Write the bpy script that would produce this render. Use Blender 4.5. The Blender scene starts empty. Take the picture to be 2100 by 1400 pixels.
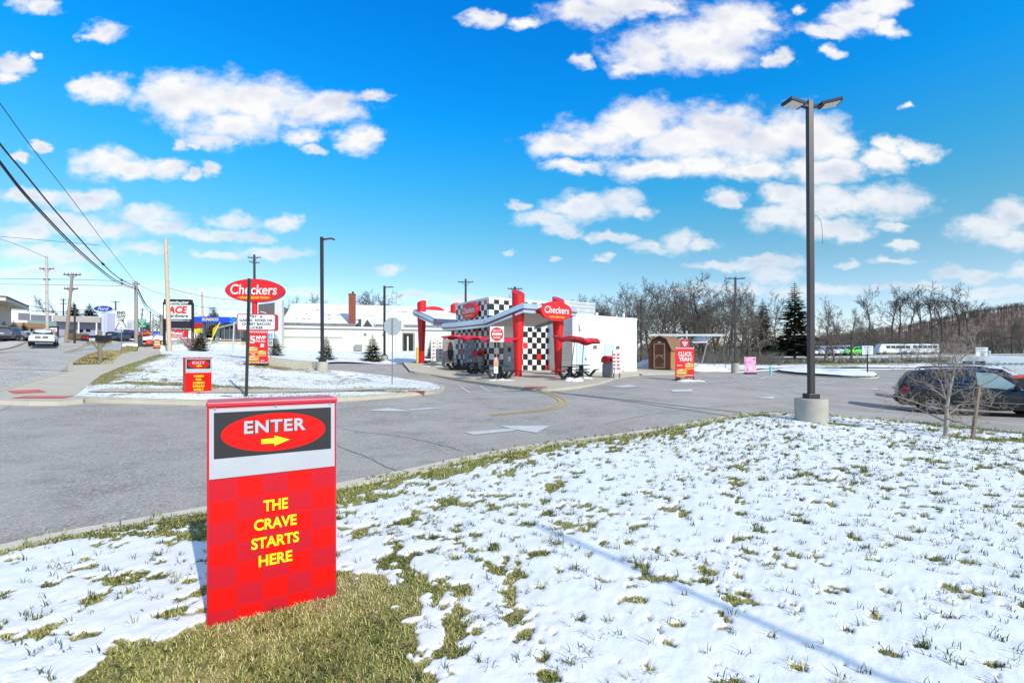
import bpy, bmesh, math, random
import numpy as np
from mathutils import Vector, Matrix
from mathutils.geometry import delaunay_2d_cdt
random.seed(7); RNG = np.random.default_rng(7)
SC = bpy.context.scene
COL = SC.collection
R = math.radians
# ---------------------------------------------------------------- camera, sky, sun, exposure
F, CX, HZ, EYE = 970.0, 1050.0, 738.0, 1.5      # focal length and horizon of the photograph (2100 px wide), eye height
cam = bpy.data.cameras.new("camera"); camo = bpy.data.objects.new("camera", cam); COL.objects.link(camo)
camo.location = (0, 0, EYE); camo.rotation_euler = (R(90), 0, 0)
cam.sensor_width = 36; cam.lens = 36 * F / 2100; cam.shift_y = (HZ - 700) / 2100
cam.clip_start = 0.05; cam.clip_end = 5000
SC.camera = camo
SC.view_settings.view_transform = 'Standard'; SC.view_settings.look = 'None'
SC.view_settings.exposure = 0.20; SC.view_settings.gamma = 1
SUN_AZ = Vector((0.60, -0.80)); SUN_EL = R(34)
sd = bpy.data.lights.new("sun", 'SUN'); sun = bpy.data.objects.new("sun", sd); COL.objects.link(sun)
sd.energy = 3.55; sd.angle = R(0.5); sd.color = (1.0, 0.91, 0.79)
to_sun = Vector((SUN_AZ.x * math.cos(SUN_EL), SUN_AZ.y * math.cos(SUN_EL), math.sin(SUN_EL)))
sun.rotation_euler = to_sun.to_track_quat('Z', 'Y').to_euler()
W = bpy.data.worlds.new("World"); SC.world = W; W.use_nodes = True
def build_world():
    nt = W.node_tree; nt.nodes.clear(); N = nt.nodes; L = nt.links
    out = N.new('ShaderNodeOutputWorld'); bg = N.new('ShaderNodeBackground'); L.new(bg.outputs[0], out.inputs[0])
    bg.inputs[1].default_value = 0.115
    sky = N.new('ShaderNodeTexSky'); sky.sky_type = 'NISHITA'; sky.sun_disc = False
    sky.sun_elevation = SUN_EL; sky.sun_rotation = math.atan2(SUN_AZ.x, SUN_AZ.y)
    sky.air_density = 1.0; sky.dust_density = 0.4; sky.ozone_density = 2.0
    tc = N.new('ShaderNodeTexCoord'); sep = N.new('ShaderNodeSeparateXYZ'); L.new(tc.outputs['Generated'], sep.inputs[0])
    def M(op, a, b=None, c=None, clamp=False):
        n = N.new('ShaderNodeMath'); n.operation = op; n.use_clamp = clamp
        for i, q in enumerate((a, b, c)):
            if q is None: continue
            if isinstance(q, (int, float)): n.inputs[i].default_value = q
            else: L.new(q, n.inputs[i])
        return n.outputs[0]
    def VM(op, a, b=None, c=None):
        n = N.new('ShaderNodeVectorMath'); n.operation = op
        for i, q in enumerate((a, b, c)):
            if q is None: continue
            if isinstance(q, tuple): n.inputs[i].default_value = q
            else: L.new(q, n.inputs[i])
        return n.outputs['Value'] if op == 'LENGTH' else n.outputs[0]
    y = M('MAXIMUM', sep.outputs[1], 0.02)
    px = M('DIVIDE', sep.outputs[0], y); pz = M('DIVIDE', sep.outputs[2], y)
    cb = N.new('ShaderNodeCombineXYZ'); L.new(px, cb.inputs[0]); L.new(pz, cb.inputs[1]); p = cb.outputs[0]
    def noise(vec, scale, detail, rough=0.55, off=(0, 0, 0)):
        m = VM('MULTIPLY_ADD', vec, (1.0, 1.5, 1.0), off)
        n = N.new('ShaderNodeTexNoise'); n.inputs['Scale'].default_value = scale; n.inputs['Detail'].default_value = detail
        n.inputs['Roughness'].default_value = rough; L.new(m, n.inputs['Vector']); return n
    dn = noise(p, 9.0, 3.0)
    d1 = VM('MULTIPLY_ADD', VM('SUBTRACT', dn.outputs['Color'], (0.5, 0.5, 0.5)), (0.10, 0.045, 0.0), p)
    dn2 = noise(p, 34.0, 4.0, 0.6, (1.3, 4.1, 2.2)); d1 = VM('MULTIPLY_ADD', VM('SUBTRACT', dn2.outputs['Color'], (0.5, 0.5, 0.5)), (0.045, 0.026, 0.0), d1)
    # (u, v, ru, rv) of every cloud lobe as seen from here, in photograph pixels -> fixed sky directions
    lobes = [(80,12,55,18),(210,66,40,22),(190,75,28,10),(25,130,45,22),(20,155,30,16),(75,115,12,8),(215,185,70,34),(180,175,40,22),
      (420,205,150,66),(360,190,90,55),(520,210,170,58),(640,222,130,42),(700,215,60,32),(480,262,140,42),(440,285,90,22),(765,196,32,14),(700,205,60,22),
      (620,284,42,24),(735,292,52,36),(770,285,24,20),(640,310,25,10),(365,298,28,12),(400,302,22,8),
      (220,335,75,40),(265,350,60,28),(335,345,40,26),(425,348,26,16),(385,362,20,12),(90,298,20,10),(35,316,18,10),
      (75,405,110,22),(190,405,60,26),(300,440,95,24),(120,455,130,24),(200,470,140,22),(60,475,70,22),(330,465,60,16),
      (480,450,62,17),(580,452,45,18),(450,480,110,15),(530,484,50,12),(560,515,90,14),(440,520,60,8),(300,510,60,14),(120,520,150,20),(70,560,140,14),
      (795,548,30,10),(850,606,70,12),(930,612,60,10),(440,600,140,14),(600,600,80,10),(200,590,180,14),
      (1000,40,45,18),(1080,45,40,14),(975,28,22,12),(1190,28,90,30),(1290,12,130,26),(1350,14,60,20),
      (1420,95,165,62),(1500,60,115,66),(1320,110,90,50),(1540,40,80,40),(1290,140,60,25),(1200,122,24,16),(1560,50,60,30),(1585,125,20,14),(1610,122,26,18),
      (1700,62,70,16),(1760,40,75,34),(1800,15,70,25),(1830,58,30,20),(1700,105,22,14),(1860,214,15,6),(1640,25,12,10),
      (1310,250,110,62),(1240,280,120,45),(1150,300,85,30),(1480,265,120,62),(1400,290,140,50),(1560,290,120,62),(1640,270,110,60),(1700,300,80,45),
      (1180,345,70,16),(1330,345,100,28),(1450,340,120,30),(1560,350,130,28),(1700,345,110,32),(1800,330,70,32),(1880,315,55,20),(1830,300,40,24),
      (1195,425,100,36),(1270,412,65,32),(1120,450,70,24),(1150,470,50,14),(1250,485,48,12),(1060,425,30,12),(1310,430,30,16),
      (1490,405,38,22),(1500,415,25,14),(1700,415,140,45),(1600,400,60,28),(1820,410,110,42),(1600,450,90,34),(1700,470,90,26),(1740,485,50,22),(1830,465,35,9),(1840,503,60,9),
      (1390,495,55,26),(1330,505,50,16),(1450,505,35,12),(1560,540,110,14),(1470,545,70,10),(1600,560,60,12),(1580,565,55,20),(1240,530,25,8),(1040,511,14,5),(1130,528,16,6),
      (2080,440,75,42),(2040,470,100,34),(2110,490,140,20),(1830,535,45,8),(1740,540,35,7),(1950,560,60,16),(2010,565,50,14),(2080,555,40,18),
      (1680,590,120,14),(1500,590,120,12),(1850,590,120,10),(2040,600,110,14),(1620,600,70,12),(1420,600,60,8)]
    acc = None
    for (u, v, ru, rv) in lobes:
        cx, cz, ix, iz = (u - CX) / F, (HZ - v) / F, F / (ru * 1.07 + 4), F / (rv * 1.08 + 3)
        ln = VM('LENGTH', VM('MULTIPLY_ADD', d1, (ix, iz, 0.0), (-cx * ix, -cz * iz, 0.0)))
        acc = ln if acc is None else M('MINIMUM', acc, ln)
    n2 = noise(p, 16.0, 9.0, 0.6, (3.1, 1.7, 0.4)); n3 = noise(p, 5.0, 3.0, 0.5, (7.1, 2.7, 5.4))
    dens = M('ADD', M('SUBTRACT', 1.0, acc), M('MULTIPLY', M('SUBTRACT', n2.outputs[0], 0.5), 1.3))
    front = M('GREATER_THAN', sep.outputs[1], 0.03)
    mr = N.new('ShaderNodeMapRange'); mr.interpolation_type = 'SMOOTHSTEP'
    L.new(dens, mr.inputs[0]); mr.inputs[1].default_value = 0.0; mr.inputs[2].default_value = 0.75
    elf = N.new('ShaderNodeMapRange'); L.new(pz, elf.inputs[0]); elf.inputs[1].default_value = 0.08; elf.inputs[2].default_value = 0.40
    elf.inputs[3].default_value = 0.5; elf.inputs[4].default_value = 1.0
    mask = M('MULTIPLY', M('MULTIPLY', mr.outputs[0], elf.outputs[0]), front)
    # soft grey in the thick lower middles
    n2a = noise(p, 9.0, 3.0, 0.5, (3.1, 1.7, 0.4)); n2b = noise(p, 9.0, 3.0, 0.5, (3.1, 1.7 + 0.06, 0.4))
    sh = M('ADD', M('MULTIPLY', M('SUBTRACT', dens, 0.50), 0.9), M('MULTIPLY', M('SUBTRACT', n2b.outputs[0], n2a.outputs[0]), 2.6))
    sh = M('ADD', sh, M('MULTIPLY', M('SUBTRACT', n3.outputs[0], 0.5), 0.8), clamp=True)
    cc = N.new('ShaderNodeMix'); cc.data_type = 'RGBA'; L.new(sh, cc.inputs[0])
    cc.inputs[6].default_value = (7.4, 7.4, 7.45, 1); cc.inputs[7].default_value = (5.3, 5.6, 6.5, 1)
    hs = N.new('ShaderNodeHueSaturation'); hs.inputs['Saturation'].default_value = 1.32; hs.inputs['Value'].default_value = 2.25
    L.new(sky.outputs[0], hs.inputs['Color'])
    # the sky's own tint from the horizon to overhead
    rp = N.new('ShaderNodeValToRGB'); el = rp.color_ramp
    L.new(M('MULTIPLY', sep.outputs[2], 1.0, clamp=True), rp.inputs[0])
    el.elements[0].position = 0.0; el.elements[0].color = (0.62, 0.58, 0.74, 1)
    el.elements[1].position = 0.92; el.elements[1].color = (0.95, 0.62, 0.5, 1)
    for pos, c in ((0.06, (0.64, 0.58, 0.66, 1)), (0.12, (0.64, 0.58, 0.56, 1)), (0.18, (0.60, 0.59, 0.51, 1)), (0.24, (0.48, 0.64, 0.54, 1)), (0.33, (0.25, 0.72, 0.67, 1)), (0.45, (0.045, 0.76, 0.93, 1)), (0.60, (0.02, 0.71, 1.0, 1)), (0.72, (0.10, 0.6, 0.8, 1))):
        e = el.elements.new(pos); e.color = c
    tint = N.new('ShaderNodeMix'); tint.data_type = 'RGBA'; tint.blend_type = 'MULTIPLY'; tint.inputs[0].default_value = 1.0
    L.new(hs.outputs[0], tint.inputs[6]); L.new(rp.outputs[0], tint.inputs[7])
    mx = N.new('ShaderNodeMix'); mx.data_type = 'RGBA'; L.new(mask, mx.inputs[0]); L.new(tint.outputs[2], mx.inputs[6]); L.new(cc.outputs[2], mx.inputs[7])
    # unseen broken cloud sheet overhead, added to give a whiter fill light
    up = N.new('ShaderNodeMapRange'); up.interpolation_type = 'SMOOTHSTEP'; L.new(M('ADD', sep.outputs[2], M('MULTIPLY', M('SUBTRACT', noise(tc.outputs['Generated'], 5.0, 5.0).outputs[0], 0.5), 0.25)), up.inputs[0]); up.inputs[1].default_value = 0.68; up.inputs[2].default_value = 0.88
    m2 = N.new('ShaderNodeMix'); m2.data_type = 'RGBA'; L.new(M('MULTIPLY', up.outputs[0], 0.85), m2.inputs[0]); L.new(mx.outputs[2], m2.inputs[6]); m2.inputs[7].default_value = (4.4, 4.15, 3.8, 1)
    L.new(m2.outputs[2], bg.inputs[0])
    W.cycles.sampling_method = 'MANUAL'; W.cycles.sample_map_resolution = 512
build_world()

# ---------------------------------------------------------------- helpers
def P(u, v, Y): return Vector(((u - CX) / F * Y, Y, EYE - (v - HZ) / F * Y))
# ground control points: photograph pixel and distance of places whose size is known, plus far ground
CP = [(-3,-3,-.12),(3,-3,-.12),(-6,1,-.12),(0,1,-.12),(6,1,-.17),(0,3,-.12),(-2,3,-.12),(-8,-3,0)]
for u, v, Y, dz in [(0,1112,3.89,.12),(424,1285,2.66,.12),(690,1222,3.0,.12),(692,988,5.82,.12),(1300,885,9.9,.12),(1530,848,13.2,.12),(1663,862,11.7,.12),
   (2000,874,12.7,.12),(1938,897,10.7,.12),(2100,1000,5.9,.12),(1911,846,18.8,0),(2250,862,15.4,0),(850,835,14.7,0),(690,824,15,0),(850,812,16.5,0),(420,832,14,0),
   (406,805,15,.13),(1350,800,20,0),(1170,799,21,0),(1065,771,29.4,.13),(1145,768.8,31.3,.13),(869,754,42.5,.13),(1174,763,34.7,.13),(1306,760,38.4,.13),
   (1508,765,45,0),(1405,780,30,0),(1345,758,42,.13),(1540,767,40,0),(1690,772,48,0),(1780,770,48,0),(1690,756,60,0),(2000,756,60,0),(1500,752,60,0),
   (1700,740,80,0),(2050,738,80,0),(1400,745,75,0),(1700,730,100,0),(1950,728,100,0),(1400,730,100,0),(1750,719,130,0),(1300,719,130,0),(2300,732,110,0),
   (1750,830,20,0),(1800,800,27,0),(1600,800,24,0),(1450,830,16,0),(1300,850,13,0),(60,812,13.5,.1),(0,860,10.3,0),(0,800,14.5,.1),(205,742,21.6,.1),
   (90,713,51,0),(280,717,73,.1),(0,770,17,0),(348,725,45,.13),(300,690,150,0),(130,703,56,0),(0,690,80,0),(200,690,95,0),(-200,690,60,0),(-300,760,15,0),
   (580,717,60,.1),(900,722,60,.1),(850,746,38,0),(690,745,36,0),(660,762,27,.13),(545,752,25,.13),(788,738,48,.1),(800,777,27,.13),(912,799,20,.13),
   (410,719,42,.13),(440,702,55,.1),(367,712,58,.1),(620,735,44,.1)]:
    q = P(u, v, Y); CP.append((q.x, q.y, q.z - dz))
CP += [(-300,300,16),(0,300,9),(300,300,9),(500,100,5),(-400,50,12),(-300,-100,4),(0,-100,-1),(300,-100,-3),(400,500,12),(0,600,14),(-500,500,22),(60,40,-.2),(40,10,-.8),(90,60,.2)]
CP = np.array(CP, float)
def _k(r2): return np.where(r2 > 1e-12, 0.5 * r2 * np.log(np.maximum(r2, 1e-12)), 0.0)
_S = 40.0
def _solve():
    n = len(CP); A = np.zeros((n + 3, n + 3)); xy = CP[:, :2] / _S
    A[:n, :n] = _k(((xy[:, None] - xy[None]) ** 2).sum(-1)) + np.eye(n) * 0.0015
    A[:n, n] = 1; A[:n, n + 1:] = xy; A[n, :n] = 1; A[n + 1:, :n] = xy.T
    return np.linalg.solve(A, np.concatenate([CP[:, 2], np.zeros(3)]))
_w = _solve()
def gv(x, y):
    x = np.asarray(x, float); y = np.asarray(y, float); sh = x.shape
    q = np.stack([x.ravel(), y.ravel()], 1) / _S; out = np.empty(len(q)); xy = CP[:, :2] / _S; n = len(CP)
    for i in range(0, len(q), 20000):
        b = q[i:i + 20000]
        out[i:i + 20000] = _k(((b[:, None] - xy[None]) ** 2).sum(-1)) @ _w[:n] + _w[n] + b @ _w[n + 1:]
    return out.reshape(sh)
def g(x, y): return float(gv(np.array([x]), np.array([y]))[0])
_Ys = np.concatenate([np.arange(1.2, 30, .05), np.arange(30, 90, .15), np.arange(90, 260, .5)])
def G(u, v, dz=0.0):
    """where the line of sight through a photograph pixel meets the ground"""
    z = EYE - (v - HZ) / F * _Ys; gz = gv((u - CX) / F * _Ys, _Ys) + dz
    i = np.argmax(gz >= z); Y = _Ys[i] if gz[i] >= z[i] else 120.0
    if gz[i] >= z[i] and i > 0:
        d0, d1 = z[i - 1] - gz[i - 1], gz[i] - z[i]; Y = _Ys[i - 1] + (_Ys[i] - _Ys[i - 1]) * d0 / max(d0 + d1, 1e-9)
    X = (u - CX) / F * Y; return Vector((X, Y, g(X, Y) + dz))
def at(u, Y, dz=0.0):
    X = (u - CX) / F * Y; return Vector((X, Y, g(X, Y) + dz))
# value noise
def _h(ix, iy, s):
    n = (ix.astype(np.int64) * 374761393 + iy.astype(np.int64) * 668265263 + s * 2147483647) & 0xffffffff
    n = ((n ^ (n >> 13)) * 1274126177) & 0xffffffff
    return ((n ^ (n >> 16)) & 0xffff) / 65535.0
def vn(x, y, s=0):
    ix = np.floor(x); iy = np.floor(y); fx = x - ix; fy = y - iy; fx = fx * fx * (3 - 2 * fx); fy = fy * fy * (3 - 2 * fy)
    a = _h(ix, iy, s); b = _h(ix + 1, iy, s); c = _h(ix, iy + 1, s); d = _h(ix + 1, iy + 1, s)
    return (a * (1 - fx) + b * fx) * (1 - fy) + (c * (1 - fx) + d * fx) * fy
def fbm(x, y, sc, oct=4, s=0):
    t = 0; a = .5; n = 0
    for o in range(oct):
        t = t + a * vn(x * sc + o * 17.3, y * sc + o * 9.1, s + o); n += a; a *= .5; sc *= 2.03
    return t / n
def sstep(a, b, x):
    t = np.clip((x - a) / (b - a), 0, 1); return t * t * (3 - 2 * t)
# ---- materials
def lin(c):
    return tuple(((x / 255) / 12.92 if x / 255 <= .04045 else ((x / 255 + .055) / 1.055) ** 2.4) for x in c)
MATS = {}
def mat(name, c, rough=.6, metal=0.0, var=.12, scale=3.0, bump=0.0, spec=.5, srgb=True, trans=0.0, c2=None, coat=0.0, bscale=None):
    if name in MATS: return MATS[name]
    m = bpy.data.materials.new(name); m.use_nodes = True; nt = m.node_tree; N = nt.nodes; L = nt.links; b = N['Principled BSDF']
    col = lin(c) if srgb else c
    b.inputs['Roughness'].default_value = rough; b.inputs['Metallic'].default_value = metal
    b.inputs['Specular IOR Level'].default_value = spec
    if trans: b.inputs['Transmission Weight'].default_value = trans
    if coat: b.inputs['Coat Weight'].default_value = coat; b.inputs['Coat Roughness'].default_value = .08
    if var > 0 or c2:
        tc = N.new('ShaderNodeTexCoord'); no = N.new('ShaderNodeTexNoise'); L.new(tc.outputs['Object'], no.inputs['Vector'])
        no.inputs['Scale'].default_value = scale; no.inputs['Detail'].default_value = 6; no.inputs['Roughness'].default_value = .65
        mx = N.new('ShaderNodeMix'); mx.data_type = 'RGBA'; L.new(no.outputs[0], mx.inputs[0])
        d = lin(c2) if c2 else tuple(max(0, x * (1 - 2 * var)) for x in col)
        e = col if c2 else tuple(min(1, x * (1 + 1.2 * var)) for x in col)
        mx.inputs[6].default_value = (*d, 1); mx.inputs[7].default_value = (*e, 1); L.new(mx.outputs[2], b.inputs['Base Color'])
        if bump:
            no2 = N.new('ShaderNodeTexNoise'); L.new(tc.outputs['Object'], no2.inputs['Vector']); no2.inputs['Scale'].default_value = bscale or scale * 12; no2.inputs['Detail'].default_value = 4
            bp = N.new('ShaderNodeBump'); bp.inputs['Strength'].default_value = bump; bp.inputs['Distance'].default_value = .02
            L.new(no2.outputs[0], bp.inputs['Height']); L.new(bp.outputs[0], b.inputs['Normal'])
    else: b.inputs['Base Color'].default_value = (*col, 1)
    MATS[name] = m; return m
# ---- mesh builder
class Fr:
    """a flat frame: x along the face, y up the face, n out of it"""
    def __init__(s, o, x, y=None):
        s.o = Vector(o); s.x = Vector(x).normalized(); s.y = Vector(y or (0, 0, 1)).normalized(); s.n = s.x.cross(s.y).normalized()
    def p(s, a, b, c=0.0): return s.o + s.x * a + s.y * b + s.n * c
_TX = {}
def text_mesh(t, bold, shear, sp):
    k = (t, bold, shear, sp)
    if k in _TX: return _TX[k]
    cu = bpy.data.curves.new('t', 'FONT'); cu.body = t; cu.align_x = 'CENTER'; cu.offset = bold; cu.shear = shear; cu.resolution_u = 3; cu.space_character = sp
    o = bpy.data.objects.new('t', cu); me = o.to_mesh()
    v = [tuple(w.co[:2]) for w in me.vertices]; f = [tuple(p.vertices) for p in me.polygons]
    o.to_mesh_clear(); bpy.data.objects.remove(o); bpy.data.curves.remove(cu)
    _TX[k] = (v, f); return v, f
class MB:
    def __init__(s): s.v = []; s.f = []; s.m = []
    def poly(s, pts, m=0):
        i = len(s.v); s.v += [tuple(p) for p in pts]; s.f.append(tuple(range(i, i + len(pts)))); s.m.append(m)
    def raw(s, v, f, m=0):
        i = len(s.v); s.v += [tuple(p) for p in v]; s.f += [tuple(i + k for k in q) for q in f]; s.m += [m] * len(f)
    def box(s, c, sz, rz=0.0, m=0, M=None, taper=1.0):
        x, y, z = (k / 2 for k in sz); c = Vector(c)
        vs = [Vector((a * x * (taper if d > 0 else 1), b * y * (taper if d > 0 else 1), d * z)) for d in (-1, 1) for a, b in ((-1, -1), (1, -1), (1, 1), (-1, 1))]
        rot = M if M is not None else Matrix.Rotation(rz, 3, 'Z')
        s.raw([c + rot @ w for w in vs], [(3, 2, 1, 0), (4, 5, 6, 7), (0, 1, 5, 4), (1, 2, 6, 5), (2, 3, 7, 6), (3, 0, 4, 7)], m)
        return s
    def bar(s, p0, p1, w, h, m=0, up=(0, 0, 1)):
        p0 = Vector(p0); p1 = Vector(p1); d = (p1 - p0); ln = d.length; d.normalize(); up = Vector(up)
        if abs(d.dot(up)) > .98: up = Vector((1, 0, 0))
        sx = d.cross(up).normalized(); uy = sx.cross(d)
        M = Matrix((sx, d, uy)).transposed(); return s.box((p0 + p1) / 2, (w, ln, h), M=M, m=m)
    def tube(s, pts, rad, n=6, m=0, cap=True):
        pts = [Vector(p) for p in pts]
        if isinstance(rad, (int, float)): rad = [rad] * len(pts)
        rings = []; prev = None; i0 = len(s.v)
        for i, p in enumerate(pts):
            d = (pts[min(i + 1, len(pts) - 1)] - pts[max(i - 1, 0)]).normalized()
            a = prev if prev is not None else (Vector((1, 0, 0)) if abs(d.x) < .9 else Vector((0, 1, 0)))
            a = (a - d * a.dot(d)).normalized(); b = d.cross(a); prev = a
            for k in range(n):
                t = 2 * math.pi * k / n; s.v.append(tuple(p + (a * math.cos(t) + b * math.sin(t)) * rad[i]))
        for i in range(len(pts) - 1):
            for k in range(n):
                a = i0 + i * n + k; b = i0 + i * n + (k + 1) % n; s.f.append((a, b, b + n, a + n)); s.m.append(m)
        if cap:
            s.f.append(tuple(i0 + k for k in range(n))[::-1]); s.m.append(m)
            e = i0 + (len(pts) - 1) * n; s.f.append(tuple(e + k for k in range(n))); s.m.append(m)
        return s
    def cyl(s, p0, p1, r0, r1=None, n=12, m=0): return s.tube([p0, p1], [r0, r0 if r1 is None else r1], n, m)
    def lathe(s, prof, c=(0, 0, 0), n=16, m=0, axis='Z'):
        c = Vector(c); i0 = len(s.v)
        for r, z in prof:
            for k in range(n):
                t = 2 * math.pi * k / n; q = Vector((r * math.cos(t), r * math.sin(t), z))
                if axis == 'Y': q = Vector((q.x, q.z, q.y))
                s.v.append(tuple(c + q))
        for i in range(len(prof) - 1):
            for k in range(n):
                a = i0 + i * n + k; b = i0 + i * n + (k + 1) % n
                s.f.append((a, b, b + n, a + n) if axis == 'Z' else (b, a, a + n, b + n)); s.m.append(m)
        return s
    def prism(s, pts, vec, m=0, mside=None):
        pts = [Vector(p) for p in pts]; vec = Vector(vec); n = len(pts); i = len(s.v); ms = m if mside is None else mside
        s.v += [tuple(p) for p in pts] + [tuple(p + vec) for p in pts]
        s.f.append(tuple(range(i, i + n))); s.m.append(m); s.f.append(tuple(range(i + n, i + 2 * n))[::-1]); s.m.append(m)
        for k in range(n):
            s.f.append((i + k, i + n + k, i + n + (k + 1) % n, i + (k + 1) % n)); s.m.append(ms)
        return s
    def rect(s, fr, a0, a1, b0, b1, c=0.0, m=0): s.poly([fr.p(a0, b0, c), fr.p(a1, b0, c), fr.p(a1, b1, c), fr.p(a0, b1, c)], m); return s
    def slab(s, fr, a0, a1, b0, b1, c0, c1, m=0):
        s.prism([fr.p(a0, b0, c1), fr.p(a1, b0, c1), fr.p(a1, b1, c1), fr.p(a0, b1, c1)], fr.n * (c0 - c1), m); return s
    def oval(s, fr, ca, cb, ra, rb, c=0.0, m=0, n=40, depth=0.0):
        pts = [fr.p(ca + ra * math.cos(2 * math.pi * k / n), cb + rb * math.sin(2 * math.pi * k / n), c) for k in range(n)]
        if depth: s.prism(pts, fr.n * -depth, m)
        else: s.poly(pts, m)
        return s
    def flat(s, fr, pts, c=0.0, m=0, depth=0.0):
        q = [fr.p(a, b, c) for a, b in pts]
        if depth: s.prism(q, fr.n * -depth, m)
        else: s.poly(q, m)
        return s
    def text(s, fr, t, ca, cb, w, h, c=0.0, m=0, bold=0.0, shear=0.0, sp=1.0):
        v, f = text_mesh(t, bold, shear, sp)
        if not v: return s
        x0 = min(p[0] for p in v); x1 = max(p[0] for p in v); y0 = min(p[1] for p in v); y1 = max(p[1] for p in v)
        sy = h / (y1 - y0); sx = w / (x1 - x0) if w else sy
        s.raw([fr.p(ca + (p[0] - (x0 + x1) / 2) * sx, cb + (p[1] - (y0 + y1) / 2) * sy, c) for p in v], f, m); return s
    def build(s, name, mats, parent=None, smooth=False, local=False, bevel=0.0):
        me = bpy.data.meshes.new(name); me.from_pydata(s.v, [], s.f)
        for q in (mats if isinstance(mats, (list, tuple)) else [mats]): me.materials.append(q)
        if len(me.materials) > 1: me.polygons.foreach_set('material_index', s.m)
        if smooth: me.polygons.foreach_set('use_smooth', [True] * len(me.polygons))
        o = bpy.data.objects.new(name, me); COL.objects.link(o)
        if smooth == 2:
            md = o.modifiers.new('es', 'EDGE_SPLIT'); md.split_angle = R(38)
        if bevel:
            md = o.modifiers.new('bv', 'BEVEL'); md.width = bevel; md.segments = 2; md.limit_method = 'ANGLE'
        if parent is not None:
            o.parent = parent
            if not local: o.matrix_parent_inverse = WM(parent).inverted()
        return o
def WM(o):
    m = o.matrix_basis.copy()
    if o.parent is not None: m = WM(o.parent) @ o.matrix_parent_inverse @ m
    return m
def tag(o, label=None, cat=None, group=None, kind=None):
    if label: o['label'] = label
    if cat: o['category'] = cat
    if group: o['group'] = group
    if kind: o['kind'] = kind
    return o
def thing(name, label, cat, loc=(0, 0, 0), rz=0.0, group=None):
    o = bpy.data.objects.new(name, None); COL.objects.link(o); o.location = loc; o.rotation_euler = (0, 0, rz); o.empty_display_size = .2
    return tag(o, label, cat, group)
def copy_tree(o, parent=None):
    c = o.copy(); COL.objects.link(c)
    if parent is not None:
        c.parent = parent; c.matrix_parent_inverse = o.matrix_parent_inverse.copy()
    for ch in list(o.children): copy_tree(ch, c)
    return c
# ---------------------------------------------------------------- ground materials
def asphalt_mat(name, base, crack=.5, sp=1.0):
    m = bpy.data.materials.new(name); m.use_nodes = True; nt = m.node_tree; N = nt.nodes; L = nt.links; b = N['Principled BSDF']
    tc = N.new('ShaderNodeTexCoord')
    def no(sc, det, ro=.6):
        n = N.new('ShaderNodeTexNoise'); n.inputs['Scale'].default_value = sc; n.inputs['Detail'].default_value = det; n.inputs['Roughness'].default_value = ro
        L.new(tc.outputs['Object'], n.inputs['Vector']); return n.outputs[0]
    def mix(f, a, bb):
        x = N.new('ShaderNodeMix'); x.data_type = 'RGBA'
        for i, q in ((0, f), (6, a), (7, bb)):
            if isinstance(q, (tuple, float)): x.inputs[i].default_value = q if isinstance(q, float) else (*q, 1)
            else: L.new(q, x.inputs[i])
        return x.outputs[2]
    def ramp(v, lo, hi):
        r = N.new('ShaderNodeMapRange'); r.inputs[1].default_value = lo; r.inputs[2].default_value = hi; L.new(v, r.inputs[0]); return r.outputs[0]
    vo = N.new('ShaderNodeTexVoronoi'); vo.inputs['Scale'].default_value = 46 * sp; L.new(tc.outputs['Object'], vo.inputs['Vector'])
    k = tuple(base); dark = tuple(x * .30 for x in k); light = tuple(min(1, x * 1.95) for x in k)
    c = mix(ramp(vo.outputs['Color'], .1, .9), dark, light)
    c = mix(ramp(no(55 * sp, 3), .35, .65), c, mix(.5, dark, k))
    c = mix(.04, c, k)
    c = mix(ramp(no(.35, 5), .35, .70), c, tuple(x * 1.18 for x in k))
    c2 = N.new('ShaderNodeMix'); c2.data_type = 'RGBA'; c2.blend_type = 'MULTIPLY'; L.new(ramp(no(1.1, 8, .72), .50, .70), c2.inputs[0]); L.new(c, c2.inputs[6]); c2.inputs[7].default_value = (.74, .74, .75, 1)
    L.new(c2.outputs[2], b.inputs['Base Color']); b.inputs['Roughness'].default_value = .85; b.inputs['Specular IOR Level'].default_value = .25
    bp = N.new('ShaderNodeBump'); bp.inputs['Strength'].default_value = .55; bp.inputs['Distance'].default_value = .008
    L.new(vo.outputs['Distance'], bp.inputs['Height']); L.new(bp.outputs[0], b.inputs['Normal'])
    MATS[name] = m; return m
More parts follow.
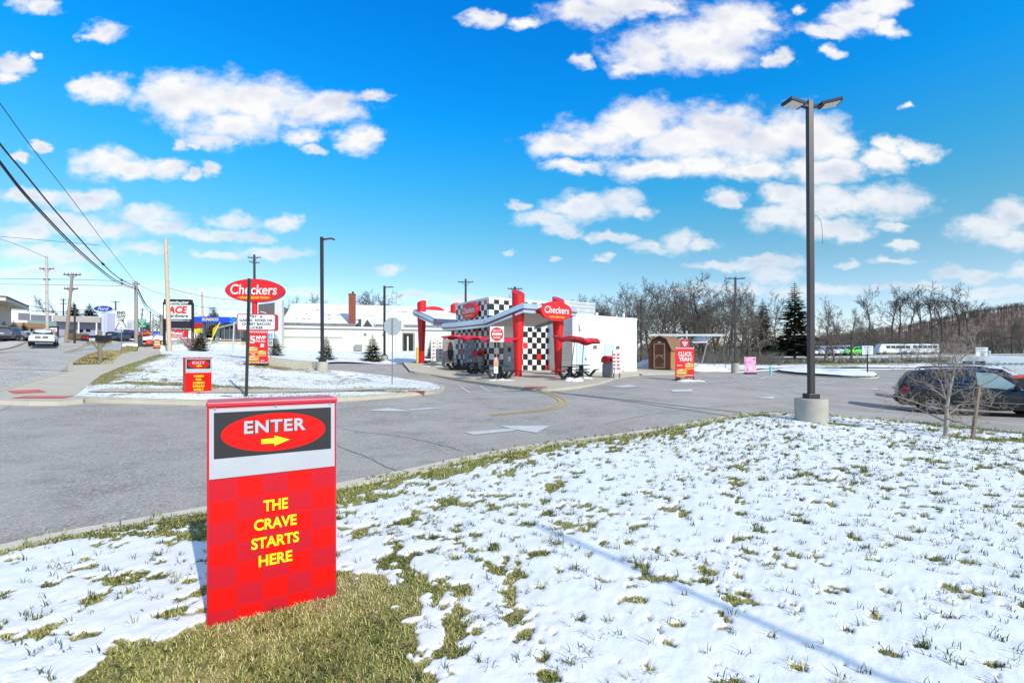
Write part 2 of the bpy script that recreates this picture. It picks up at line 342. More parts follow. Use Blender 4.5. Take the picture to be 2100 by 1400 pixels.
def lawn_mat(name, fine, thr, coarse=.9, soft=.10):
    """snow over winter grass: the 'snow' attribute is the depth of cover, broken up by small noise"""
    m = bpy.data.materials.new(name); m.use_nodes = True; nt = m.node_tree; N = nt.nodes; L = nt.links; b = N['Principled BSDF']
    tc = N.new('ShaderNodeTexCoord'); at_ = N.new('ShaderNodeAttribute'); at_.attribute_name = 'snow'
    def no(sc, det, ro=.6, st=(1, 1, 1)):
        mp = N.new('ShaderNodeMapping'); mp.inputs['Scale'].default_value = st; L.new(tc.outputs['Object'], mp.inputs[0])
        n = N.new('ShaderNodeTexNoise'); n.inputs['Scale'].default_value = sc; n.inputs['Detail'].default_value = det; n.inputs['Roughness'].default_value = ro
        L.new(mp.outputs[0], n.inputs['Vector']); return n.outputs[0]
    def mth(op, a, bb):
        n = N.new('ShaderNodeMath'); n.operation = op
        for i, q in ((0, a), (1, bb)):
            if isinstance(q, (int, float)): n.inputs[i].default_value = q
            else: L.new(q, n.inputs[i])
        return n.outputs[0]
    s = at_.outputs['Fac']
    if fine:
        s = mth('ADD', s, mth('MULTIPLY', mth('SUBTRACT', no(fine, 6, .72), .5), coarse * 2))
    mr = N.new('ShaderNodeMapRange'); mr.interpolation_type = 'SMOOTHSTEP'; L.new(s, mr.inputs[0]); mr.inputs[1].default_value = thr - soft; mr.inputs[2].default_value = thr + soft
    gr = N.new('ShaderNodeValToRGB'); L.new(no(7, 8, .75), gr.inputs[0])
    e = gr.color_ramp.elements; e[0].position = .32; e[0].color = (*lin((96, 92, 54)), 1); e[1].position = .66; e[1].color = (*lin((182, 164, 116)), 1)
    x = gr.color_ramp.elements.new(.48); x.color = (*lin((136, 132, 78)), 1)
    mx = N.new('ShaderNodeMix'); mx.data_type = 'RGBA'; L.new(mr.outputs[0], mx.inputs[0]); L.new(gr.outputs[0], mx.inputs[6])
    mx.inputs[7].default_value = (.83, .84, .87, 1)
    L.new(mx.outputs[2], b.inputs['Base Color']); b.inputs['Roughness'].default_value = .7; b.inputs['Specular IOR Level'].default_value = .2
    bp = N.new('ShaderNodeBump'); bp.inputs['Strength'].default_value = .2; bp.inputs['Distance'].default_value = .02; L.new(no(fine * 2 if fine else 55, 5, .65), bp.inputs['Height']); L.new(bp.outputs[0], b.inputs['Normal'])
    MATS[name] = m; return m
asph = asphalt_mat('lot_asphalt', (.395, .36, .325)); roadm = asphalt_mat('road_asphalt', (.475, .44, .395), sp=.6)
kerbpale = mat('kerb_concrete', (216, 206, 186), .9, var=.10, scale=2.2, bump=.35); concrete = mat('concrete', (196, 186, 168), .9, var=.10, scale=1.6, bump=.35); curbm = mat('curb_concrete', (190, 180, 160), .9, var=.14, scale=2.2, bump=.4)
paleconc = mat('pale_concrete', (200, 195, 184), .9, var=.12, scale=3, bump=.3)
padred = mat('red_paver', (214, 108, 104), .85, var=.08, scale=5, bump=.3)
snowm = mat('snow', (.83, .84, .87), .65, var=.03, scale=6, bump=.7, srgb=False, spec=.2, bscale=14)
whitepaint = mat('white_paint', (226, 226, 224), .7, var=.10, scale=9, c2=(176, 176, 176)); yellowpaint = mat('yellow_paint', (214, 180, 90), .7, var=.1, scale=7, c2=(168, 150, 108))
nearlawn = lawn_mat('snowy_lawn_near', 0, .5, soft=.25); farlawn = lawn_mat('snowy_lawn_far', 2.6, .5, 1.0, .08); yard = lawn_mat('snowy_yard', 1.3, .5, .8, .06)
def spc(y, k=.045, lo=.25, hi=4.0): return min(hi, max(lo, k * abs(y)))
def inside(poly, x, y):
    x = np.asarray(x); y = np.asarray(y); r = np.zeros(x.shape, bool); n = len(poly)
    for i in range(n):
        x0, y0 = poly[i][:2]; x1, y1 = poly[(i + 1) % n][:2]
        c = ((y0 > y) != (y1 > y)); r ^= c & (x < (x1 - x0) * (y - y0) / ((y1 - y0) if y1 != y0 else 1e-9) + x0)
    return r
def resample(pts, k=.045, lo=.25, hi=4.0, closed=False):
    out = []; q = [Vector((p[0], p[1])) for p in pts]; n = len(q)
    for i in range(n if closed else n - 1):
        a, b = q[i], q[(i + 1) % n]; m = max(1, int((b - a).length / spc(min(abs(a.y), abs(b.y)), k, lo, hi)))
        out += [a.lerp(b, t / m) for t in range(m)]
    if not closed: out.append(q[-1])
    return out
def smooth_path(pts, it=2, closed=False):
    q = [Vector((p[0], p[1])) for p in pts]
    for _ in range(it):
        o = []; n = len(q)
        if not closed: o.append(q[0])
        for i in range(n if closed else n - 1):
            a, b = q[i], q[(i + 1) % n]; o += [a.lerp(b, .25), a.lerp(b, .75)]
        if not closed: o.append(q[-1])
        q = o
    return q
def drape(name, poly, dz, m, k=.045, lo=.25, hi=4.0, zf=None, attr=None, kind='structure', skirt=0.0):
    """a polygon of the ground plan laid over the terrain DZ above it"""
    bd = resample(poly, k, lo, hi, closed=True)
    xs = [p.x for p in bd]; ys = [p.y for p in bd]; pts = []; y = min(ys)
    while y < max(ys):
        s = spc(y, k, lo, hi); x = np.arange(min(xs) + random.random() * s, max(xs), s); yy = y + RNG.uniform(-.25, .25, len(x)) * s; x = x + RNG.uniform(-.25, .25, len(x)) * s
        ok = inside(bd, x, yy); pts += list(zip(x[ok], yy[ok])); y += s
    vs = bd + [Vector(p) for p in pts]; nb = len(bd)
    r = delaunay_2d_cdt(vs, [(i, (i + 1) % nb) for i in range(nb)], [], 1, 1e-5)
    V = np.array([tuple(p) for p in r[0]]); Fc = [tuple(f) for f in r[2]]
    cx = V[[list(f) for f in Fc]].mean(1); ok = inside(bd, cx[:, 0], cx[:, 1]); Fc = [f for f, o in zip(Fc, ok) if o]
    z = gv(V[:, 0], V[:, 1]) + dz
    if zf is not None: z = z + zf(V[:, 0], V[:, 1])
    Fc = [f if ((V[f[1]] - V[f[0]])[0] * (V[f[2]] - V[f[0]])[1] - (V[f[1]] - V[f[0]])[1] * (V[f[2]] - V[f[0]])[0]) > 0 else f[::-1] for f in Fc]
    mb = MB(); mb.raw(np.column_stack([V, z]).tolist(), Fc)
    if skirt:
        zz = gv(np.array(xs), np.array(ys))
        for i in range(nb):
            j = (i + 1) % nb; mb.poly([(xs[i], ys[i], zz[i] + dz), (xs[j], ys[j], zz[j] + dz), (xs[j], ys[j], zz[j] - skirt), (xs[i], ys[i], zz[i] - skirt)])
    o = mb.build(name, m, smooth=not skirt)
    if attr is not None:
        a = o.data.attributes.new('snow', 'FLOAT', 'POINT'); val = np.ones(len(mb.v)); val[:len(V)] = attr(V[:, 0], V[:, 1]); a.data.foreach_set('value', val)
    return tag(o, kind=kind)
def px(*uv, dz=0.0): return [G(u, v, dz).to_2d() for u, v in uv]
def strip(name, path, w0, w1, dz, m, k=.03, mb=None, lo=.12):
    """a flat ribbon along PATH between offsets w0 and w1 to its left"""
    own = mb is None; mb = mb or MB(); q = resample(path, k, lo); pr = []
    for i, p in enumerate(q):
        d = (q[min(i + 1, len(q) - 1)] - q[max(i - 1, 0)]).normalized(); n = Vector((-d.y, d.x)); pr.append((p + n * w0, p + n * w1))
    X = np.array([[a.x, b.x] for a, b in pr]); Y = np.array([[a.y, b.y] for a, b in pr]); Z = gv(X, Y) + dz + .0004 * np.abs(Y)
    v = []; f = []
    for i in range(len(pr)): v += [(X[i, 0], Y[i, 0], Z[i, 0]), (X[i, 1], Y[i, 1], Z[i, 1])]
    for i in range(len(pr) - 1): f.append((2 * i, 2 * i + 2, 2 * i + 3, 2 * i + 1) if w1 > w0 else (2 * i, 2 * i + 1, 2 * i + 3, 2 * i + 2))
    mb.raw(v, f)
    return tag(mb.build(name, m), kind='structure') if own else mb
def curb(name, path, h=.135, w=.17, m=None, side=1, k=.03, closed=False):
    """a kerb: real step with a rounded front edge, PATH is its road edge, SIDE says where its back lies"""
    q = resample(path, k, .15, closed=closed); mb = MB(); n = len(q); sec = [(0, -.06), (0.01, h - .03), (.035, h), (w, h + .004), (w, -.06)]; v = []
    ds = []
    for i in range(n):
        a = q[(i - 1) % n] if closed else q[max(i - 1, 0)]; b = q[(i + 1) % n] if closed else q[min(i + 1, n - 1)]; ds.append((b - a).normalized())
    X = np.array([[q[i].x - side * ds[i].y * s for s, _ in sec] for i in range(n)]); Y = np.array([[q[i].y + side * ds[i].x * s for s, _ in sec] for i in range(n)])
    Z = gv(X, Y) + np.array([z for _, z in sec])[None]
    for i in range(n): v += [(X[i, j], Y[i, j], Z[i, j]) for j in range(5)]
    f = []
    for i in range(n if closed else n - 1):
        e = (i + 1) % n
        for j in range(4):
            t = (i * 5 + j, e * 5 + j, e * 5 + j + 1, i * 5 + j + 1); f.append(t if side > 0 else t[::-1])
    mb.raw(v, f); return tag(mb.build(name, m or curbm), kind='structure')
# ---------------------------------------------------------------- terrain and paved areas
_gx = np.concatenate([-np.geomspace(900, 6, 60), np.linspace(-5, 5, 9), np.geomspace(6, 900, 60)]); _gy = np.concatenate([-np.geomspace(300, 4, 20), np.linspace(-3, 3, 5), np.geomspace(4, 1600, 90)])
def terrain():
    X, Y = np.meshgrid(_gx, _gy); Z = gv(np.clip(X, -420, 420), np.clip(Y, -150, 560)) - .12
    n, k = X.shape; v = np.column_stack([X.ravel(), Y.ravel(), Z.ravel()]).tolist()
    f = [(i * k + j, i * k + j + 1, (i + 1) * k + j + 1, (i + 1) * k + j) for i in range(n - 1) for j in range(k - 1)]
    mb = MB(); mb.raw(v, f); o = mb.build('ground', lawn_mat('winter_ground', .5, .5, .9, .12), smooth=True)
    a = o.data.attributes.new('snow', 'FLOAT', 'POINT'); a.data.foreach_set('value', (0.36 + .5 * (fbm(X.ravel(), Y.ravel(), .03, 3) - .5)).astype('f'))
    tag(o, kind='structure')
terrain()
RD = Vector((-.6016, .7988)); RN = Vector((-.7988, -.6016)); RO = Vector((-18.83, 21.6))      # main road: direction, across it, the mailbox
def rd(along, across): return RO + RD * along + RN * across
lot_poly = [rd(-34, 1.0), rd(4, 1.0)] + px((150, 790), (190, 815), (420, 800), (640, 760)) + [Vector((-13, 28)), Vector((-14, 36)), Vector((-12, 47)), Vector((-4, 50)), Vector((6, 58)), Vector((30, 62)), Vector((80, 62)), Vector((95, 40)), Vector((70, 12)), Vector((18, 8)), Vector((2, -2)), Vector((-2, -4))]
drape('parking_lot', lot_poly, 0.0, asph)
drape('road', [rd(-46, .98), rd(40, .98), rd(90, .98), rd(200, .98), rd(200, 9.8), rd(60, 9.8), rd(-46, 9.8)], .008, roadm)
drape('far_parking_lot', [rd(-46, 11.5), rd(70, 11.5), rd(200, 11.5), rd(200, 90), rd(60, 90), rd(-46, 60)], -.03, roadm, k=.06)
drape('far_pavement', [rd(-46, 9.95), rd(60, 9.95), rd(200, 9.95), rd(200, 11.5), rd(-46, 11.5)], .06, paleconc, k=.06)
curb('road_kerb', [rd(-46, 9.8), rd(0, 9.8), rd(60, 9.8), rd(200, 9.8)][::-1], side=1)
mk = MB(); strip('', [rd(-46, 4.4), rd(200, 4.4)], 0, .12, .02, None, mb=mk); strip('', [rd(-46, 4.7), rd(200, 4.7)], 0, .12, .02, None, mb=mk)
tag(mk.build('centre_line', yellowpaint), kind='structure')
# ---- left island with its lawn, walks and kerbs
sw_r = px((185, 793), (208, 775), (240, 761), (291, 743.5), (330, 730)) + [rd(26, -2.4), rd(80, -2.4), rd(150, -2.4)]
isl_curb = smooth_path(px((150, 822), (186, 826), (420, 832), (690, 824), (780, 818), (850, 812), (895, 808), (913, 801), (905, 793), (880, 786), (800, 774), (730, 767), (690, 763), (640, 760), (585, 758)), 2)
lawnp = [sw_r[-2]] + sw_r[-3::-1] + isl_curb[1:] + [Vector((-13.3, 27)), Vector((-13.0, 31)), Vector((-13.2, 35.5)), Vector((-12, 43)), Vector((-9.5, 49)), Vector((-6, 54)), Vector((-4, 60)), Vector((-4, 76)), Vector((-60, 76))]
def isl_attr(x, y):
    e = np.full(np.shape(x), 9.0)
    pts = sw_r[:5]
    for a, b in zip(pts[:-1], pts[1:]):
        d = b - a; t = np.clip(((x - a.x) * d.x + (y - a.y) * d.y) / d.length_squared, 0, 1); e = np.minimum(e, np.hypot(x - a.x - d.x * t, y - a.y - d.y * t))
    s = .70 + .5 * (fbm(x, y, .5, 3) - .5); s = s - .7 * np.exp(-(e / .5) ** 2)
    s = s - .55 * np.exp(-((y - 17.2 - .02 * x) / .35) ** 2) * (x < -3) * (x > -14)
    s = s - .5 * np.exp(-((x + 12.8) ** 2 + (y - 26.0) ** 2) / 3.0)
    return np.where(y > 30, s + .06, s)
drape('island_lawn', lawnp, .128, farlawn, k=.02, lo=.2, hi=2.0, attr=isl_attr)
curb('island_kerb', isl_curb, side=1, h=.14)
walk = px((186, 794), (196, 806), (170, 820), (120, 824), (60, 824), (0, 822), (-60, 824), (-60, 816), (0, 799), (45, 786), (100, 771), (140, 761), dz=.1) + [rd(-1.6, .9), rd(-1.0, -.1), rd(10, -.55), rd(26, -.6), rd(80, -.6), rd(150, -.6), rd(150, -2.4), rd(80, -2.4), rd(26, -2.4)] + sw_r[:5][::-1]
drape('pavement', walk, .115, concrete, k=.03, skirt=.2)
curb('pavement_kerb', [rd(150, .98), rd(40, .98), rd(-1, .98)] + px((140, 761), (100, 771), (45, 786), (0, 799), (-60, 816), dz=.1), side=-1 if False else 1, h=.125)
verge = [rd(-1.6, .82), rd(26, .82), rd(80, .82), rd(150, .82), rd(150, -.6), rd(80, -.6), rd(26, -.6), rd(10, -.55), rd(-1.0, -.1)]
drape('verge', verge, .122, mat('dry_turf', (132, 116, 72), .95, var=.3, scale=5, bump=.8, c2=(84, 74, 44)), k=.03)
strip('island_walk', px((196, 801), (420, 802), (690, 801), (855, 798), dz=.13), -.45, .45, .150, concrete)
strip('tactile_paving', px((22, 805), (88, 802), dz=.11), -.4, .45, .123, padred); strip('tactile_paving', px((36, 815), (140, 815), dz=.11), -.25, .3, .123, padred)
strip('tactile_paving', px((842, 803), (874, 803), dz=.13), -.18, .30, .150, padred)
# ---- restaurant pad
pad_curb = smooth_path(px((840, 764), (855, 768), (900, 773), (1000, 790), (1060, 799), (1115, 802), (1175, 799), (1235, 788), (1265, 776), (1300, 770), (1384, 767)), 2)
padp = pad_curb + [Vector((16.5, 41)), Vector((16, 47)), Vector((6, 55)), Vector((-6, 52)), Vector((-9, 46)), Vector((-9.4, 41)), Vector((-8, 35))]
drape('restaurant_pavement', padp, .13, concrete, k=.03, lo=.3)
curb('restaurant_kerb', pad_curb, h=.138, m=curbm)
strip('tactile_paving', px((1073, 794), (1118, 794), dz=.13), -.3, .55, .137, padred)
# ---- yellow lane, arrows, bays and hatching
mk = MB(); yl = smooth_path(px((1010, 853), (1070, 848), (1130, 842), (1163, 832), (1166, 823), (1150, 812), (1110, 803)), 3)
strip('', yl, 0, .1, .006, None, mb=mk); strip('', yl, .22, .32, .006, None, mb=mk); tag(mk.build('lane_line', yellowpaint), kind='structure')
mk = MB()
def arrow(pts):
    q = [G(u, v) for u, v in pts]; mk.poly([(p.x, p.y, p.z + .008 + .0004 * p.y) for p in q])
def line(a, b, w): strip('', px(a, b), -w / 2, w / 2, .006, None, mb=mk)
arrow([(952, 887), (1047, 879.5), (1060, 883.5), (972, 892)]); arrow([(1022, 873.5), (1128, 873.5), (1101, 888), (1055, 881)])
arrow([(752, 843), (795, 837), (850, 844)]); arrow([(832, 840.5), (878, 836.5), (906, 838), (846, 842)])
arrow([(1250, 793), (1290, 789), (1310, 793), (1280, 795)]); arrow([(1375, 800), (1420, 798), (1420, 803), (1380, 804)]); arrow([(1545, 815), (1590, 813), (1585, 818)]); arrow([(1760, 799), (1800, 797), (1820, 800)])
for a, b, w in [((925, 793), (1052, 793), .12), ((880, 777), (960, 793), .1), ((930, 806), (1075, 799), .14), ((945, 793), (965, 806), .1), ((985, 792), (1005, 803), .1), ((1020, 793), (1040, 800), .1),
    ((840, 778), (875, 777), .25), ((690, 752), (880, 776), .12),
    ((1425, 788), (1560, 777), .12), ((1560, 777), (1575, 772), .12), ((1575, 772), (1545, 768), .12), ((1470, 775), (1520, 771), .12), ((1425, 779), (1470, 775), .1),
    ((1590, 795), (1690, 787), .12), ((1690, 787), (1713, 783), .12), ((1713, 783), (1680, 777), .12), ((1590, 792), (1680, 785), .1), ((1680, 785), (1692, 782), .1), ((1692, 782), (1660, 776), .1)]: line(a, b, w)
for i in range(9): line((1432 + i * 14, 779.5 - i * .9), (1450 + i * 14, 786 - i * 1.1), .12)
for i in range(5): line((1608 + i * 18, 790.5 - i * 1.3), (1618 + i * 18, 793 - i * 1.4), .1)
tag(mk.build('lot_markings', whitepaint), kind='structure')
mk = MB()
for path in [[(1130, 803), (1160, 807), (1210, 812), (1280, 820), (1400, 833), (1520, 846)], [(0, 757), (60, 758), (150, 761)], [(300, 700), (200, 708), (130, 712)]]:
    strip('', smooth_path(px(*path), 2), -.035, .035, .005, None, mb=mk)
tag(mk.build('asphalt_crack', mat('tar', (52, 52, 56), .7, var=.2)), kind='structure')
mk = MB()
for path in [[(690, 915), (740, 931), (770, 946), (830, 975)], [(700, 880), (860, 900), (950, 925)], [(1240, 870), (1330, 850), (1480, 832), (1700, 826)]]:
    q = smooth_path(px(*path), 3); q = [p + Vector((.05 * (vn(np.array([i * .9]), np.array([p.x]))[0] - .5), .08 * (vn(np.array([i * .7]), np.array([p.y]), 5)[0] - .5))) for i, p in enumerate(q)]; strip('', q, -.008, .010, .004, None, mb=mk, lo=.05)
tag(mk.build('hairline_crack', mat('crack_grey', (128, 126, 123), .9, var=.3, scale=5)), kind='structure')
# ---- snow island on the right, far verge, snow field
si = smooth_path(px((1592, 764), (1640, 770), (1690, 773), (1760, 776), (1795, 776), (1800, 771), (1760, 764), (1700, 758.5), (1640, 757.5), (1600, 759)), 2, closed=True)
def pile(cx, cy, r, h, s): return lambda x, y: h * np.exp(-((x - cx) ** 2 + (y - cy) ** 2) / r ** 2) * (.6 + .8 * fbm(x, y, s, 3)) + .08 * fbm(x, y, 1.5, 3)
c = G(1690, 767); drape('snow_island', si, .10, snowm, k=.012, zf=pile(c.x, c.y, 5, .45, .6), skirt=.3); curb('snow_island_kerb', si, closed=True, side=-1)
fv = px((1392, 760), (1480, 760), (1500, 763), (1560, 760), (1620, 756.5), (1800, 757), (2100, 757), (2500, 757)) + [Vector((120, 60)), Vector((150, 90)), Vector((40, 92)), Vector((22, 80))]
def fv_attr(x, y): return .62 + .5 * (fbm(x, y, .12, 3) - .5) - .5 * np.exp(-((y - 70) / 3.0) ** 2) - .5 * np.exp(-((y - 84) / 2.5) ** 2)
drape('snow_field', fv, .10, yard, k=.02, hi=1.8, attr=fv_attr, zf=lambda x, y: .25 * fbm(x, y, .5, 3), skirt=.3)
drape('van_lot', [Vector((22, 92)), Vector((150, 92)), Vector((160, 118)), Vector((22, 118))], .02, roadm, k=.03)
# ---- the foreground lawn
cp = [Vector((-7.9 - 6, -6)), Vector((-7.9 + 1.4, 1.4))] + px((-300, 1195), (0, 1112), (150, 1082), (300, 1057), (415, 1037), (560, 1012), (692, 988), (830, 961), (967, 930), (1093, 909), (1300, 884), (1430, 862), (1530, 848), (1590, 845), (1640, 846), (1720, 850), (1900, 865), (2100, 885), (2300, 904), dz=.13) + [Vector((22, 11)), Vector((40, 6))]
lawn_edge = smooth_path(cp, 2)
curb('lawn_kerb', lawn_edge, side=-1, h=.132, w=.26, m=kerbpale, k=.02)
def joints(name, path, every, w, dz, m, lo, hi):
    q = resample(path, .02, .1); mb = MB(); acc = 0
    for a, b in zip(q[:-1], q[1:]):
        acc += (b - a).length
        if acc > every:
            acc = 0; d = (b - a).normalized(); n = Vector((-d.y, d.x)); p0, p1 = a + n * lo, a + n * hi; v = []
            for k in range(5): p = p0.lerp(p1, k / 4); v += [(p.x - d.x * w, p.y - d.y * w, g(p.x, p.y) + dz), (p.x + d.x * w, p.y + d.y * w, g(p.x, p.y) + dz)]
            mb.raw(v, [(2 * k, 2 * k + 1, 2 * k + 3, 2 * k + 2) for k in range(4)])
    tag(mb.build(name, m), kind='structure')
jm = mat('joint_dark', (120, 112, 100), .95, var=.2); joints('kerb_joint', lawn_edge, 2.9, .006, .138, jm, -.035, -.26); joints('kerb_joint', isl_curb, 2.9, .008, .147, jm, .035, .17); joints('pavement_joint', [rd(-8, .2), rd(-1.5, .2), rd(6, -1.5), rd(60, -1.5)], 1.6, .007, .119, jm, -.95, .95)
EDGE = np.array([tuple(p) for p in resample(lawn_edge, .03, .1)])
def edge_dist(x, y):
    out = np.empty(len(x))
    for i in range(0, len(x), 5000):
        out[i:i + 5000] = np.sqrt(((x[i:i + 5000, None] - EDGE[None, :, 0]) ** 2 + (y[i:i + 5000, None] - EDGE[None, :, 1]) ** 2).min(1))
    return out
TREE = []
def tuft_sites():
    n = 12500; yy = 1.75 + 12.0 * RNG.random(n) ** .72; uu = RNG.uniform(-150, 2250, n); xx = (uu - CX) / F * yy; cl = fbm(xx, yy, .8, 3, 61)
    ok = inside(np.vstack([EDGE, [[40, -10], [-12, -10]]]).tolist(), xx, yy) & (RNG.random(n) < .35 + 1.3 * (cl - .3)); xx, yy = xx[ok], yy[ok]; big = RNG.random(len(xx)) < .13
    return xx, yy, np.where(big, RNG.uniform(.022, .062, len(xx)) * (1 + .03 * yy), 0.0)
def hole(x, y):
    out = np.zeros(len(x)); tx, ty, tr = TREE[0]; k = tr > 0; tx, ty, tr = tx[k], ty[k], tr[k]; gx = np.floor(x / .2).astype(int); gy = np.floor(y / .2).astype(int); cell = {}
    o = np.lexsort((gy, gx)); key = gx * 100000 + gy; so = np.argsort(key, kind='stable'); ks = key[so]
    for a, b, r in zip(tx, ty, tr):
        for i in range(int(math.floor((a - .13) / .2)), int(math.floor((a + .13) / .2)) + 1):
            for j in range(int(math.floor((b - .13) / .2)), int(math.floor((b + .13) / .2)) + 1):
                q = i * 100000 + j; s0, s1 = np.searchsorted(ks, q), np.searchsorted(ks, q + 1)
                if s1 > s0: w = so[s0:s1]; d = np.hypot((x[w] - a) / 1.3, y[w] - b); out[w] = np.maximum(out[w], .75 * np.clip(1.25 - d / r, 0, 1))
    return out
def snow_cover(x, y, e):
    B = np.maximum(0, 1.25 - np.hypot((x + 1.16) / .90, (y - 2.35) / 1.15))
    B = np.maximum(B, .06 * sstep(-1.6, -2.4, x) * sstep(3.6, 2.8, y))
    w = .04 + .13 * sstep(4.0, 6.5, y) * (1 - .5 * sstep(11, 14, y)) + .10 * (fbm(x, y, 1.2, 3) - .5)
    B = np.maximum(B, 1.25 * sstep(w + .10, w * .5, e - .26))
    B = np.maximum(B, .42 * sstep(1.5, .3, e) * (y > 4) * (x < 3.5))
    B = np.maximum(B, 1.1 * np.maximum(0, 1.2 - np.hypot((x - 11.4) / 1.8, (y - 10.55) / .35)))
    B = np.maximum(B, 1.0 * np.maximum(0, 1.2 - np.hypot((x - 8.05) / .7, (y - 11.5) / .22)))
    s = .60 + .65 * (fbm(x, y, 1.9, 3, 3) - .5) + 1.5 * (fbm(x, y, 6.5, 4, 9) - .5) + .75 * (fbm(x, y, 21, 3, 12) - .5) - 1.15 * B + .05 * sstep(.5, 3.0, x)
    if TREE: s = s - hole(x, y)
    return sstep(.16, .38, s)
TREE.append(tuft_sites())
def foreground():
    us = np.concatenate([np.linspace(-3200, -120, 70), np.linspace(-100, 2200, 520), np.linspace(2230, 4600, 60)])
    E = EDGE; uu = CX + F * E[:, 0] / np.maximum(E[:, 1], .3); o = np.argsort(uu); Yc = np.interp(us, uu[o], E[o, 1] - .1)
    Yc = Yc; nr = 230; y0 = 1.35
    t = np.linspace(0, 1, nr)[:, None]; inv = (1 / y0) * (1 - t) + (1 / np.maximum(Yc, y0 + .05))[None] * t; Y = 1 / inv; Y = np.where(t < .001, y0, Y); X = (us[None] - CX) / F * Y
    x = X.ravel(); y = Y.ravel(); e = edge_dist(x, y); s = snow_cover(x, y, e); zb = gv(x, y) + .118
    thick = (.008 + .016 * fbm(x, y, 3.5, 3, 5) + .012 * fbm(x, y, 13, 3, 6)) * s
    z = zb + thick + .010 * (fbm(x, y, 22, 3, 2) - .5) * (1 - s)
    z = np.where(e < .27, zb - .05, z); k = len(us); v = np.column_stack([x, y, z])
    i = np.arange(nr - 1)[:, None] * k + np.arange(k - 1)[None]; f = np.stack([i, i + 1, i + k + 1, i + k], -1).reshape(-1, 4)
    me = bpy.data.meshes.new('lawn'); me.from_pydata(v.tolist(), [], f.tolist()); me.materials.append(nearlawn); me.polygons.foreach_set('use_smooth', [True] * len(f))
    a = me.attributes.new('snow', 'FLOAT', 'POINT'); a.data.foreach_set('value', s.astype('f'))
    ob = bpy.data.objects.new('lawn', me); COL.objects.link(ob); tag(ob, kind='structure')
    drape('lawn', [Vector((-7.6, .2)), Vector((-5.3, 1.37)), Vector((0, 1.37)), Vector((10, 1.37)), Vector((40, 4)), Vector((40, -12)), Vector((-6, -12)), Vector((-12, -5))], .132, snowm, k=.2, lo=.3)
foreground()
def blades(name, x, y, z, az, lean, ln, wd, col):
    n = len(x); dx = np.cos(az); dy = np.sin(az); sxx = -dy * wd / 2; syy = dx * wd / 2
    m1 = ln * .5; h1 = m1 * np.cos(lean * .5); r1 = m1 * np.sin(lean * .5); h2 = h1 + ln * .5 * np.cos(lean * 1.4); r2 = r1 + ln * .5 * np.sin(lean * 1.4)
    V = np.empty((n, 5, 3)); V[:, 0] = np.stack([x - sxx, y - syy, z], 1); V[:, 1] = np.stack([x + sxx, y + syy, z], 1)
    V[:, 2] = np.stack([x + sxx * .8 + dx * r1, y + syy * .8 + dy * r1, z + h1], 1); V[:, 3] = np.stack([x - sxx * .8 + dx * r1, y - syy * .8 + dy * r1, z + h1], 1)
    V[:, 4] = np.stack([x + dx * r2, y + dy * r2, z + h2], 1)
    me = bpy.data.meshes.new(name); me.vertices.add(n * 5); me.vertices.foreach_set('co', V.ravel())
    b = np.arange(n)[:, None] * 5; lp = np.concatenate([b + 0, b + 1, b + 2, b + 3, b + 3, b + 2, b + 4], 1).ravel(); me.loops.add(len(lp)); me.loops.foreach_set('vertex_index', lp)
    st = np.concatenate([np.arange(n)[:, None] * 7, np.arange(n)[:, None] * 7 + 4], 1).ravel(); me.polygons.add(2 * n); me.polygons.foreach_set('loop_start', st)
    me.update(calc_edges=True); me.validate()
    a = me.attributes.new('tone', 'FLOAT', 'POINT'); a.data.foreach_set('value', np.repeat(col, 5).astype('f'))
    me.materials.append(grassm); o = bpy.data.objects.new(name, me); COL.objects.link(o); return tag(o, kind='stuff')
def grass_mat():
    m = bpy.data.materials.new('grass_blade'); m.use_nodes = True; N = m.node_tree.nodes; L = m.node_tree.links; b = N['Principled BSDF']
    a = N.new('ShaderNodeAttribute'); a.attribute_name = 'tone'; r = N.new('ShaderNodeValToRGB'); L.new(a.outputs['Fac'], r.inputs[0]); e = r.color_ramp.elements
    e[0].position = 0; e[0].color = (*lin((58, 70, 34)), 1); e[1].position = 1; e[1].color = (*lin((96, 58, 38)), 1)
    for p, c in ((.30, (164, 168, 84)), (.55, (198, 184, 122)), (.74, (216, 202, 160)), (.84, (122, 84, 56))): x = e.new(p); x.color = (*lin(c), 1)
    L.new(r.outputs[0], b.inputs['Base Color']); b.inputs['Roughness'].default_value = .6; b.inputs['Specular IOR Level'].default_value = .3
    return m
grassm = grass_mat()
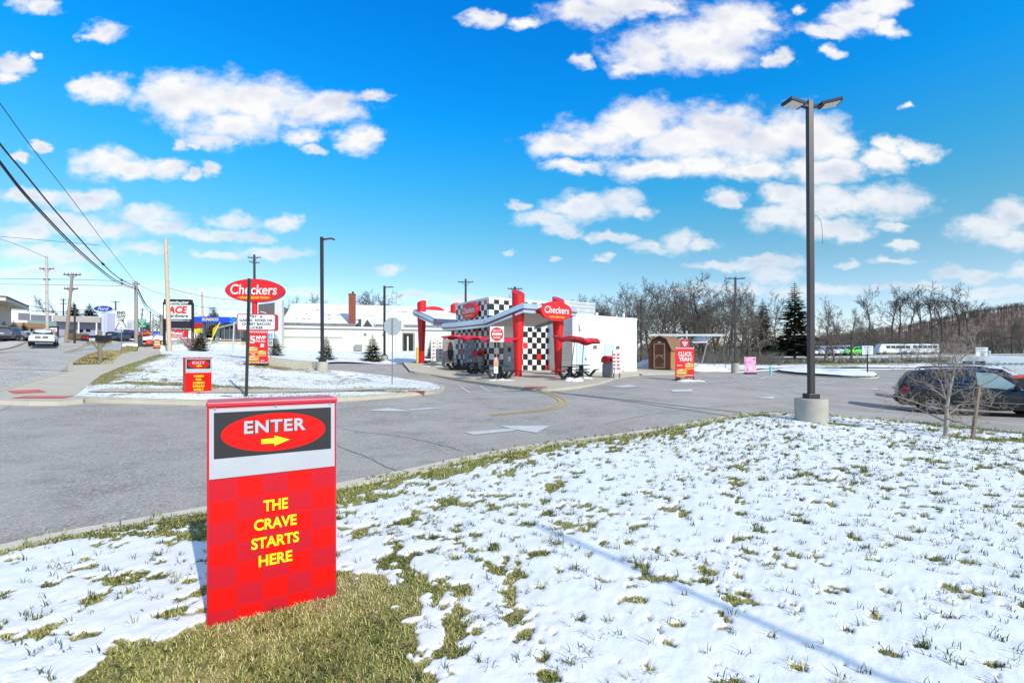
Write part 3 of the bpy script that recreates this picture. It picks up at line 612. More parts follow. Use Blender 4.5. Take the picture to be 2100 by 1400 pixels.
def grass():
    X = []; Y = []; LN = []; T = []; LE = []
    def add(x, y, ln, t, le): X.append(x); Y.append(y); LN.append(ln); T.append(t); LE.append(le)
    # worn turf round the sign
    n = 150000; x = RNG.uniform(-4.0, 1.4, n); y = RNG.uniform(1.5, 4.6, n); e = edge_dist(x, y); s = snow_cover(x, y, e); k = (s < .45) & (e > .22) & inside(np.vstack([EDGE, [[40, -10], [-12, -10]]]).tolist(), x, y); x, y = x[k], y[k]
    straw = fbm(x, y, 2.2, 3, 31); near = np.exp(-(((x + 1.35) / .7) ** 2 + ((y - 2.85) / .35) ** 2))
    t = np.clip(.27 + .9 * (straw - .5) + .42 * near + RNG.normal(0, .21, len(x)), 0, .78)
    add(x, y, RNG.uniform(.018, .042, len(x)), t, RNG.uniform(.6, 1.5, len(x)))
    n = 230000; x = RNG.uniform(-7, 13, n); y = RNG.uniform(1.6, 13, n); e = edge_dist(x, y); s = snow_cover(x, y, e); k = (s < .40) & (e > .24) & ((x > 1.3) | (y > 4.5)) & inside(np.vstack([EDGE, [[40, -10], [-12, -10]]]).tolist(), x, y); x, y = x[k], y[k]
    add(x, y, RNG.uniform(.03, .07, len(x)), np.clip(RNG.normal(.24, .16, len(x)), 0, .78), RNG.uniform(.3, 1.4, len(x)))
    LP = np.vstack([EDGE, [[40, -10], [-12, -10]]]).tolist()
    # along the kerb
    n = 210000; i = RNG.integers(0, len(EDGE), n); x = EDGE[i, 0] + RNG.uniform(.1, 1.6, n) * .8; y = EDGE[i, 1] - RNG.uniform(.05, 1.6, n) * .8; k = (y > 2) & (y < 15); x, y = x[k], y[k]
    e = edge_dist(x, y); s = snow_cover(x, y, e); k = (s < .45) & (e > .29) & (RNG.random(len(x)) < .75) & inside(LP, x, y); x, y, e = x[k], y[k], e[k]
    br = sstep(.55, .3, e) * sstep(.40, .54, fbm(x, y, .55, 3, 77) + .30 * sstep(5, 9, y) + .26 * sstep(-1.6, -2.6, x)); t = np.clip(.36 + .5 * (fbm(x, y, 1.5, 3, 41) - .5) + RNG.normal(0, .14, len(x)), 0, .78)
    t = np.where(RNG.random(len(x)) < br, RNG.uniform(.82, 1, len(x)), t); add(x, y, RNG.uniform(.012, .034, len(x)), t, RNG.uniform(.5, 1.45, len(x)))
    # tufts and single blades standing through the snow
    for a, b, r in zip(*TREE[0]):
        m = int(RNG.integers(16, 42)) if r > 0 else int(RNG.integers(3, 11)); q = r * .8 if r > 0 else .013
        x = a + RNG.normal(0, q * 1.1, m); y = b + RNG.normal(0, q * .8, m); add(x, y, RNG.uniform(.035, .085, m) * (.9 if r > 0 else 1), np.clip(RNG.normal(.06 if RNG.random() < .75 else .32, .10, m), 0, .75), RNG.uniform(.35, 1.35, m))
    x = np.concatenate(X); y = np.concatenate(Y); ln = np.concatenate(LN); t = np.concatenate(T); le = np.concatenate(LE)
    z = gv(x, y) + .116 + .014 * snow_cover(x, y, np.full(len(x), 5.0)); n = len(x)
    wd = RNG.uniform(.0034, .0068, n) * np.maximum(1, (y / 4.5) ** .7)
    blades('grass', x, y, z, RNG.uniform(0, 2 * math.pi, n), le, ln, wd, t)
    # the lawn of the island and the verge
    n = 60000; u = RNG.uniform(180, 900, n); q = RNG.uniform(14.6, 30, n); x = (u - CX) / F * q; k = inside(lawnp, x, q); x, y = x[k], q[k]
    s = isl_attr(x, y); c = fbm(x, y, 1.1, 4, 51); k = RNG.random(len(x)) < np.clip(1.6 - 2.0 * s + (.5 - c) * 2.5, .03, 1) * .8; x, y = x[k], y[k]; n = len(x)
    blades('grass', x, y, gv(x, y) + .125, RNG.uniform(0, 2 * math.pi, n), RNG.uniform(.1, 1.1, n), RNG.uniform(.03, .085, n), RNG.uniform(.008, .016, n), np.where(RNG.random(n) < .45, RNG.uniform(.80, .9, n), np.clip(RNG.normal(.18, .12, n), 0, .78)))
    n = 16000; al = RNG.uniform(-1, 40, n); ac = RNG.uniform(-.5, .8, n); x = RO.x + RD.x * al + RN.x * ac; y = RO.y + RD.y * al + RN.y * ac
    blades('grass', x, y, gv(x, y) + .12, RNG.uniform(0, 2 * math.pi, n), RNG.uniform(.2, 1.1, n), RNG.uniform(.03, .08, n), RNG.uniform(.012, .022, n), np.where(RNG.random(n) < .4, RNG.uniform(.80, .88, n), np.clip(RNG.normal(.5, .16, n), 0, .78)))
grass()
# ---------------------------------------------------------------- common object materials
red = mat('sign_red', (222, 22, 30), .35, var=.05, scale=4); deepred = mat('deep_red', (196, 24, 40), .4, var=.05); colred = mat('column_red', (214, 18, 26), .38, var=.05, scale=2)
berry = mat('berry_red', (186, 34, 66), .5, var=.06, scale=6); white = mat('white_panel', (224, 224, 222), .5, var=.03, scale=2); offwhite = mat('off_white', (226, 224, 214), .7, var=.05, scale=1.5)
black = mat('black_panel', (26, 26, 30), .5, var=.1, scale=6); yellow = mat('sign_yellow', (248, 220, 20), .4, var=.03); darkpole = mat('bronze_pole', (46, 40, 46), .45, var=.12, scale=4)
chrome = mat('polished_metal', (214, 218, 224), .12, metal=1.0, var=.04, scale=3); galv = mat('galvanised_steel', (150, 152, 150), .45, metal=.7, var=.15, scale=6)
plastic = mat('black_plastic', (30, 31, 36), .5, var=.15, scale=8); glassm = mat('dark_glass', (18, 24, 28), .06, var=0, spec=.8); rubber = mat('tyre_rubber', (24, 24, 25), .85, var=.15, scale=20)
woodold = mat('weathered_wood', (140, 122, 104), .9, var=.25, scale=7, bump=.5); woodpale = mat('pale_pole_wood', (206, 180, 152), .9, var=.14, scale=3, bump=.4); woodgrey = mat('grey_pole_wood', (160, 150, 140), .9, var=.2, scale=4, bump=.4)
greyp = mat('grey_panel', (150, 152, 156), .6, var=.06); lens = mat('lamp_lens', (214, 214, 206), .3, var=.05); orange = mat('orange_plastic', (246, 112, 26), .5, var=.06); green = mat('sign_green', (20, 140, 104), .45, var=.04)
blue = mat('sign_blue', (18, 44, 150), .4, var=.05); tealm = mat('teal_plastic', (110, 206, 206), .5, var=.05); maroon = mat('trim_maroon', (120, 20, 34), .4, var=.05); pink = mat('poster_pink', (248, 176, 204), .5, var=.05)
bun = mat('print_bun', (226, 150, 62), .5, var=.18, scale=9); chick = mat('print_chicken', (176, 96, 34), .5, var=.25, scale=14); lettuce = mat('print_lettuce', (120, 150, 48), .5, var=.2, scale=14); cream = mat('print_cream', (246, 226, 180), .5, var=.06, scale=9)
# ---------------------------------------------------------------- restaurant, laid out along its own axes a (front wall) and b (away)
A2 = Vector((.84, .545, 0)).normalized(); B2 = Vector((-.545, .84, 0)).normalized(); O1 = Vector((.67, 28.3, 0))
def ab(a, b, z): return O1 + A2 * a + B2 * b + Vector((0, 0, z))
def build_restaurant():
    rt = thing('restaurant', 'black and white checkered drive-through restaurant with red columns and silver butterfly canopies', 'restaurant', ab(1.24, 6.2, .5))
    z0, z1 = .3, 6.02; c = (1.24, 6.2)                         # near corner of the checkered block
    mb = MB(); mb.prism([ab(c[0] + .03, c[1] + .03, z0), ab(c[0] + 7.39, c[1] + .03, z0), ab(c[0] + 7.39, c[1] + 5.34, z0), ab(c[0] + .03, c[1] + 5.34, z0)][::-1], (0, 0, z1 - z0 - .1), 0)
    wall = mb.build('wall', white, rt)
    ff = Fr(ab(c[0], c[1], 0), A2); lf = Fr(ab(c[0], c[1] + 5.37, 0), -B2)
    T = .425; mb = MB(); TM = [white, mat('tile_black', (30, 30, 40), .25, var=.08), mat('tile_red', (226, 44, 44), .3, var=.05)]
    def tiles(fr, x0, x1, zb, zt, par, reds, org=0.0):
        i0 = math.floor((x0 - org) / T)
        i = i0
        while org + i * T < x1 - .01:
            a0 = max(x0, org + i * T); a1 = min(x1, org + (i + 1) * T); j = 0
            while zb + j * T < zt - .01:
                b0 = zb + j * T; b1 = min(zt, b0 + T); k = (i + j + par) % 2; m = 2 if (i, j) in reds else (1 if k else 0)
                mb.rect(fr, a0 + .008, a1 - .008, b0 + .008, b1 - .008, .012, m); j += 1
            i += 1
    tiles(ff, 0, 1.22, .68, 3.9, 0, [(0, 7)]); tiles(ff, 2.22, 5.5, .68, 4.0, 0, [(7, 4), (10, 2), (12, 0)]); tiles(ff, 0, 7.38, 4.3, 5.88, 1, [])
    mb.build('checkered_tiles', TM, wall); mb = MB()
    tiles(lf, 0.0, 5.37, .68, 4.2, 1, [(1, 5), (8, 7), (2, 3), (10, 3)]); tiles(lf, 0.0, 5.37, 4.3, 5.88, 1, [(11, 3)])
    mb.build('checkered_tiles', TM, wall)
    mb = MB(); mb.slab(ff, -.04, 7.45, 5.9, 6.06, -.1, .04); mb.slab(lf, -.03, 5.33, 5.9, 6.06, -.1, .04); mb.build('parapet_cap', white, rt)
    # low white block behind the left face
    mb = MB(); mb.prism([ab(1.9, 11.54, z0), ab(8.6, 11.54, z0), ab(8.6, 13.2, z0), ab(1.9, 13.2, z0)][::-1], (0, 0, 4.1)); mb.build('rear_wall', white, rt)
    # door and menu board on the shaded faces
    mb = MB(); mb.slab(ff, 1.26, 2.18, .55, 2.9, 0, .05, 0); d = mb.build('door', greyp, rt)
    mb = MB(); mb.slab(ff, 1.42, 1.98, 2.62, 2.86, .052, .07, 0); mb.rect(ff, 1.45, 1.95, 2.66, 2.82, .072, 1); mb.rect(ff, 1.5, 1.9, 2.72, 2.76, .075, 0); mb.build('door_sign', [white, red, black], d); mb = MB(); mb.rect(ff, 1.58, 1.86, 2.1, 2.42, .054, 0); mb.build('door_window', [black], d); mb = MB(); mb.oval(ff, 1.72, 1.68, .1, .1, .054, 0, 14); mb.oval(ff, 1.72, 1.5, .1, .1, .054, 0, 14)
    mb.build('door_notices', [white, red, black], d)
    mb = MB(); mb.slab(ff, 2.0, 2.06, 1.35, 1.6, .05, .11); mb.build('handle', galv, d)
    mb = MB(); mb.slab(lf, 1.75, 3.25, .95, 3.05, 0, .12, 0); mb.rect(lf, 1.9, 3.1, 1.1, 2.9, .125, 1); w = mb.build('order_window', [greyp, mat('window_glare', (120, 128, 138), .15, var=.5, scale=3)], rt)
    mb = MB()
    for k in range(14): a = 2.0 + random.random() * .9; b = 1.2 + random.random() * 1.5; mb.rect(lf, a, a + .08 + .12 * random.random(), b, b + .06 + .1 * random.random(), .13, random.choice([0, 0, 1, 2]))
    mb.build('window_posters', [white, black, galv], w)
    # butterfly canopy: wings rise to both ends, low eave between
    prof = [(0, 4.88), (4.57, 4.25), (9.0, 4.3), (12.6, 4.55), (13.3, 4.95), (17.85, 6.1)]
    def sheet(name, plist, a0, a1, up, m, th=.05):
        mb = MB()
        for (b0, h0), (b1, h1) in zip(plist[:-1], plist[1:]):
            p = [ab(a0, b0, h0 + up), ab(a1, b0, h0 + up), ab(a1, b1, h1 + up), ab(a0, b1, h1 + up)]; mb.prism(p, (0, 0, -th))
        return mb.build(name, m, rt)
    plank = mat('soffit_planks', (206, 206, 204), .6, var=.05)
    nt = plank.node_tree; b = nt.nodes['Principled BSDF']; wv = nt.nodes.new('ShaderNodeTexWave'); wv.inputs['Scale'].default_value = 1.7; wv.bands_direction = 'X'; tcn = nt.nodes.new('ShaderNodeTexCoord'); mp = nt.nodes.new('ShaderNodeMapping'); mp.inputs['Rotation'].default_value = (0, 0, -.58 + math.pi / 2)
    nt.links.new(tcn.outputs['Object'], mp.inputs[0]); nt.links.new(mp.outputs[0], wv.inputs[0]); bp = nt.nodes.new('ShaderNodeBump'); bp.inputs['Strength'].default_value = .9; bp.inputs['Distance'].default_value = .05; nt.links.new(wv.outputs['Fac'], bp.inputs['Height']); nt.links.new(bp.outputs[0], b.inputs['Normal'])
    roofm = mat('canopy_roof', (214, 216, 220), .5, var=.05)
    def canopy(name, plist, a1):
        cn = sheet(name, plist, .04, a1 - .04, .0, roofm)
        s = sheet('soffit', plist, .06, a1 - .06, -.30, plank, .03); s.parent = cn; s.matrix_parent_inverse = WM(cn).inverted()
        return cn
    chromeb = mat('sky_tinted_metal', (190, 206, 226), .16, metal=1.0, var=.10, scale=1.5)  # blue of the reflected sky is put into the metal's colour
    def fascia(mb, p, q, o):                                    # p, q: (a, b, z) at the top; o: outward offset (da, db)
        for d0, d1, ex, m in ((.02, -.29, .05, 0), (-.29, -.36, .075, 1), (-.36, -.54, -.02, 0)):
            e = A2 * (o[0] * ex) + B2 * (o[1] * ex); P0 = ab(*p) + e; P1 = ab(*q) + e
            mb.prism([P0 + Vector((0, 0, d0)), P1 + Vector((0, 0, d0)), P1 + Vector((0, 0, d1)), P0 + Vector((0, 0, d1))], -(A2 * o[0] + B2 * o[1]) * (.06 if m else .05), m)
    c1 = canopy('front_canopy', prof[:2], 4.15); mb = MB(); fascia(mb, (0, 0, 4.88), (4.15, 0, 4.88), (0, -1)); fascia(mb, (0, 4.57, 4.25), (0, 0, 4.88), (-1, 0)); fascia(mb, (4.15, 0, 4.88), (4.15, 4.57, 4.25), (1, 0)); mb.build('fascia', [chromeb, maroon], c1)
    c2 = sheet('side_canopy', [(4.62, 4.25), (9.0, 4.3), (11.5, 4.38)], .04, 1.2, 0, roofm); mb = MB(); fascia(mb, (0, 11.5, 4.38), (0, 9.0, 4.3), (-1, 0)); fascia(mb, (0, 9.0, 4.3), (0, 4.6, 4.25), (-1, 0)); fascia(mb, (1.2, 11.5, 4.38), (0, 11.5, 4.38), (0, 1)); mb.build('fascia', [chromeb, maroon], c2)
    c1b = sheet('porch_roof', [(4.62, 4.25), (6.14, 4.25)], 1.26, 4.11, 0, roofm)
    sn = MB()
    q = [ab(.08, 13.36, 4.98), ab(4.05, 13.36, 4.98), ab(4.05, 17.7, 6.10), ab(.08, 17.7, 6.10)]; sn.prism(q, (0, 0, .06))
    sn.prism([ab(.08, 4.8, 4.26), ab(1.15, 4.8, 4.26), ab(1.15, 11.3, 4.38), ab(.08, 11.3, 4.38)], (0, 0, .07)); sn.build('roof_snow', snowm, rt)
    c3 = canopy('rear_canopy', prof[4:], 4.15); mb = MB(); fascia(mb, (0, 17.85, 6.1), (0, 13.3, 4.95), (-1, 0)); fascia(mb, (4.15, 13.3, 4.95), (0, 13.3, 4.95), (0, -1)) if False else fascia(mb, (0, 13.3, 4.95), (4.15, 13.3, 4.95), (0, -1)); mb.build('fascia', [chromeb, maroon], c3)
    # tapered columns with slanted tops
    def column(a, b, zb, zt, slant):
        p = ab(a, b, 0); n = 28; v = []; lv = [(zb, .225), (zb + 2.2, .29), (zt - 1.9, .375), (zt - .3, .405)]
        mb = MB(); i0 = 0
        for z, r in lv[:-1]: v += [(p.x + r * math.cos(2 * math.pi * k / n), p.y + r * math.sin(2 * math.pi * k / n), z) for k in range(n)]
        r = lv[-1][1]
        for k in range(n):
            t = 2 * math.pi * k / n; v.append((p.x + r * math.cos(t), p.y + r * math.sin(t), zt - .28 - slant.x * math.cos(t) - slant.y * math.sin(t)))
        f = [(j * n + k, j * n + (k + 1) % n, (j + 1) * n + (k + 1) % n, (j + 1) * n + k) for j in range(3) for k in range(n)]; mb.raw(v, f); mb.poly(v[3 * n:], 1)
        mb.build('column', [colred, deepred], rt, smooth=2)
    sl = Vector((.13, -.20, 0)); column(.36, 1.08, .5, 5.98, sl); column(3.64, 1.22, .5, 5.82, sl * .85); sl2 = Vector((-.12, .10, 0)); column(.36, 16.7, .75, 6.95, sl2); column(3.64, 16.7, .75, 6.95, sl2)
    # oval signs
    def oval_sign(fr, w, h, wm=.62, lab=None):
        mb = MB(); mb.oval(fr, 0, 0, w / 2, h / 2, .12, 0, 48, depth=.24); o = mb.build('oval_sign', red, rt)
        m2 = MB(); m2.oval(fr, 0, 0, w / 2 - .05, h / 2 - .05, .125, 2, 48); m2.text(fr, 'Checkers', 0, .07, w * .78, h * .36, .13, 0, bold=.012, shear=.12)
        m2.text(fr, '• CRAZY GOOD FOOD •', 0, -h * .30, w * .52, h * .085, .13, 1, bold=.02); m2.build('lettering', [white, yellow, red], o)
    oval_sign(Fr(ab(2.35, -.16, 4.53), A2), 2.45, 1.22); oval_sign(Fr(ab(c[0] - .2, 6.2 + 2.55, 5.25), -B2), 2.5, 1.25); oval_sign(Fr(ab(2.1, 18.0, 5.95), -A2), 2.4, 1.2)
    # white extension
    e0 = (O1 * 0); E = Vector((4.44, 34.7, 0))
    def eb(a, b, z): return E + A2 * a + B2 * b + Vector((0, 0, z))
    ef = Fr(eb(0, 0, 0), A2); er = Fr(eb(0, 3.0, 0), -B2)
    mb = MB(); mb.prism([eb(0, 0, .3), eb(6.78, 0, .3), eb(6.78, 9, .3), eb(0, 9, .3)][::-1], (0, 0, 4.5)); xw = mb.build('extension_wall', white, rt)
    mb = MB(); mb.slab(ef, -.03, 6.81, 4.72, 4.88, -.12, .035); mb.slab(er, 0, 3.0, 4.72, 4.88, -.12, .035); mb.build('parapet_cap', white, xw)
    mb = MB(); seam = mat('panel_seam', (178, 178, 176), .8, var=0)
    for z in (1.48, 3.55): mb.rect(ef, 0, 6.78, z, z + .018, .004)
    for a in (2.35, 5.7): mb.rect(ef, a, a + .02, .4, 4.7, .005)
    for z in (1.48, 3.55): mb.rect(er, 0, 2.96, z, z + .018, .004)
    mb.build('panel_joints', seam, xw)
    dm = mat('service_door', (190, 204, 208), .5, var=.03)
    for a in (.34, 3.2):
        mb = MB(); mb.slab(ef, a, a + 1.02, .58, 2.75, 0, .045); d = mb.build('door', dm, rt); mb = MB(); mb.slab(ef, a + .84, a + .93, 1.5, 1.66, .045, .12); mb.build('handle', galv, d)
    for a in (2.15, 4.55):
        mb = MB(); mb.slab(ef, a - .04, a + .04, 2.42, 2.52, 0, .06); mb.slab(ef, a - .12, a - .05, 2.36, 2.6, .05, .16); mb.slab(ef, a + .05, a + .12, 2.36, 2.6, .05, .16); mb.build('wall_lamp', galv, rt)
    mb = MB(); mb.tube([eb(.62, -.06, 3.75), eb(.62, -.06, 3.98), eb(.58, -.02, 4.1)], .03, 6); mb.box(eb(.68, -.07, 3.72), (.16, .1, .06), .58); mb.build('spout', galv, rt)
    mb = MB(); mb.box(eb(4.6, -.12, .78), (.1, .1, .42), .58); mb.box(eb(5.2, -.12, .66), (.16, .12, .16), .58); mb.build('wall_pipe', white, rt)
    mb = MB(); mb.box(eb(2.9, .6, 5.0), (.22, .22, .34), .58); mb.box(eb(6.2, .9, 5.1), (.14, .14, .5), .58); mb.build('roof_vent', white, rt)
    # slatted screen on the roof
    mb = MB(); sf = Fr(eb(1.2, 4.2, 0), A2)
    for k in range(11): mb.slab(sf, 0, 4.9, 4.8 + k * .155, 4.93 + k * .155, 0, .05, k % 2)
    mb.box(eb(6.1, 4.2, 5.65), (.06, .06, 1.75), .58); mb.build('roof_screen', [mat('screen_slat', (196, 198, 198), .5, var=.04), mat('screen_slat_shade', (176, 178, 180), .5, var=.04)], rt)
    return eb
eb = build_restaurant()
# ---------------------------------------------------------------- picnic tables and umbrellas
def make_table():
    t = thing('picnic_table', '', 'table', group='picnic tables outside the restaurant')
    mb = MB(); n = 6; mb.prism([(.62 * math.cos(math.pi * k / 3 + .5), .62 * math.sin(math.pi * k / 3 + .5), .70) for k in range(6)][::-1], (0, 0, .05)); mb.build('table_top', plastic, t, local=True, bevel=.012)
    mb = MB(); mb.box((0, 0, .36), (.22, .22, .70)); mb.build('pedestal', plastic, t, local=True, bevel=.02)
    for k in range(4):
        a = math.pi / 2 * k + .4; d = Vector((math.cos(a), math.sin(a), 0)); s = Vector((-d.y, d.x, 0))
        mb = MB(); c = d * .98; mb.prism([c + s * .48 - d * .15, c + s * .36 + d * .15, c - s * .36 + d * .15, c - s * .48 - d * .15], (0, 0, .05)); o = mb.build('seat', plastic, t, local=True, bevel=.01)
        for q in o.data.vertices: q.co.z += .43
        mb = MB(); mb.prism([d * .96 + Vector((0, 0, .43)) + s * .05, d * .74 + Vector((0, 0, .43)) + s * .05, d * .46 + s * .05 + Vector((0, 0, .03)), d * .62 + s * .05 + Vector((0, 0, .03))], s * -.10)
        mb.prism([d * .14 + Vector((0, 0, .40)) + s * .05, d * .14 + Vector((0, 0, .26)) + s * .05, d * .46 + s * .05 + Vector((0, 0, .03)), d * .62 + s * .05 + Vector((0, 0, .03))], s * -.10); mb.build('leg', plastic, t, local=True)
    return t
def make_umbrella():
    t = thing('patio_umbrella', '', 'umbrella', group='red umbrellas over the picnic tables')
    mb = MB(); mb.cyl((0, 0, .70), (0, 0, 2.36), .022, n=8); mb.build('pole', darkpole, t, local=True)
    mb = MB(); nr, n = 7, 32; v = []
    for i in range(nr):
        for k in range(n):
            a = 2 * math.pi * k / n; q = i / (nr - 1); sq = 1.0 / max(abs(math.cos(a)), abs(math.sin(a))) ** .55; r = 1.02 * q * sq
            z = 2.40 - .05 * q - .06 * q * q + .10 * q * q * max(0, math.cos(4 * a)) * -1 + (.05 * q * q * abs(math.sin(2 * a)))
            v.append((r * math.cos(a), r * math.sin(a), z))
    f = [(i * n + k, i * n + (k + 1) % n, (i + 1) * n + (k + 1) % n, (i + 1) * n + k) for i in range(nr - 1) for k in range(n)]
    e = len(v); v += [(x * 1.0, y * 1.0, z - .085) for x, y, z in v[-n:]]; f += [((nr - 1) * n + k, (nr - 1) * n + (k + 1) % n, e + (k + 1) % n, e + k) for k in range(n)]
    mb.raw(v, f); o = mb.build('canopy', mat('umbrella_red', (224, 26, 52), .3, var=.05, scale=3), t, smooth=True, local=True)
    md = o.modifiers.new('so', 'SOLIDIFY'); md.thickness = .02
    return t
tab = make_table(); umb = make_umbrella()
tl = ['table under the row of red umbrellas farthest from the door', 'table in the middle of the three beside the checkered wall', 'table behind the do not enter sign, snow at its feet', 'front table of the pair before the white wall', 'rear table of the pair before the white wall']
for i, (u, Y, rz, tx, ty) in enumerate([(940, 33.0, .2, .0, .0), (976, 31.0, .6, .02, .02), (1026, 27.6, .1, .03, -.03), (1169, 26.6, .3, .05, .12), (1192, 29.8, .9, .06, .10)]):
    p = at(u, Y, .13); o = tab if i == 0 else copy_tree(tab); o.location = p; o.rotation_euler = (0, 0, rz); o['label'] = 'black picnic ' + tl[i]
    w = umb if i == 0 else copy_tree(umb); w.location = p; w.rotation_euler = (tx, ty, rz + .4); w['label'] = 'tilted red patio umbrella over the ' + tl[i].replace('table under the row of red umbrellas', 'table').replace(' of the three beside the checkered wall', ' beside the checkered wall').replace(', snow at its feet', '')
# ---------------------------------------------------------------- things round the restaurant
def post_box(t, name, p0, p1, w, m): mb = MB(); mb.bar(p0, p1, w, w); return mb.build(name, m, t)
def build_dne():
    p = at(1018.5, 25.2, .13); t = thing('road_sign', 'square white sign with red disc reading DO NOT ENTER at the kerb', 'sign', p)
    mb = MB(); mb.bar(p + Vector((-.03, 0, 0)), p + Vector((.03, 0, 2.95)), .055, .04); mb.build('post', galv, t)
    fr = Fr(p + Vector((.02, -.04, 2.55)), (.97, .24, 0)); mb = MB(); mb.slab(fr, -.38, .38, -.40, .42, -.012, 0, 0); pn = mb.build('sign_panel', white, t)
    mb = MB(); mb.oval(fr, 0, .01, .345, .37, .004, 1, 40); mb.rect(fr, -.27, .27, -.04, .07, .007, 0); mb.text(fr, 'DO NOT', 0, .19, .40, .10, .008, 0, bold=.02); mb.text(fr, 'ENTER', 0, -.17, .36, .10, .008, 0, bold=.02); mb.build('lettering', [white, red], pn)
    fr = Fr(p + Vector((-.04, -.05, .9)), (.97, .24, 0)); mb = MB(); mb.slab(fr, -.11, .12, -.42, .42, -.01, 0, 0); pb = mb.build('notice', white, t)
    mb = MB(); mb.rect(fr, -.10, .11, .17, .40, .004, 1); mb.rect(fr, -.06, .07, .30, .36, .006, 0); mb.rect(fr, -.07, .08, .21, .26, .006, 0); mb.rect(fr, -.10, .11, -.06, .15, .004, 2)
    for k in range(5): mb.rect(fr, -.06, .05, -.14 - k * .05, -.12 - k * .05, .004, 3)
    mb.build('notice_print', [white, deepred, bun, greyp], pb)
build_dne()
def build_banner(name, label, p, xdir, w, h, kind):
    t = thing(name, label, 'banner sign', p); fr = Fr(p, xdir)
    mb = MB(); mb.slab(fr, -w / 2 - .03, w / 2 + .03, 0.02, .08, -.5, .5); mb.build('base', plastic, t)
    mb = MB(); mb.slab(fr, -w / 2, w / 2, .06, h, -.03, .03); f = mb.build('panel', red, t)
    mb = MB(); n = 12; s = w / n
    for k in range(n):
        for y in ([h - .10] if kind == 'cluck' else [h - .10, .07]): mb.flat(fr, [(-w / 2 + k * s, y), (-w / 2 + (k + .5) * s, y), (-w / 2 + (k + 1) * s, y + .08), (-w / 2 + (k + .5) * s, y + .08)], .033, 0)
    def burger(cx, cy, r):
        mb.oval(fr, cx, cy - r * .45, r, r * .30, .034, 1, 24); mb.oval(fr, cx - r * .05, cy - r * .16, r * 1.06, r * .24, .0355, 2, 24); mb.oval(fr, cx + r * .05, cy + .0, r * 1.0, r * .15, .037, 3, 24); mb.oval(fr, cx, cy - r * .05, r * .9, r * .12, .0385, 4, 24); mb.oval(fr, cx, cy + r * .32, r * .98, r * .36, .040, 1, 28); mb.oval(fr, cx - r * .2, cy + r * .45, r * .4, r * .12, .0415, 4, 16)
    if kind == 'cluck':
        mb.text(fr, 'CLUCK', .02, h * .80, w * .74, h * .13, .036, 0, bold=.03); mb.text(fr, 'YEAH!', .04, h * .645, w * .72, h * .13, .036, 0, bold=.03); burger(w * .24, h * .44, w * .25); burger(-w * .17, h * .24, w * .30)
        mb.rect(fr, -w / 2, w / 2, .07, h * .105, .0335, 5); mb.text(fr, 'CRISPY or GRILLED', w * .1, h * .07, w * .66, h * .035, .036, 0, bold=.02)
        mb.rect(fr, -w * .42, -w * .14, h * .45, h * .47, .036, 0); mb.rect(fr, w * .14, w * .44, h * .155, h * .175, .036, 0)
    else:
        mb.text(fr, '5', -w * .22, h * .74, w * .26, h * .22, .036, 0, bold=.03); mb.text(fr, '$', -w * .42, h * .81, w * .10, h * .09, .036, 0, bold=.02); mb.text(fr, 'MVP', w * .18, h * .80, w * .46, h * .11, .036, 0, bold=.03); mb.text(fr, 'MEAL DEAL', w * .18, h * .70, w * .44, h * .05, .036, 0, bold=.03)
        burger(-w * .2, h * .44, w * .24); burger(w * .23, h * .34, w * .22); burger(-w * .18, h * .17, w * .28); mb.rect(fr, w * .16, w * .32, h * .52, h * .62, .036, 0); mb.rect(fr, w * .16, w * .34, h * .12, h * .14, .036, 0); mb.rect(fr, -w * .3, -w * .1, h * .30, h * .32, .036, 0)
    mb.build('print', [white, bun, chick, lettuce, cream, black], f); return t
build_banner('promotion_banner', 'red banner reading CLUCK YEAH! with two chicken sandwiches, snow lumps at its foot', at(1404, 29.6), (.99, .1, 0), 1.22, 2.1, 'cluck')
build_banner('promotion_banner', 'red banner reading $5 MVP with burgers beside the tall oval pylon sign', at(528, 26.0, .13), (.98, .2, 0), 1.05, 1.86, 'mvp')
def build_pink():
    p = at(1540, 39.5); t = thing('sidewalk_sign', 'pink poster sign with strawberries on a wheeled base', 'sidewalk sign', p); fr = Fr(p, (.98, -.15, 0), (0, .12, 1))
    mb = MB(); mb.box(p + Vector((0, .1, .09)), (.9, .55, .12)); mb.build('base', plastic, t, bevel=.02)
    for s in (-1, 1): mb = MB(); mb.lathe([(0, -.03), (.07, -.03), (.07, .03), (0, .03)], p + Vector((.38 * s, .3, .07)), 12, axis='Y'); mb.build('wheel', rubber, t)
    mb = MB(); mb.slab(fr, -.44, .44, .2, 1.46, -.05, .02); f = mb.build('panel', pink, t); mb = MB()
    for k in range(16): a = random.choice([-1, 1]) * random.uniform(.25, .40); b = random.uniform(.28, 1.4); mb.oval(fr, a, b, .045, .055, .024 + k * .0004, 0, 12)
    mb.rect(fr, -.2, .2, 1.03, 1.08, .024, 1); mb.rect(fr, -.15, .15, .90, .95, .024, 1); mb.rect(fr, -.1, .12, .4, .62, .024, 2); mb.build('print', [mat('print_strawberry', (222, 60, 96), .5, var=.1), mat('print_purple', (190, 90, 190), .5, var=.1), white], f)
build_pink()
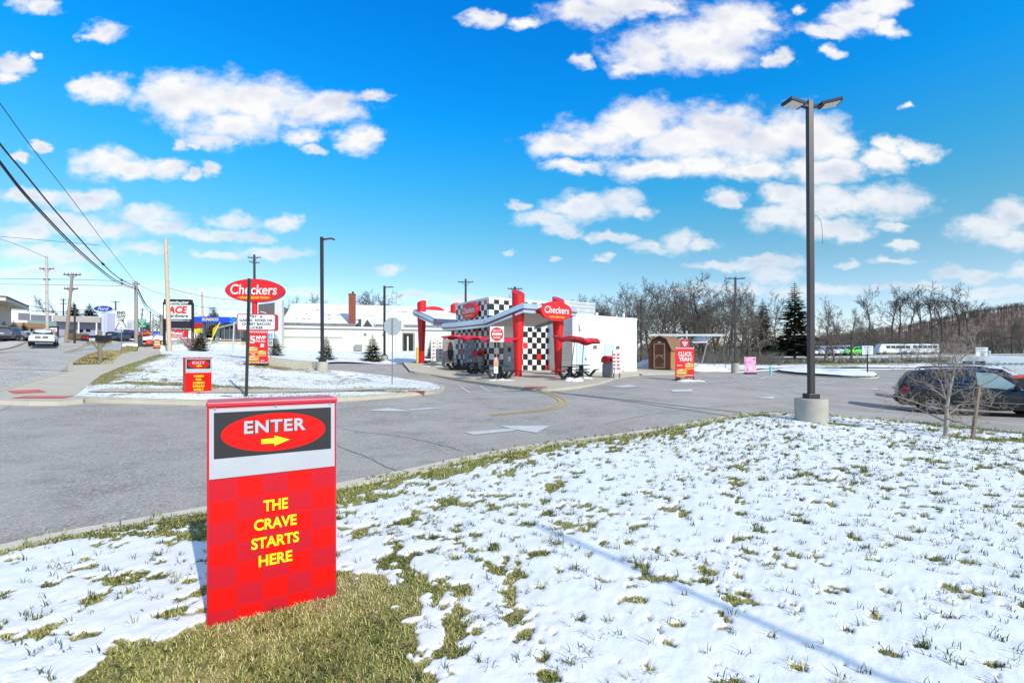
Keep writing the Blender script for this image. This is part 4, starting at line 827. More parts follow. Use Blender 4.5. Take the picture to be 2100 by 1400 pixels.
def build_trash(p, label):
    t = thing('trash_can', label, 'trash can', p, .58); mb = MB(); mb.box((0, 0, .42), (.56, .56, .84)); mb.box((0, 0, .9), (.50, .50, .12)); b = mb.build('bin', greyp, t, local=True, bevel=.02)
    for k in (-1, 1): mb = MB(); mb.box((.18 * k, -.285, .42), (.16, .012, .7)); mb.build('side_panel', mat('bin_stone', (150, 140, 130), .8, var=.2, scale=30), b, local=True)
    mb = MB(); v = []; n = 9
    for x in (-.33, .33): v += [(x, -.33 * math.cos(math.pi * k / (n - 1)), .92 + .42 * math.sin(math.pi * k / (n - 1)) ** .6) for k in range(n)]
    mb.raw(v, [(k, k + 1, n + k + 1, n + k) for k in range(n - 1)] + [tuple(range(n))[::-1], tuple(range(n, 2 * n)), (n - 1, 0, n, 2 * n - 1)]); mb.build('lid', red, t, local=True, smooth=2)
    mb = MB(); mb.box((0, -.315, 1.08), (.36, .03, .2)); mb.build('flap', black, t, local=True)
build_trash(at(1248, 29.5, .13), 'grey trash can with domed red lid in front of the white wall'); build_trash(ab(.75, 7.0, 0) + Vector((0, 0, g(*ab(.75, 7.0, 0)[:2]) + .13)), 'trash can with red lid standing against the shaded checkered wall')
def build_menu(p, xdir, label, w, h, cols, dark):
    t = thing('menu_board', label, 'menu board', p); fr = Fr(p, xdir)
    mb = MB(); mb.slab(fr, -w / 2 + .05, -w / 2 + .12, 0, .6, -.05, .05); mb.slab(fr, w / 2 - .12, w / 2 - .05, 0, .6, -.05, .05); mb.build('legs' if False else 'stand', galv, t)
    mb = MB(); mb.slab(fr, -w / 2, w / 2, .3, h, -.07, .05); f = mb.build('panel', white if not dark else galv, t); mb = MB()
    for c in range(cols):
        a = -w / 2 + w * (c + .5) / cols
        for k in range(5):
            b = .45 + (h - .6) * k / 5; mb.oval(fr, a - .06, b + .13, .09, .06, .054, random.choice([1, 1, 2]), 12); mb.rect(fr, a + .06, a + .2, b + .1, b + .13, .054, 3); mb.rect(fr, a + .06, a + .17, b + .16, b + .18, .054, 3)
        if c: mb.rect(fr, -w / 2 + w * c / cols - .02, -w / 2 + w * c / cols + .02, .32, h - .02, .053, 3)
    if dark: mb.oval(fr, w * .15, h * .55, w * .26, h * .36, .056, 4, 20)
    mb.build('menu_print', [white, red, chick, greyp, black], f)
build_menu(at(897, 36.0, .13), (.9, .44, 0), 'white menu board with rows of food pictures beside the dark menu board', 1.0, 1.95, 2, False); build_menu(at(920, 35.2, .13), (.9, .44, 0), 'grey menu board with a dark arched poster next to the checkered wall', .86, 2.05, 1, True); build_menu(at(1265, 28.6, .13), (.9, .3, 0), 'white price list panel standing behind the red lidded trash can', .56, 1.65, 2, False)
def build_bollard(name, p, r, h, m, label): mb = MB(); mb.lathe([(r, 0), (r, h - r * .8), (r * .8, h - r * .25), (r * .3, h), (0, h)], p, 14); tag(mb.build(name, m, smooth=2), label, 'bollard')
build_bollard('bollard', at(856, 37.5, .13), .1, 1.25, mat('bollard_yellow', (222, 184, 30), .5, var=.1), 'yellow steel bollard beside the left red column')
build_bollard('marker_post', at(1580.5, 43.5), .09, .85, tealm, 'teal marker post standing on the asphalt by the snow island')
# snow clumps on the pad and at the banner
def build_heap(p, rx, ry, h, label, n=5):
    mb = MB()
    for k in range(n):
        c = p + Vector((RNG.normal(0, rx * .5), RNG.normal(0, ry * .5), 0)); r = rx * RNG.uniform(.35, .7); hh = h * RNG.uniform(.5, 1); v = []; m = 14
        for i in range(5):
            for j in range(m):
                a = 2 * math.pi * j / m; q = r * (1 - (i / 4.5) ** 2) * (.8 + .4 * random.random()); v.append((c.x + q * math.cos(a), c.y + q * math.sin(a) * ry / rx, c.z + hh * i / 4 * (.85 + .3 * random.random())))
        v.append((c.x, c.y, c.z + hh * 1.05)); mb.raw(v, [(i * m + j, i * m + (j + 1) % m, (i + 1) * m + (j + 1) % m, (i + 1) * m + j) for i in range(4) for j in range(m)] + [(4 * m + j, 4 * m + (j + 1) % m, 5 * m) for j in range(m)])
    tag(mb.build('snow_heap', snowm, smooth=True), label, 'snow heap', 'heaps of leftover snow')
for u, Y, rx, ry, h, lb in [(1175, 25.2, .55, .3, .22, 'snow heap on the pavement in front of the right picnic tables'), (1207, 27.5, .25, .2, .15, 'small snow heap on the pavement right of the picnic tables'), (1020, 26.6, .8, .3, .10, 'thin snow heap at the foot of the do not enter sign'), (890, 34.5, .9, .3, .08, 'thin snow heap on the pavement before the left red column'),
    (1405, 28.6, 1.0, .35, .14, 'snow lumps at the foot of the chicken banner'), (1330, 47, 2.2, 1.2, .9, 'ploughed snow heap beside the brown shed'), (1450, 45.5, 2.6, 1.0, .7, 'ploughed snow heap behind the chicken banner'), (285, 62, 2.0, 1.2, .5, 'snow heap round the base of the roadside pole'), (705, 26.6, .6, .3, .2, 'snow heap beside the concrete lamp base on the island'), (590, 27.6, 2.2, .7, .3, 'long snow heap along the low retaining wall'),
    (262, 92, 6, 2, .9, 'ploughed snow heap at the dealership kerb'), (1240, 43, .6, .4, .2, 'snow scrap beside the white wall')][:11]:
    if u == 590: continue
    build_heap(at(u, Y, .0 if u in (1405, 1330, 1450, 262) else .12), rx, ry, h, lb)
def build_shed():
    p = at(1350, 42.0, .13); t = thing('garden_shed', 'brown wooden garden shed with gambrel shingle roof and cross braced door', 'shed', p); x = Vector((.80, -.60, 0)).normalized(); fr = Fr(p + x * .1, x); bk = -fr.n; W2 = 1.0; L2 = 3.6
    wood = mat('shed_dark_wood', (96, 56, 38), .85, var=.25, scale=5, bump=.5); side = mat('shed_side_wood', (176, 124, 78), .85, var=.25, scale=6, bump=.5)
    prof = [(-W2, 0.08), (W2, .08), (W2, 1.75), (W2 * .62, 2.62), (0, 2.9), (-W2 * .62, 2.62), (-W2, 1.75)]
    mb = MB(); mb.prism([fr.p(a, b) for a, b in prof], bk * L2, 0, 1); w = mb.build('wall', [wood, side], t)
    mb = MB(); rp = [(-W2 - .12, 1.66), (-W2 * .66, 2.68), (0, 2.98), (W2 * .66, 2.68), (W2 + .12, 1.66)]
    for (a0, b0), (a1, b1) in zip(rp[:-1], rp[1:]): mb.prism([fr.p(a0, b0, .1), fr.p(a1, b1, .1), fr.p(a1, b1 + .07, .1), fr.p(a0, b0 + .07, .1)], bk * (L2 + .2))
    mb.build('roof', mat('shingles', (140, 106, 76), .9, var=.25, scale=14, bump=.6), t)
    mb = MB(); mb.slab(fr, -.52, .52, .14, 2.35, 0, .03); d = mb.build('door', wood, t); mb = MB(); tr = mat('shed_trim', (150, 132, 112), .8, var=.15)
    for a, b, c_, d_ in [(-.52, -.42, .14, 2.35), (.42, .52, .14, 2.35), (-.42, .42, 2.25, 2.35), (-.42, .42, 1.25, 1.33), (-.42, .42, .14, .24)]: mb.slab(fr, a, b, c_, d_, .03, .05)
    for sx in (-1, 1):
        for b0, b1 in ((1.25, .95), (.24, .52)): mb.flat(fr, [(sx * .42, b1 - .04), (sx * .42, b1 + .04), (sx * .14, b0 + .04), (sx * .06, b0 - .02)][::sx], .05, 0)
    mb.build('door_trim', tr, d); mb = MB(); mb.slab(fr, -.12, .12, 2.42, 2.48, 0, .04); mb.build('vent', white, t)
build_shed()
def build_canopies():
    p = at(1408, 46.0); t = thing('order_canopy', 'silver drive-through order canopy with long top beam and two curved glass awnings', 'canopy', p); al = mat('brushed_aluminium', (196, 198, 200), .35, metal=.6, var=.06)
    mb = MB(); mb.cyl(p, p + Vector((0, 0, 3.9)), .09, n=10); mb.build('post', al, t)
    zb = 1.5 + (738 - 687) / F * 46; x0 = (1330 - CX) / F * 46; x1 = (1487 - CX) / F * 46; mb = MB(); mb.box(((x0 + x1) / 2, 46, zb), (x1 - x0, .25, .20)); mb.build('beam', al, t)
    gm = mat('awning_glass', (120, 126, 140), .2, var=.1)
    for xa, xb in ((1340, 1376), (1413, 1442)):
        X0 = (xa - CX) / F * 46; X1 = (xb - CX) / F * 46; v = []; n = 8
        for X in (X0, X1):
            for k in range(n): q = k / (n - 1); v.append((X + 1.15 * q, 46 - .9 + 2.6 * q, zb - .75 + .65 * math.sin(q * math.pi / 2)))
        mb = MB(); mb.raw(v, [(k, k + 1, n + k + 1, n + k) for k in range(n - 1)]); o = mb.build('awning', gm, t, smooth=True); md = o.modifiers.new('s', 'SOLIDIFY'); md.thickness = .04
        mb = MB(); mb.tube(v[n:], .07, 6); mb.tube([v[0], v[n]], .08, 6); mb.tube([v[2 * n - 1], (v[n][0] + 1.3, 46, zb)], .06, 6); mb.tube([(v[n][0] - .3, 46, g(v[n][0], 46)), v[n]], .06, 6); mb.build('awning_frame', al, t)
    q = at(1404, 31.5); t2 = thing('order_sign', 'red sign with white triangle of text on a pole above the chicken banner', 'sign', q); fr = Fr(q + Vector((0, -.06, 0)), (1, 0.05, 0))
    mb = MB(); mb.cyl(q, q + Vector((0, 0, 2.2)), .05, n=8); mb.build('post', galv, t2); mb = MB(); mb.slab(fr, -.30, .30, 2.05, 2.66, -.04, .0); f = mb.build('panel', berry, t2, bevel=.02); mb = MB()
    for k, w in enumerate((.38, .34, .24, .14)): mb.rect(fr, -w / 2, w / 2, 2.42 - k * .08, 2.47 - k * .08, .006)
    mb.flat(fr, [(-.05, 2.55), (.05, 2.55), (0, 2.60)], .006); mb.build('lettering', white, f)
build_canopies()
# ---------------------------------------------------------------- lane signs ENTER and EXIT
def build_lane_sign(p0, p1, h, word, lines, arrow_dir, label, top=None, split=.30, check=True):
    """p0, p1: lower front corners on the ground, h: height"""
    p0 = Vector(p0); p1 = Vector(p1); zb = min(p0.z, p1.z) - .04; x = Vector((p1.x - p0.x, p1.y - p0.y, 0)); w = x.length; fr = Fr((p0.x, p0.y, zb), x); H = h - zb; D = .26
    t = thing('lane_sign', label, 'lane sign', (p0.x, p0.y, zb))
    rm = mat('cabinet_red', (200, 18, 30), .4, var=.04, scale=3); pm = mat('sign_face_red', (234, 12, 6), .55, var=.07, scale=5, spec=.2); dk = mat('sign_face_crimson', (196, 22, 38), .55, var=.08, scale=40, spec=.2); wp = mat('sign_face_white', (176, 178, 182), .45, var=.06, scale=6)
    mb = MB(); mb.slab(fr, 0, w, 0, H, -D, -.004); b = mb.build('cabinet', rm, t, bevel=.006)
    mb = MB(); mb.slab(fr, -.004, w + .004, H, H + .03, -D - .004, .006); mb.build('cap', mat('cap_red', (196, 36, 60), .35, var=.06, scale=8), t, bevel=.008)
    mb = MB()
    for a in (.04, w * .5, w - .04):
        for y in (.035, H - .006): mb.oval(fr, a, y, .006, .006, .010, 0, 10, depth=.008)
    mb.build('screw', galv, b)
    hs = H * split; e = .012; mb = MB(); mb.rect(fr, e, w - e, H - hs, H - .008, .002, 0); k = H * .018; pa, pb = H - hs * .72, H - .03; mb.rect(fr, e + .022, w - e - .022, pa, pb, .004, 1)
    cy = (pa + pb) / 2; rw = (w - 2 * e - .05) * .45; rh = (pb - pa) * .43; mb.oval(fr, w / 2, cy, rw, rh, .006, 2, 56)
    th = rh * .66; mb.text(fr, word, w / 2 + .005, cy + rh * .33 - .004, rw * 1.18, th, .0072, 1, bold=.035); mb.text(fr, word, w / 2, cy + rh * .33, rw * 1.18, th, .0085, 0, bold=.03, sp=1.1)
    s = arrow_dir; aw = rw * .55; ay = cy - rh * .46; q = [(-.5, -.14), (-.05, -.17), (-.05, -.32), (.5, 0), (-.05, .32), (-.05, .17), (-.5, .14)]; q = [(w / 2 + s * a * aw, ay + c * aw * .62) for a, c in q]; mb.flat(fr, q if s > 0 else q[::-1], .008, 3); mb.build('direction_panel', [wp, black, pm, yellow], b)
    mb = MB(); y1 = H - hs - .004; n = 5; sx = (w - 2 * e) / n
    if check:
        rows = 7; sy = y1 / rows
        for i in range(n):
            for j in range(rows): mb.rect(fr, e + i * sx, e + (i + 1) * sx, y1 - (j + 1) * sy, y1 - j * sy, .002, (i + j) % 2 == 0 and 1 or 0)
    else: mb.rect(fr, e, w - e, 0.0, y1, .002, 0)
    lh = .052 * H if check else .062 * H; y = y1 - (.215 if check else .16) * y1; wid = {'THE': .19, 'CRAVE': .33, 'STARTS': .37, 'HERE': .26}
    for q, l in enumerate(lines): mb.text(fr, l, w / 2, y - q * lh * (1.62 if check else 1.55), (wid[l] if check else len(l) * .056 + .05) * w, lh, .0045, 2, bold=.03)
    mb.build('message_panel', [pm, dk, yellow], b)
ls0 = G(424, 1285); ls1 = G(690, 1222)
build_lane_sign(P(424, 1285, 2.66), P(690, 1222, 3.02), P(419, 836, 2.66).z, 'ENTER', ['THE', 'CRAVE', 'STARTS', 'HERE'], 1, 'large red lane sign reading ENTER with yellow arrow, in worn grass at the front', split=.317)
e0 = P(380, 805, 15.0); e1 = P(434, 802, 15.55); build_lane_sign(e0, e1, P(380, 735, 15.0).z, 'EXIT', ['THANKS', 'FOR', 'COMING!', 'INDULGE', 'SAFELY'], -1, 'red lane sign reading EXIT with arrow to the left, at the island kerb', split=.405, check=False)
# ---------------------------------------------------------------- tall oval pylon sign, reader board
def build_pylon():
    Y = 30.0; p = at(523, Y, .13); t = thing('pylon_sign', 'tall red oval sign on a red pole above a white reader board', 'sign', p); pc = lambda u, v: P(u, v, Y)
    mb = MB(); mb.cyl(p, pc(522, 600), .16, n=16); mb.build('pole', colred, t, smooth=2)
    fr = Fr(pc(524.5, 596.5), (.995, .10, 0)); w = 113 / F * Y; h = 47 / F * Y
    mb = MB(); mb.oval(fr, 0, 0, w / 2, h / 2, .22, 0, 56, depth=.44); o = mb.build('oval_panel', deepred, t)
    mb = MB(); mb.oval(fr, 0, 0, w / 2 - .07, h / 2 - .07, .225, 2, 56); mb.text(fr, 'Checkers', -.03, .06, w * .80, h * .44, .23, 0, bold=.012, shear=.12); mb.text(fr, '• CRAZY GOOD FOOD •', 0, -h * .31, w * .56, h * .10, .23, 1, bold=.02); mb.build('lettering', [white, yellow, red], o)
    fr = Fr(pc(528.5, 661), (.995, .10, 0)); w = 76 / F * Y; h = 34 / F * Y; mb = MB()
    def rr(a, b, r): return [(sx * (a - r) + r * math.cos(t0 + k * math.pi / 8), sy * (b - r) + r * math.sin(t0 + k * math.pi / 8)) for sx, sy, t0 in ((1, 1, 0), (-1, 1, math.pi / 2), (-1, -1, math.pi), (1, -1, 1.5 * math.pi)) for k in range(5)]
    mb.flat(fr, rr(w / 2, h / 2, .13), .2, 0, depth=.4); o = mb.build('reader_board', deepred, t); mb = MB(); mb.flat(fr, rr(w / 2 - .06, h / 2 - .06, .1), .205, 0)
    for k, (l, ww) in enumerate([('TRY   A', .33), ('GARLIC SWISS OR', .86), ('CHEESY BACON', .74), ('CLUCKER', .44)]): mb.text(fr, l, 0 if k < 3 else -.1, h * .33 - k * h * .22, w * ww, h * .155, .21, 1, bold=.035)
    mb.build('reader_letters', [white, black], o)
build_pylon()
# sign seen edge-on at the kerb
p = at(505, 15.0, .13); q = P(511, 571, 15.0); t = thing('road_sign', 'dark steel sign post with its panel seen edge-on, before the oval sign', 'sign', p); mb = MB(); mb.bar(p - Vector((0, 0, .05)), q, .08, .06); mb.build('post', mat('post_green', (58, 66, 60), .6, metal=.3, var=.15), t)
mb = MB(); d = (q - p).normalized(); mb.bar(q - d * 1.22 + Vector((.035, -.02, 0)), q - d * .06 + Vector((.035, -.02, 0)), .03, .62, up=(-.547, .837, 0)); mb.build('sign_panel', mat('panel_edge', (34, 44, 46), .5, var=.1), t)
# stop sign from behind
p = at(804, 22.3, .13); t = thing('road_sign', 'octagonal stop sign seen from behind, bare metal, on the island', 'sign', p); top = P(805, 653, 22.3); mb = MB(); mb.bar(p, Vector((top.x, top.y, top.z)), .06, .04); mb.build('post', galv, t)
fr = Fr(P(805.5, 669, 22.33), (-1, .05, 0)); mb = MB(); r = 19.3 / F * 22.3; mb.flat(fr, [(r * math.cos(math.pi / 8 + k * math.pi / 4), r * math.sin(math.pi / 8 + k * math.pi / 4)) for k in range(8)], .0, 0, depth=.02); s = mb.build('sign_panel', mat('bare_aluminium', (176, 180, 182), .5, metal=.3, var=.06), t)
mb = MB(); mb.flat(fr, [(.96 * r * math.cos(math.pi / 8 + k * math.pi / 4), .96 * r * math.sin(math.pi / 8 + k * math.pi / 4)) for k in range(8)], .004, 0); mb.text(fr, 'STOP', 0, 0, r * 1.4, r * .55, .006, 1, bold=.02); mb.build('sign_face', [red, white], s)
# ---------------------------------------------------------------- small road furniture
def post_sign(name, label, u, vb, vt, Y, w, h, raise_, draw, mats, pm=galv, cat='sign', xd=(1, 0, 0), pr=.03):
    p = at(u, Y, raise_); t = thing(name, label, cat, p); zt = EYE - (vt - HZ) / F * Y
    mb = MB(); mb.cyl(p, (p.x, p.y + .02, zt - .03), pr, n=8); mb.build('post', pm, t); fr = Fr((p.x, p.y - .03, zt), xd)
    mb = MB(); mb.slab(fr, -w / 2, w / 2, -h, 0, -.012, 0); s = mb.build('sign_panel', mats[0], t); mb = MB(); draw(mb, fr); mb.build('lettering', mats, s); return t
def d_end(mb, fr):
    mb.text(fr, 'END', 0, -.19, .66, .24, .005, 1, bold=.04); mb.rect(fr, -.46, .46, -.42, -.38, .005, 1); mb.text(fr, 'CENTER', 0, -.53, .70, .18, .005, 1, bold=.02); mb.text(fr, 'LANE', 0, -.76, .5, .18, .005, 1, bold=.02)
    for s in (1, -1):
        pts = [(.12 * s + .0 + s * .30 * math.sin(k * .22), -1.22 + s * .04 + (.30 - .09 * k)) for k in range(7)]; 
        for a, b in zip(pts[:-1], pts[1:]): mb.flat(fr, [(a[0] - .035, a[1]), (b[0] - .035, b[1]), (b[0] + .035, b[1]), (a[0] + .035, a[1])], .005, 1)
        e = pts[0] if s > 0 else pts[-1]; mb.flat(fr, [(e[0] - .1, e[1]), (e[0] + .1, e[1]), (e[0], e[1] + .15 * s)], .006, 1)
    mb.rect(fr, -.1, .1, -1.4, -1.37, .005, 1)
post_sign('road_sign', 'white road sign reading END CENTER LANE with two curved arrows', 249, 730, 636.5, 38, .96, 1.5, .1, d_end, [white, black])
def d_route(mb, fr):
    mb.flat(fr, [(-.34, -.10), (.34, -.10), (.36, -.22), (.22, -.36), (0, -.62), (-.22, -.36), (-.36, -.22)][::-1], .005, 1); mb.flat(fr, [(-.27, -.14), (.27, -.14), (.28, -.22), (.16, -.34), (0, -.50), (-.16, -.34), (-.28, -.22)][::-1], .007, 0)
    mb.rect(fr, -.2, .2, -.22, -.18, .009, 1); mb.rect(fr, -.09, .09, -.32, -.27, .009, 1); mb.rect(fr, -.38, .38, -.72, -.69, .005, 1); mb.rect(fr, -.30, .30, -.84, -.78, .006, 1)
post_sign('road_sign', 'green route sign with white shield on a thin post by the grey pole', 292, 715, 654, 52, .9, .92, .1, d_route, [green, white])
def d_hc(mb, fr): mb.rect(fr, -.13, .13, -.42, -.03, .004, 1); mb.oval(fr, 0.0, -.24, .06, .06, .006, 0, 14); mb.rect(fr, -.02, .02, -.18, -.08, .006, 0); mb.rect(fr, -.12, .12, -.70, -.46, .004, 2)
post_sign('road_sign', 'narrow blue and white parking sign on a grey post beside the $5 banner', 555, 742, 683, 28, .30, .76, .13, d_hc, [white, mat('parking_blue', (96, 170, 220), .5, var=.05), greyp])
def d_del(mb, fr):
    for k, l in enumerate(('DELIVERY', 'TRUCKS', 'ONLY')): mb.text(fr, l, 0, -.16 - k * .25, .82 if k == 0 else (.66 if k == 1 else .44), .15, .005, 1, bold=.01)
    for a in (-.56, .545): mb.rect(fr, a, a + .015, -.8, -.02, .005, 1)
dl = post_sign('road_sign', 'white sign reading DELIVERY TRUCKS ONLY on a dark post by the snow island', 1779, 770, 709, 47.5, 1.14, .84, 0, d_del, [mat('sign_pale', (214, 222, 232), .5, var=.03), black], pm=darkpole, pr=.06)
post_sign('road_sign', 'white sign reading DELIVERY TRUCKS ONLY behind the parked vehicles', 2013, 770, 712, 46, 1.2, .84, 0, d_del, [MATS['sign_pale'], black], pm=darkpole, pr=.06)
mb = MB(); p = at(477, 36, .13); mb.cyl(p, P(480, 660, 36), .05, n=8); tag(mb.build('flag_post', mat('post_pale', (190, 200, 200), .5, var=.05)), 'thin pale metal post standing in the snow beside the young spruce', 'post')
def build_mailbox():
    p = at(205, 21.6, .12); t = thing('mailbox', 'weathered wooden mailbox post with two black mailboxes', 'mailbox', p)
    mb = MB(); mb.box(p + Vector((0, 0, .66)), (.14, .14, 1.36), -.6); mb.bar(p + Vector((-.5, -.1, .87)), p + Vector((.45, .06, .90)), .1, .1); mb.bar(p + Vector((-.02, 0, .5)), p + Vector((-.28, -.05, .83)), .06, .06); mb.bar(p + Vector((.02, 0, .62)), p + Vector((.2, .05, .86)), .06, .06); mb.build('post', woodold, t, bevel=.01)
    mb = MB(); mb.box(p + Vector((0, 0, 1.36)), (.16, .16, .04), -.6); mb.build('post_cap', woodold, t)
    for k, (dx, l) in enumerate(((-.42, 1), (.20, 0))):
        c = p + Vector((dx, -.02, .93)); xd = Vector((.98, .14, 0)).normalized(); fr = Fr(c, xd); L3 = .30 if l else .24; n = 9
        sec = [(-.13, 0), (.13, 0)] + [(.13 * math.cos(math.pi * j / (n - 1)), .15 + .11 * math.sin(math.pi * j / (n - 1))) for j in range(n)]
        mb = MB(); mb.prism([c + fr.n * a + Vector((0, 0, b)) - xd * L3 for a, b in sec], xd * (L3 * 2)); b = mb.build('box', black, t, smooth=2)
        if l:
            mb = MB(); mb.rect(fr, .04, .28, .01, .13, .134, 0); mb.text(fr, '4311', .16, .07, .2, .08, .137, 1, bold=.02); mb.build('number_plate', [white, black], b)
            mb = MB(); mb.slab(fr, -.24, .02, .14, .18, .132, .15); mb.slab(fr, -.04, .02, .10, .2, .132, .15); mb.build('flag', red, b)
build_mailbox()
def build_barrel(u, Y, label, h=.95, m=orange):
    p = at(u, Y, .12); t = thing('traffic_barrel', label, 'traffic barrel', p); mb = MB(); mb.lathe([(.30, .03), (.30, .25), (.27, .27), (.27, .5), (.24, .52), (.24, .75), (.2, .78), (.2, h), (0, h)], p, 16); mb.build('drum', m, t, smooth=2); mb = MB(); mb.lathe([(.34, 0), (.34, .06), (.2, .07)], p, 16); mb.build('base', rubber, t)
    mb = MB(); mb.lathe([(.275, .33), (.275, .44)], p, 16); mb.lathe([(.245, .58), (.245, .68)], p, 16); mb.build('reflective_band', white, t)
build_barrel(322, 49, 'orange traffic barrel beside the pavement and new pale pole')
p = at(305, 51, .12); t = thing('utility_box', 'low dark utility pit with an orange cover lying by the roadside', 'utility pit', p); mb = MB(); mb.box(p + Vector((0, 0, .15)), (1.1, .7, .3)); mb.build('frame', mat('rust', (84, 52, 44), .8, var=.3), t); mb = MB(); mb.lathe([(.34, .3), (.34, .45), (.16, .75), (0, .78)], p + Vector((.05, 0, 0)), 14); mb.build('cover', mat('cover_orange', (232, 70, 30), .5, var=.1), t, smooth=2)
p = at(287, 58, .12); t = thing('utility_box', 'slim grey pedestal box standing beside the grey pole', 'utility box', p); mb = MB(); mb.box(p + Vector((0, 0, .65)), (.34, .3, 1.3)); mb.build('case', mat('pedestal_grey', (72, 74, 78), .6, var=.1), t, bevel=.03); mb = MB(); mb.box(p + Vector((0, 0, 1.33)), (.4, .36, .08)); mb.build('cap', darkpole, t, bevel=.02)
def build_hydrant():
    p = at(333, 58, .12); t = thing('fire_hydrant', 'small yellow fire hydrant at the roadside', 'hydrant', p); mb = MB(); mb.lathe([(.18, 0), (.18, .05), (.11, .08), (.11, .5), (.15, .52), (.13, .62), (.06, .72), (0, .74)], p, 12); mb.build('barrel', MATS['bollard_yellow'], t, smooth=2); mb = MB(); mb.lathe([(.06, -.18), (.06, .18)], p + Vector((0, 0, .42)), 10, axis='Y'); mb.build('nozzle', greyp, t)
build_hydrant()
# ---------------------------------------------------------------- lamp posts
def build_lamp(u, Y, vt, base_h, heads, label, dz=.13, w=.13, br=.36, tilt=0.0):
    p = at(u, Y, dz); zt = EYE - (vt - HZ) / F * Y; t = thing('street_lamp', label, 'street lamp', p)
    mb = MB(); mb.lathe([(br, -.1), (br, base_h - .02), (br - .02, base_h), (0, base_h)], p, 28); mb.build('concrete_base', mat('cast_concrete', (178, 172, 158), .9, var=.16, scale=4, bump=.5), t, smooth=2)
    b = p + Vector((0, 0, base_h)); mb = MB(); mb.box(b + Vector((0, 0, .06)), (w * 2.1, w * 2.1, .12)); mb.build('base_plate', darkpole, t, bevel=.01)
    top = Vector((b.x + tilt, b.y, zt)); mb = MB(); mb.bar(b + Vector((0, 0, .1)), top, w, w); mb.build('pole', darkpole, t, bevel=.012)
    for s, tl, ln in heads:
        d = Vector((math.cos(tl) * s, -.22, math.sin(abs(tl)))).normalized() if True else None; c = top + Vector((0, 0, -.16)); a = c + d * .22; e = a + d * ln
        sd = d.cross(Vector((0, 0, 1))).normalized(); up = sd.cross(d).normalized(); up = up if up.z > 0 else -up
        mb = MB(); mb.bar(c, a, .09, .07); mb.build('arm', darkpole, t)
        mb = MB(); q = [a - sd * .14, a + sd * .14, e + sd * .17, e - sd * .17]; mb.prism([k + up * .03 for k in q], up * -.075); h = mb.build('lamp_head', darkpole, t, bevel=.008)
        mb = MB(); q = [a + d * .07 - sd * .12, a + d * .07 + sd * .12, e - d * .05 + sd * .14, e - d * .05 - sd * .14]; mb.prism([k - up * .048 for k in q], up * -.012); mb.build('lens', lens, h)
    return t
BIG = build_lamp(1663.5, 11.7, 207, .575, [(-1, .12, .46), (1, .12, .46)], 'tall dark double-headed street lamp on a round concrete base in the snow', dz=.12, tilt=-.04)
build_lamp(661, 27, 486, .56, [(1, .02, .52)], 'single-headed dark street lamp on a concrete base at the island retaining wall', w=.16, br=.32, tilt=-.03)
build_lamp(1507.5, 45, 568, .95, [(-1, -.02, .6), (1, -.02, .6)], 'double-headed dark street lamp on a tall concrete base by the bare trees', dz=0, w=.16, tilt=.03)
build_lamp(788.5, 48, 586, .42, [(1, .02, .7)], 'slender single-headed street lamp in front of the long white building', w=.2)
# the lamp behind the photographer whose shadow falls on the snow
_t = thing('street_lamp', 'tall street lamp standing behind the viewpoint', 'street lamp', (6.72, -4.4, 0)); mb = MB(); mb.bar((6.72, -4.4, 0), (6.72, -4.4, 7.4), .04, .04); mb.build('pole', darkpole, _t); mb = MB(); mb.lathe([(.36, -.1), (.36, .57), (0, .58)], (6.72, -4.4, 0), 20); mb.build('concrete_base', MATS['cast_concrete'], _t, smooth=2)
# broken wire hanging off the tall lamp
mb = MB(); a = P(1683, 452, 11.75); mb.tube([P(1664, 444, 11.7), P(1676, 443, 11.72), a, P(1686, 470, 11.76), P(1687, 500, 11.78)], .006, 4); o = mb.build('hanging_wire', black); o.parent = BIG; o.matrix_parent_inverse = WM(BIG).inverted()
# ---------------------------------------------------------------- utility poles and wires
def build_pole(label, base, top, r, m, arms=(), steps=0, xfm=None, lean=True):
    t = thing('utility_pole', label, 'utility pole', base); base = Vector(base); top = Vector(top); mb = MB(); mb.tube([base - Vector((0, 0, .2)), base.lerp(top, .5), top], [r, r * .85, r * .68], 10); mb.build('pole', m, t, smooth=2)
    d = (top - base).normalized()
    for dist, w, ax in arms:
        c = top - d * dist; x = Vector(ax).normalized(); am = MB(); am.bar(c - x * w / 2, c + x * w / 2, .12, .12); am.bar(c - x * w * .3, c - d * w * .28, .05, .05); am.bar(c + x * w * .3, c - d * w * .28, .05, .05); a = am.build('crossarm', MATS['weathered_wood'] if r < .0 else darkpole, t)
        im = MB()
        for k in (-.46, -.22, .22, .46): im.lathe([(.03, 0), (.06, .06), (.03, .1), (.07, .16), (0, .24)], c + x * w * k + Vector((0, 0, .05)), 8)
        im.build('insulators' if False else 'insulator', greyp, a)
    if steps:
        mb = MB()
        for k in range(steps): c = base.lerp(top, .3 + .65 * k / steps); mb.bar(c, c + Vector((.22 if k % 2 else -.22, 0, 0)), .04, .04)
        mb.build('step', galv, t)
    if xfm: mb = MB(); c = top - d * xfm; mb.lathe([(.22, -.5), (.28, -.45), (.28, .3), (.2, .38), (0, .4)], c + Vector((.42, -.1, 0)), 12); mb.build('transformer', greyp, t, smooth=2)
    return t
AX = (-RN.x, -RN.y, 0)
build_pole('new pale wooden utility pole with no crossarm, leaning, at the pavement edge', at(348, 45, .1), P(339.5, 490, 45), .20, woodpale, steps=10)
build_pole('grey wooden utility pole carrying the thick black cables at the roadside', at(280, 73, .1), P(279, 577, 73), .30, woodgrey, [(.4, .9, AX)])
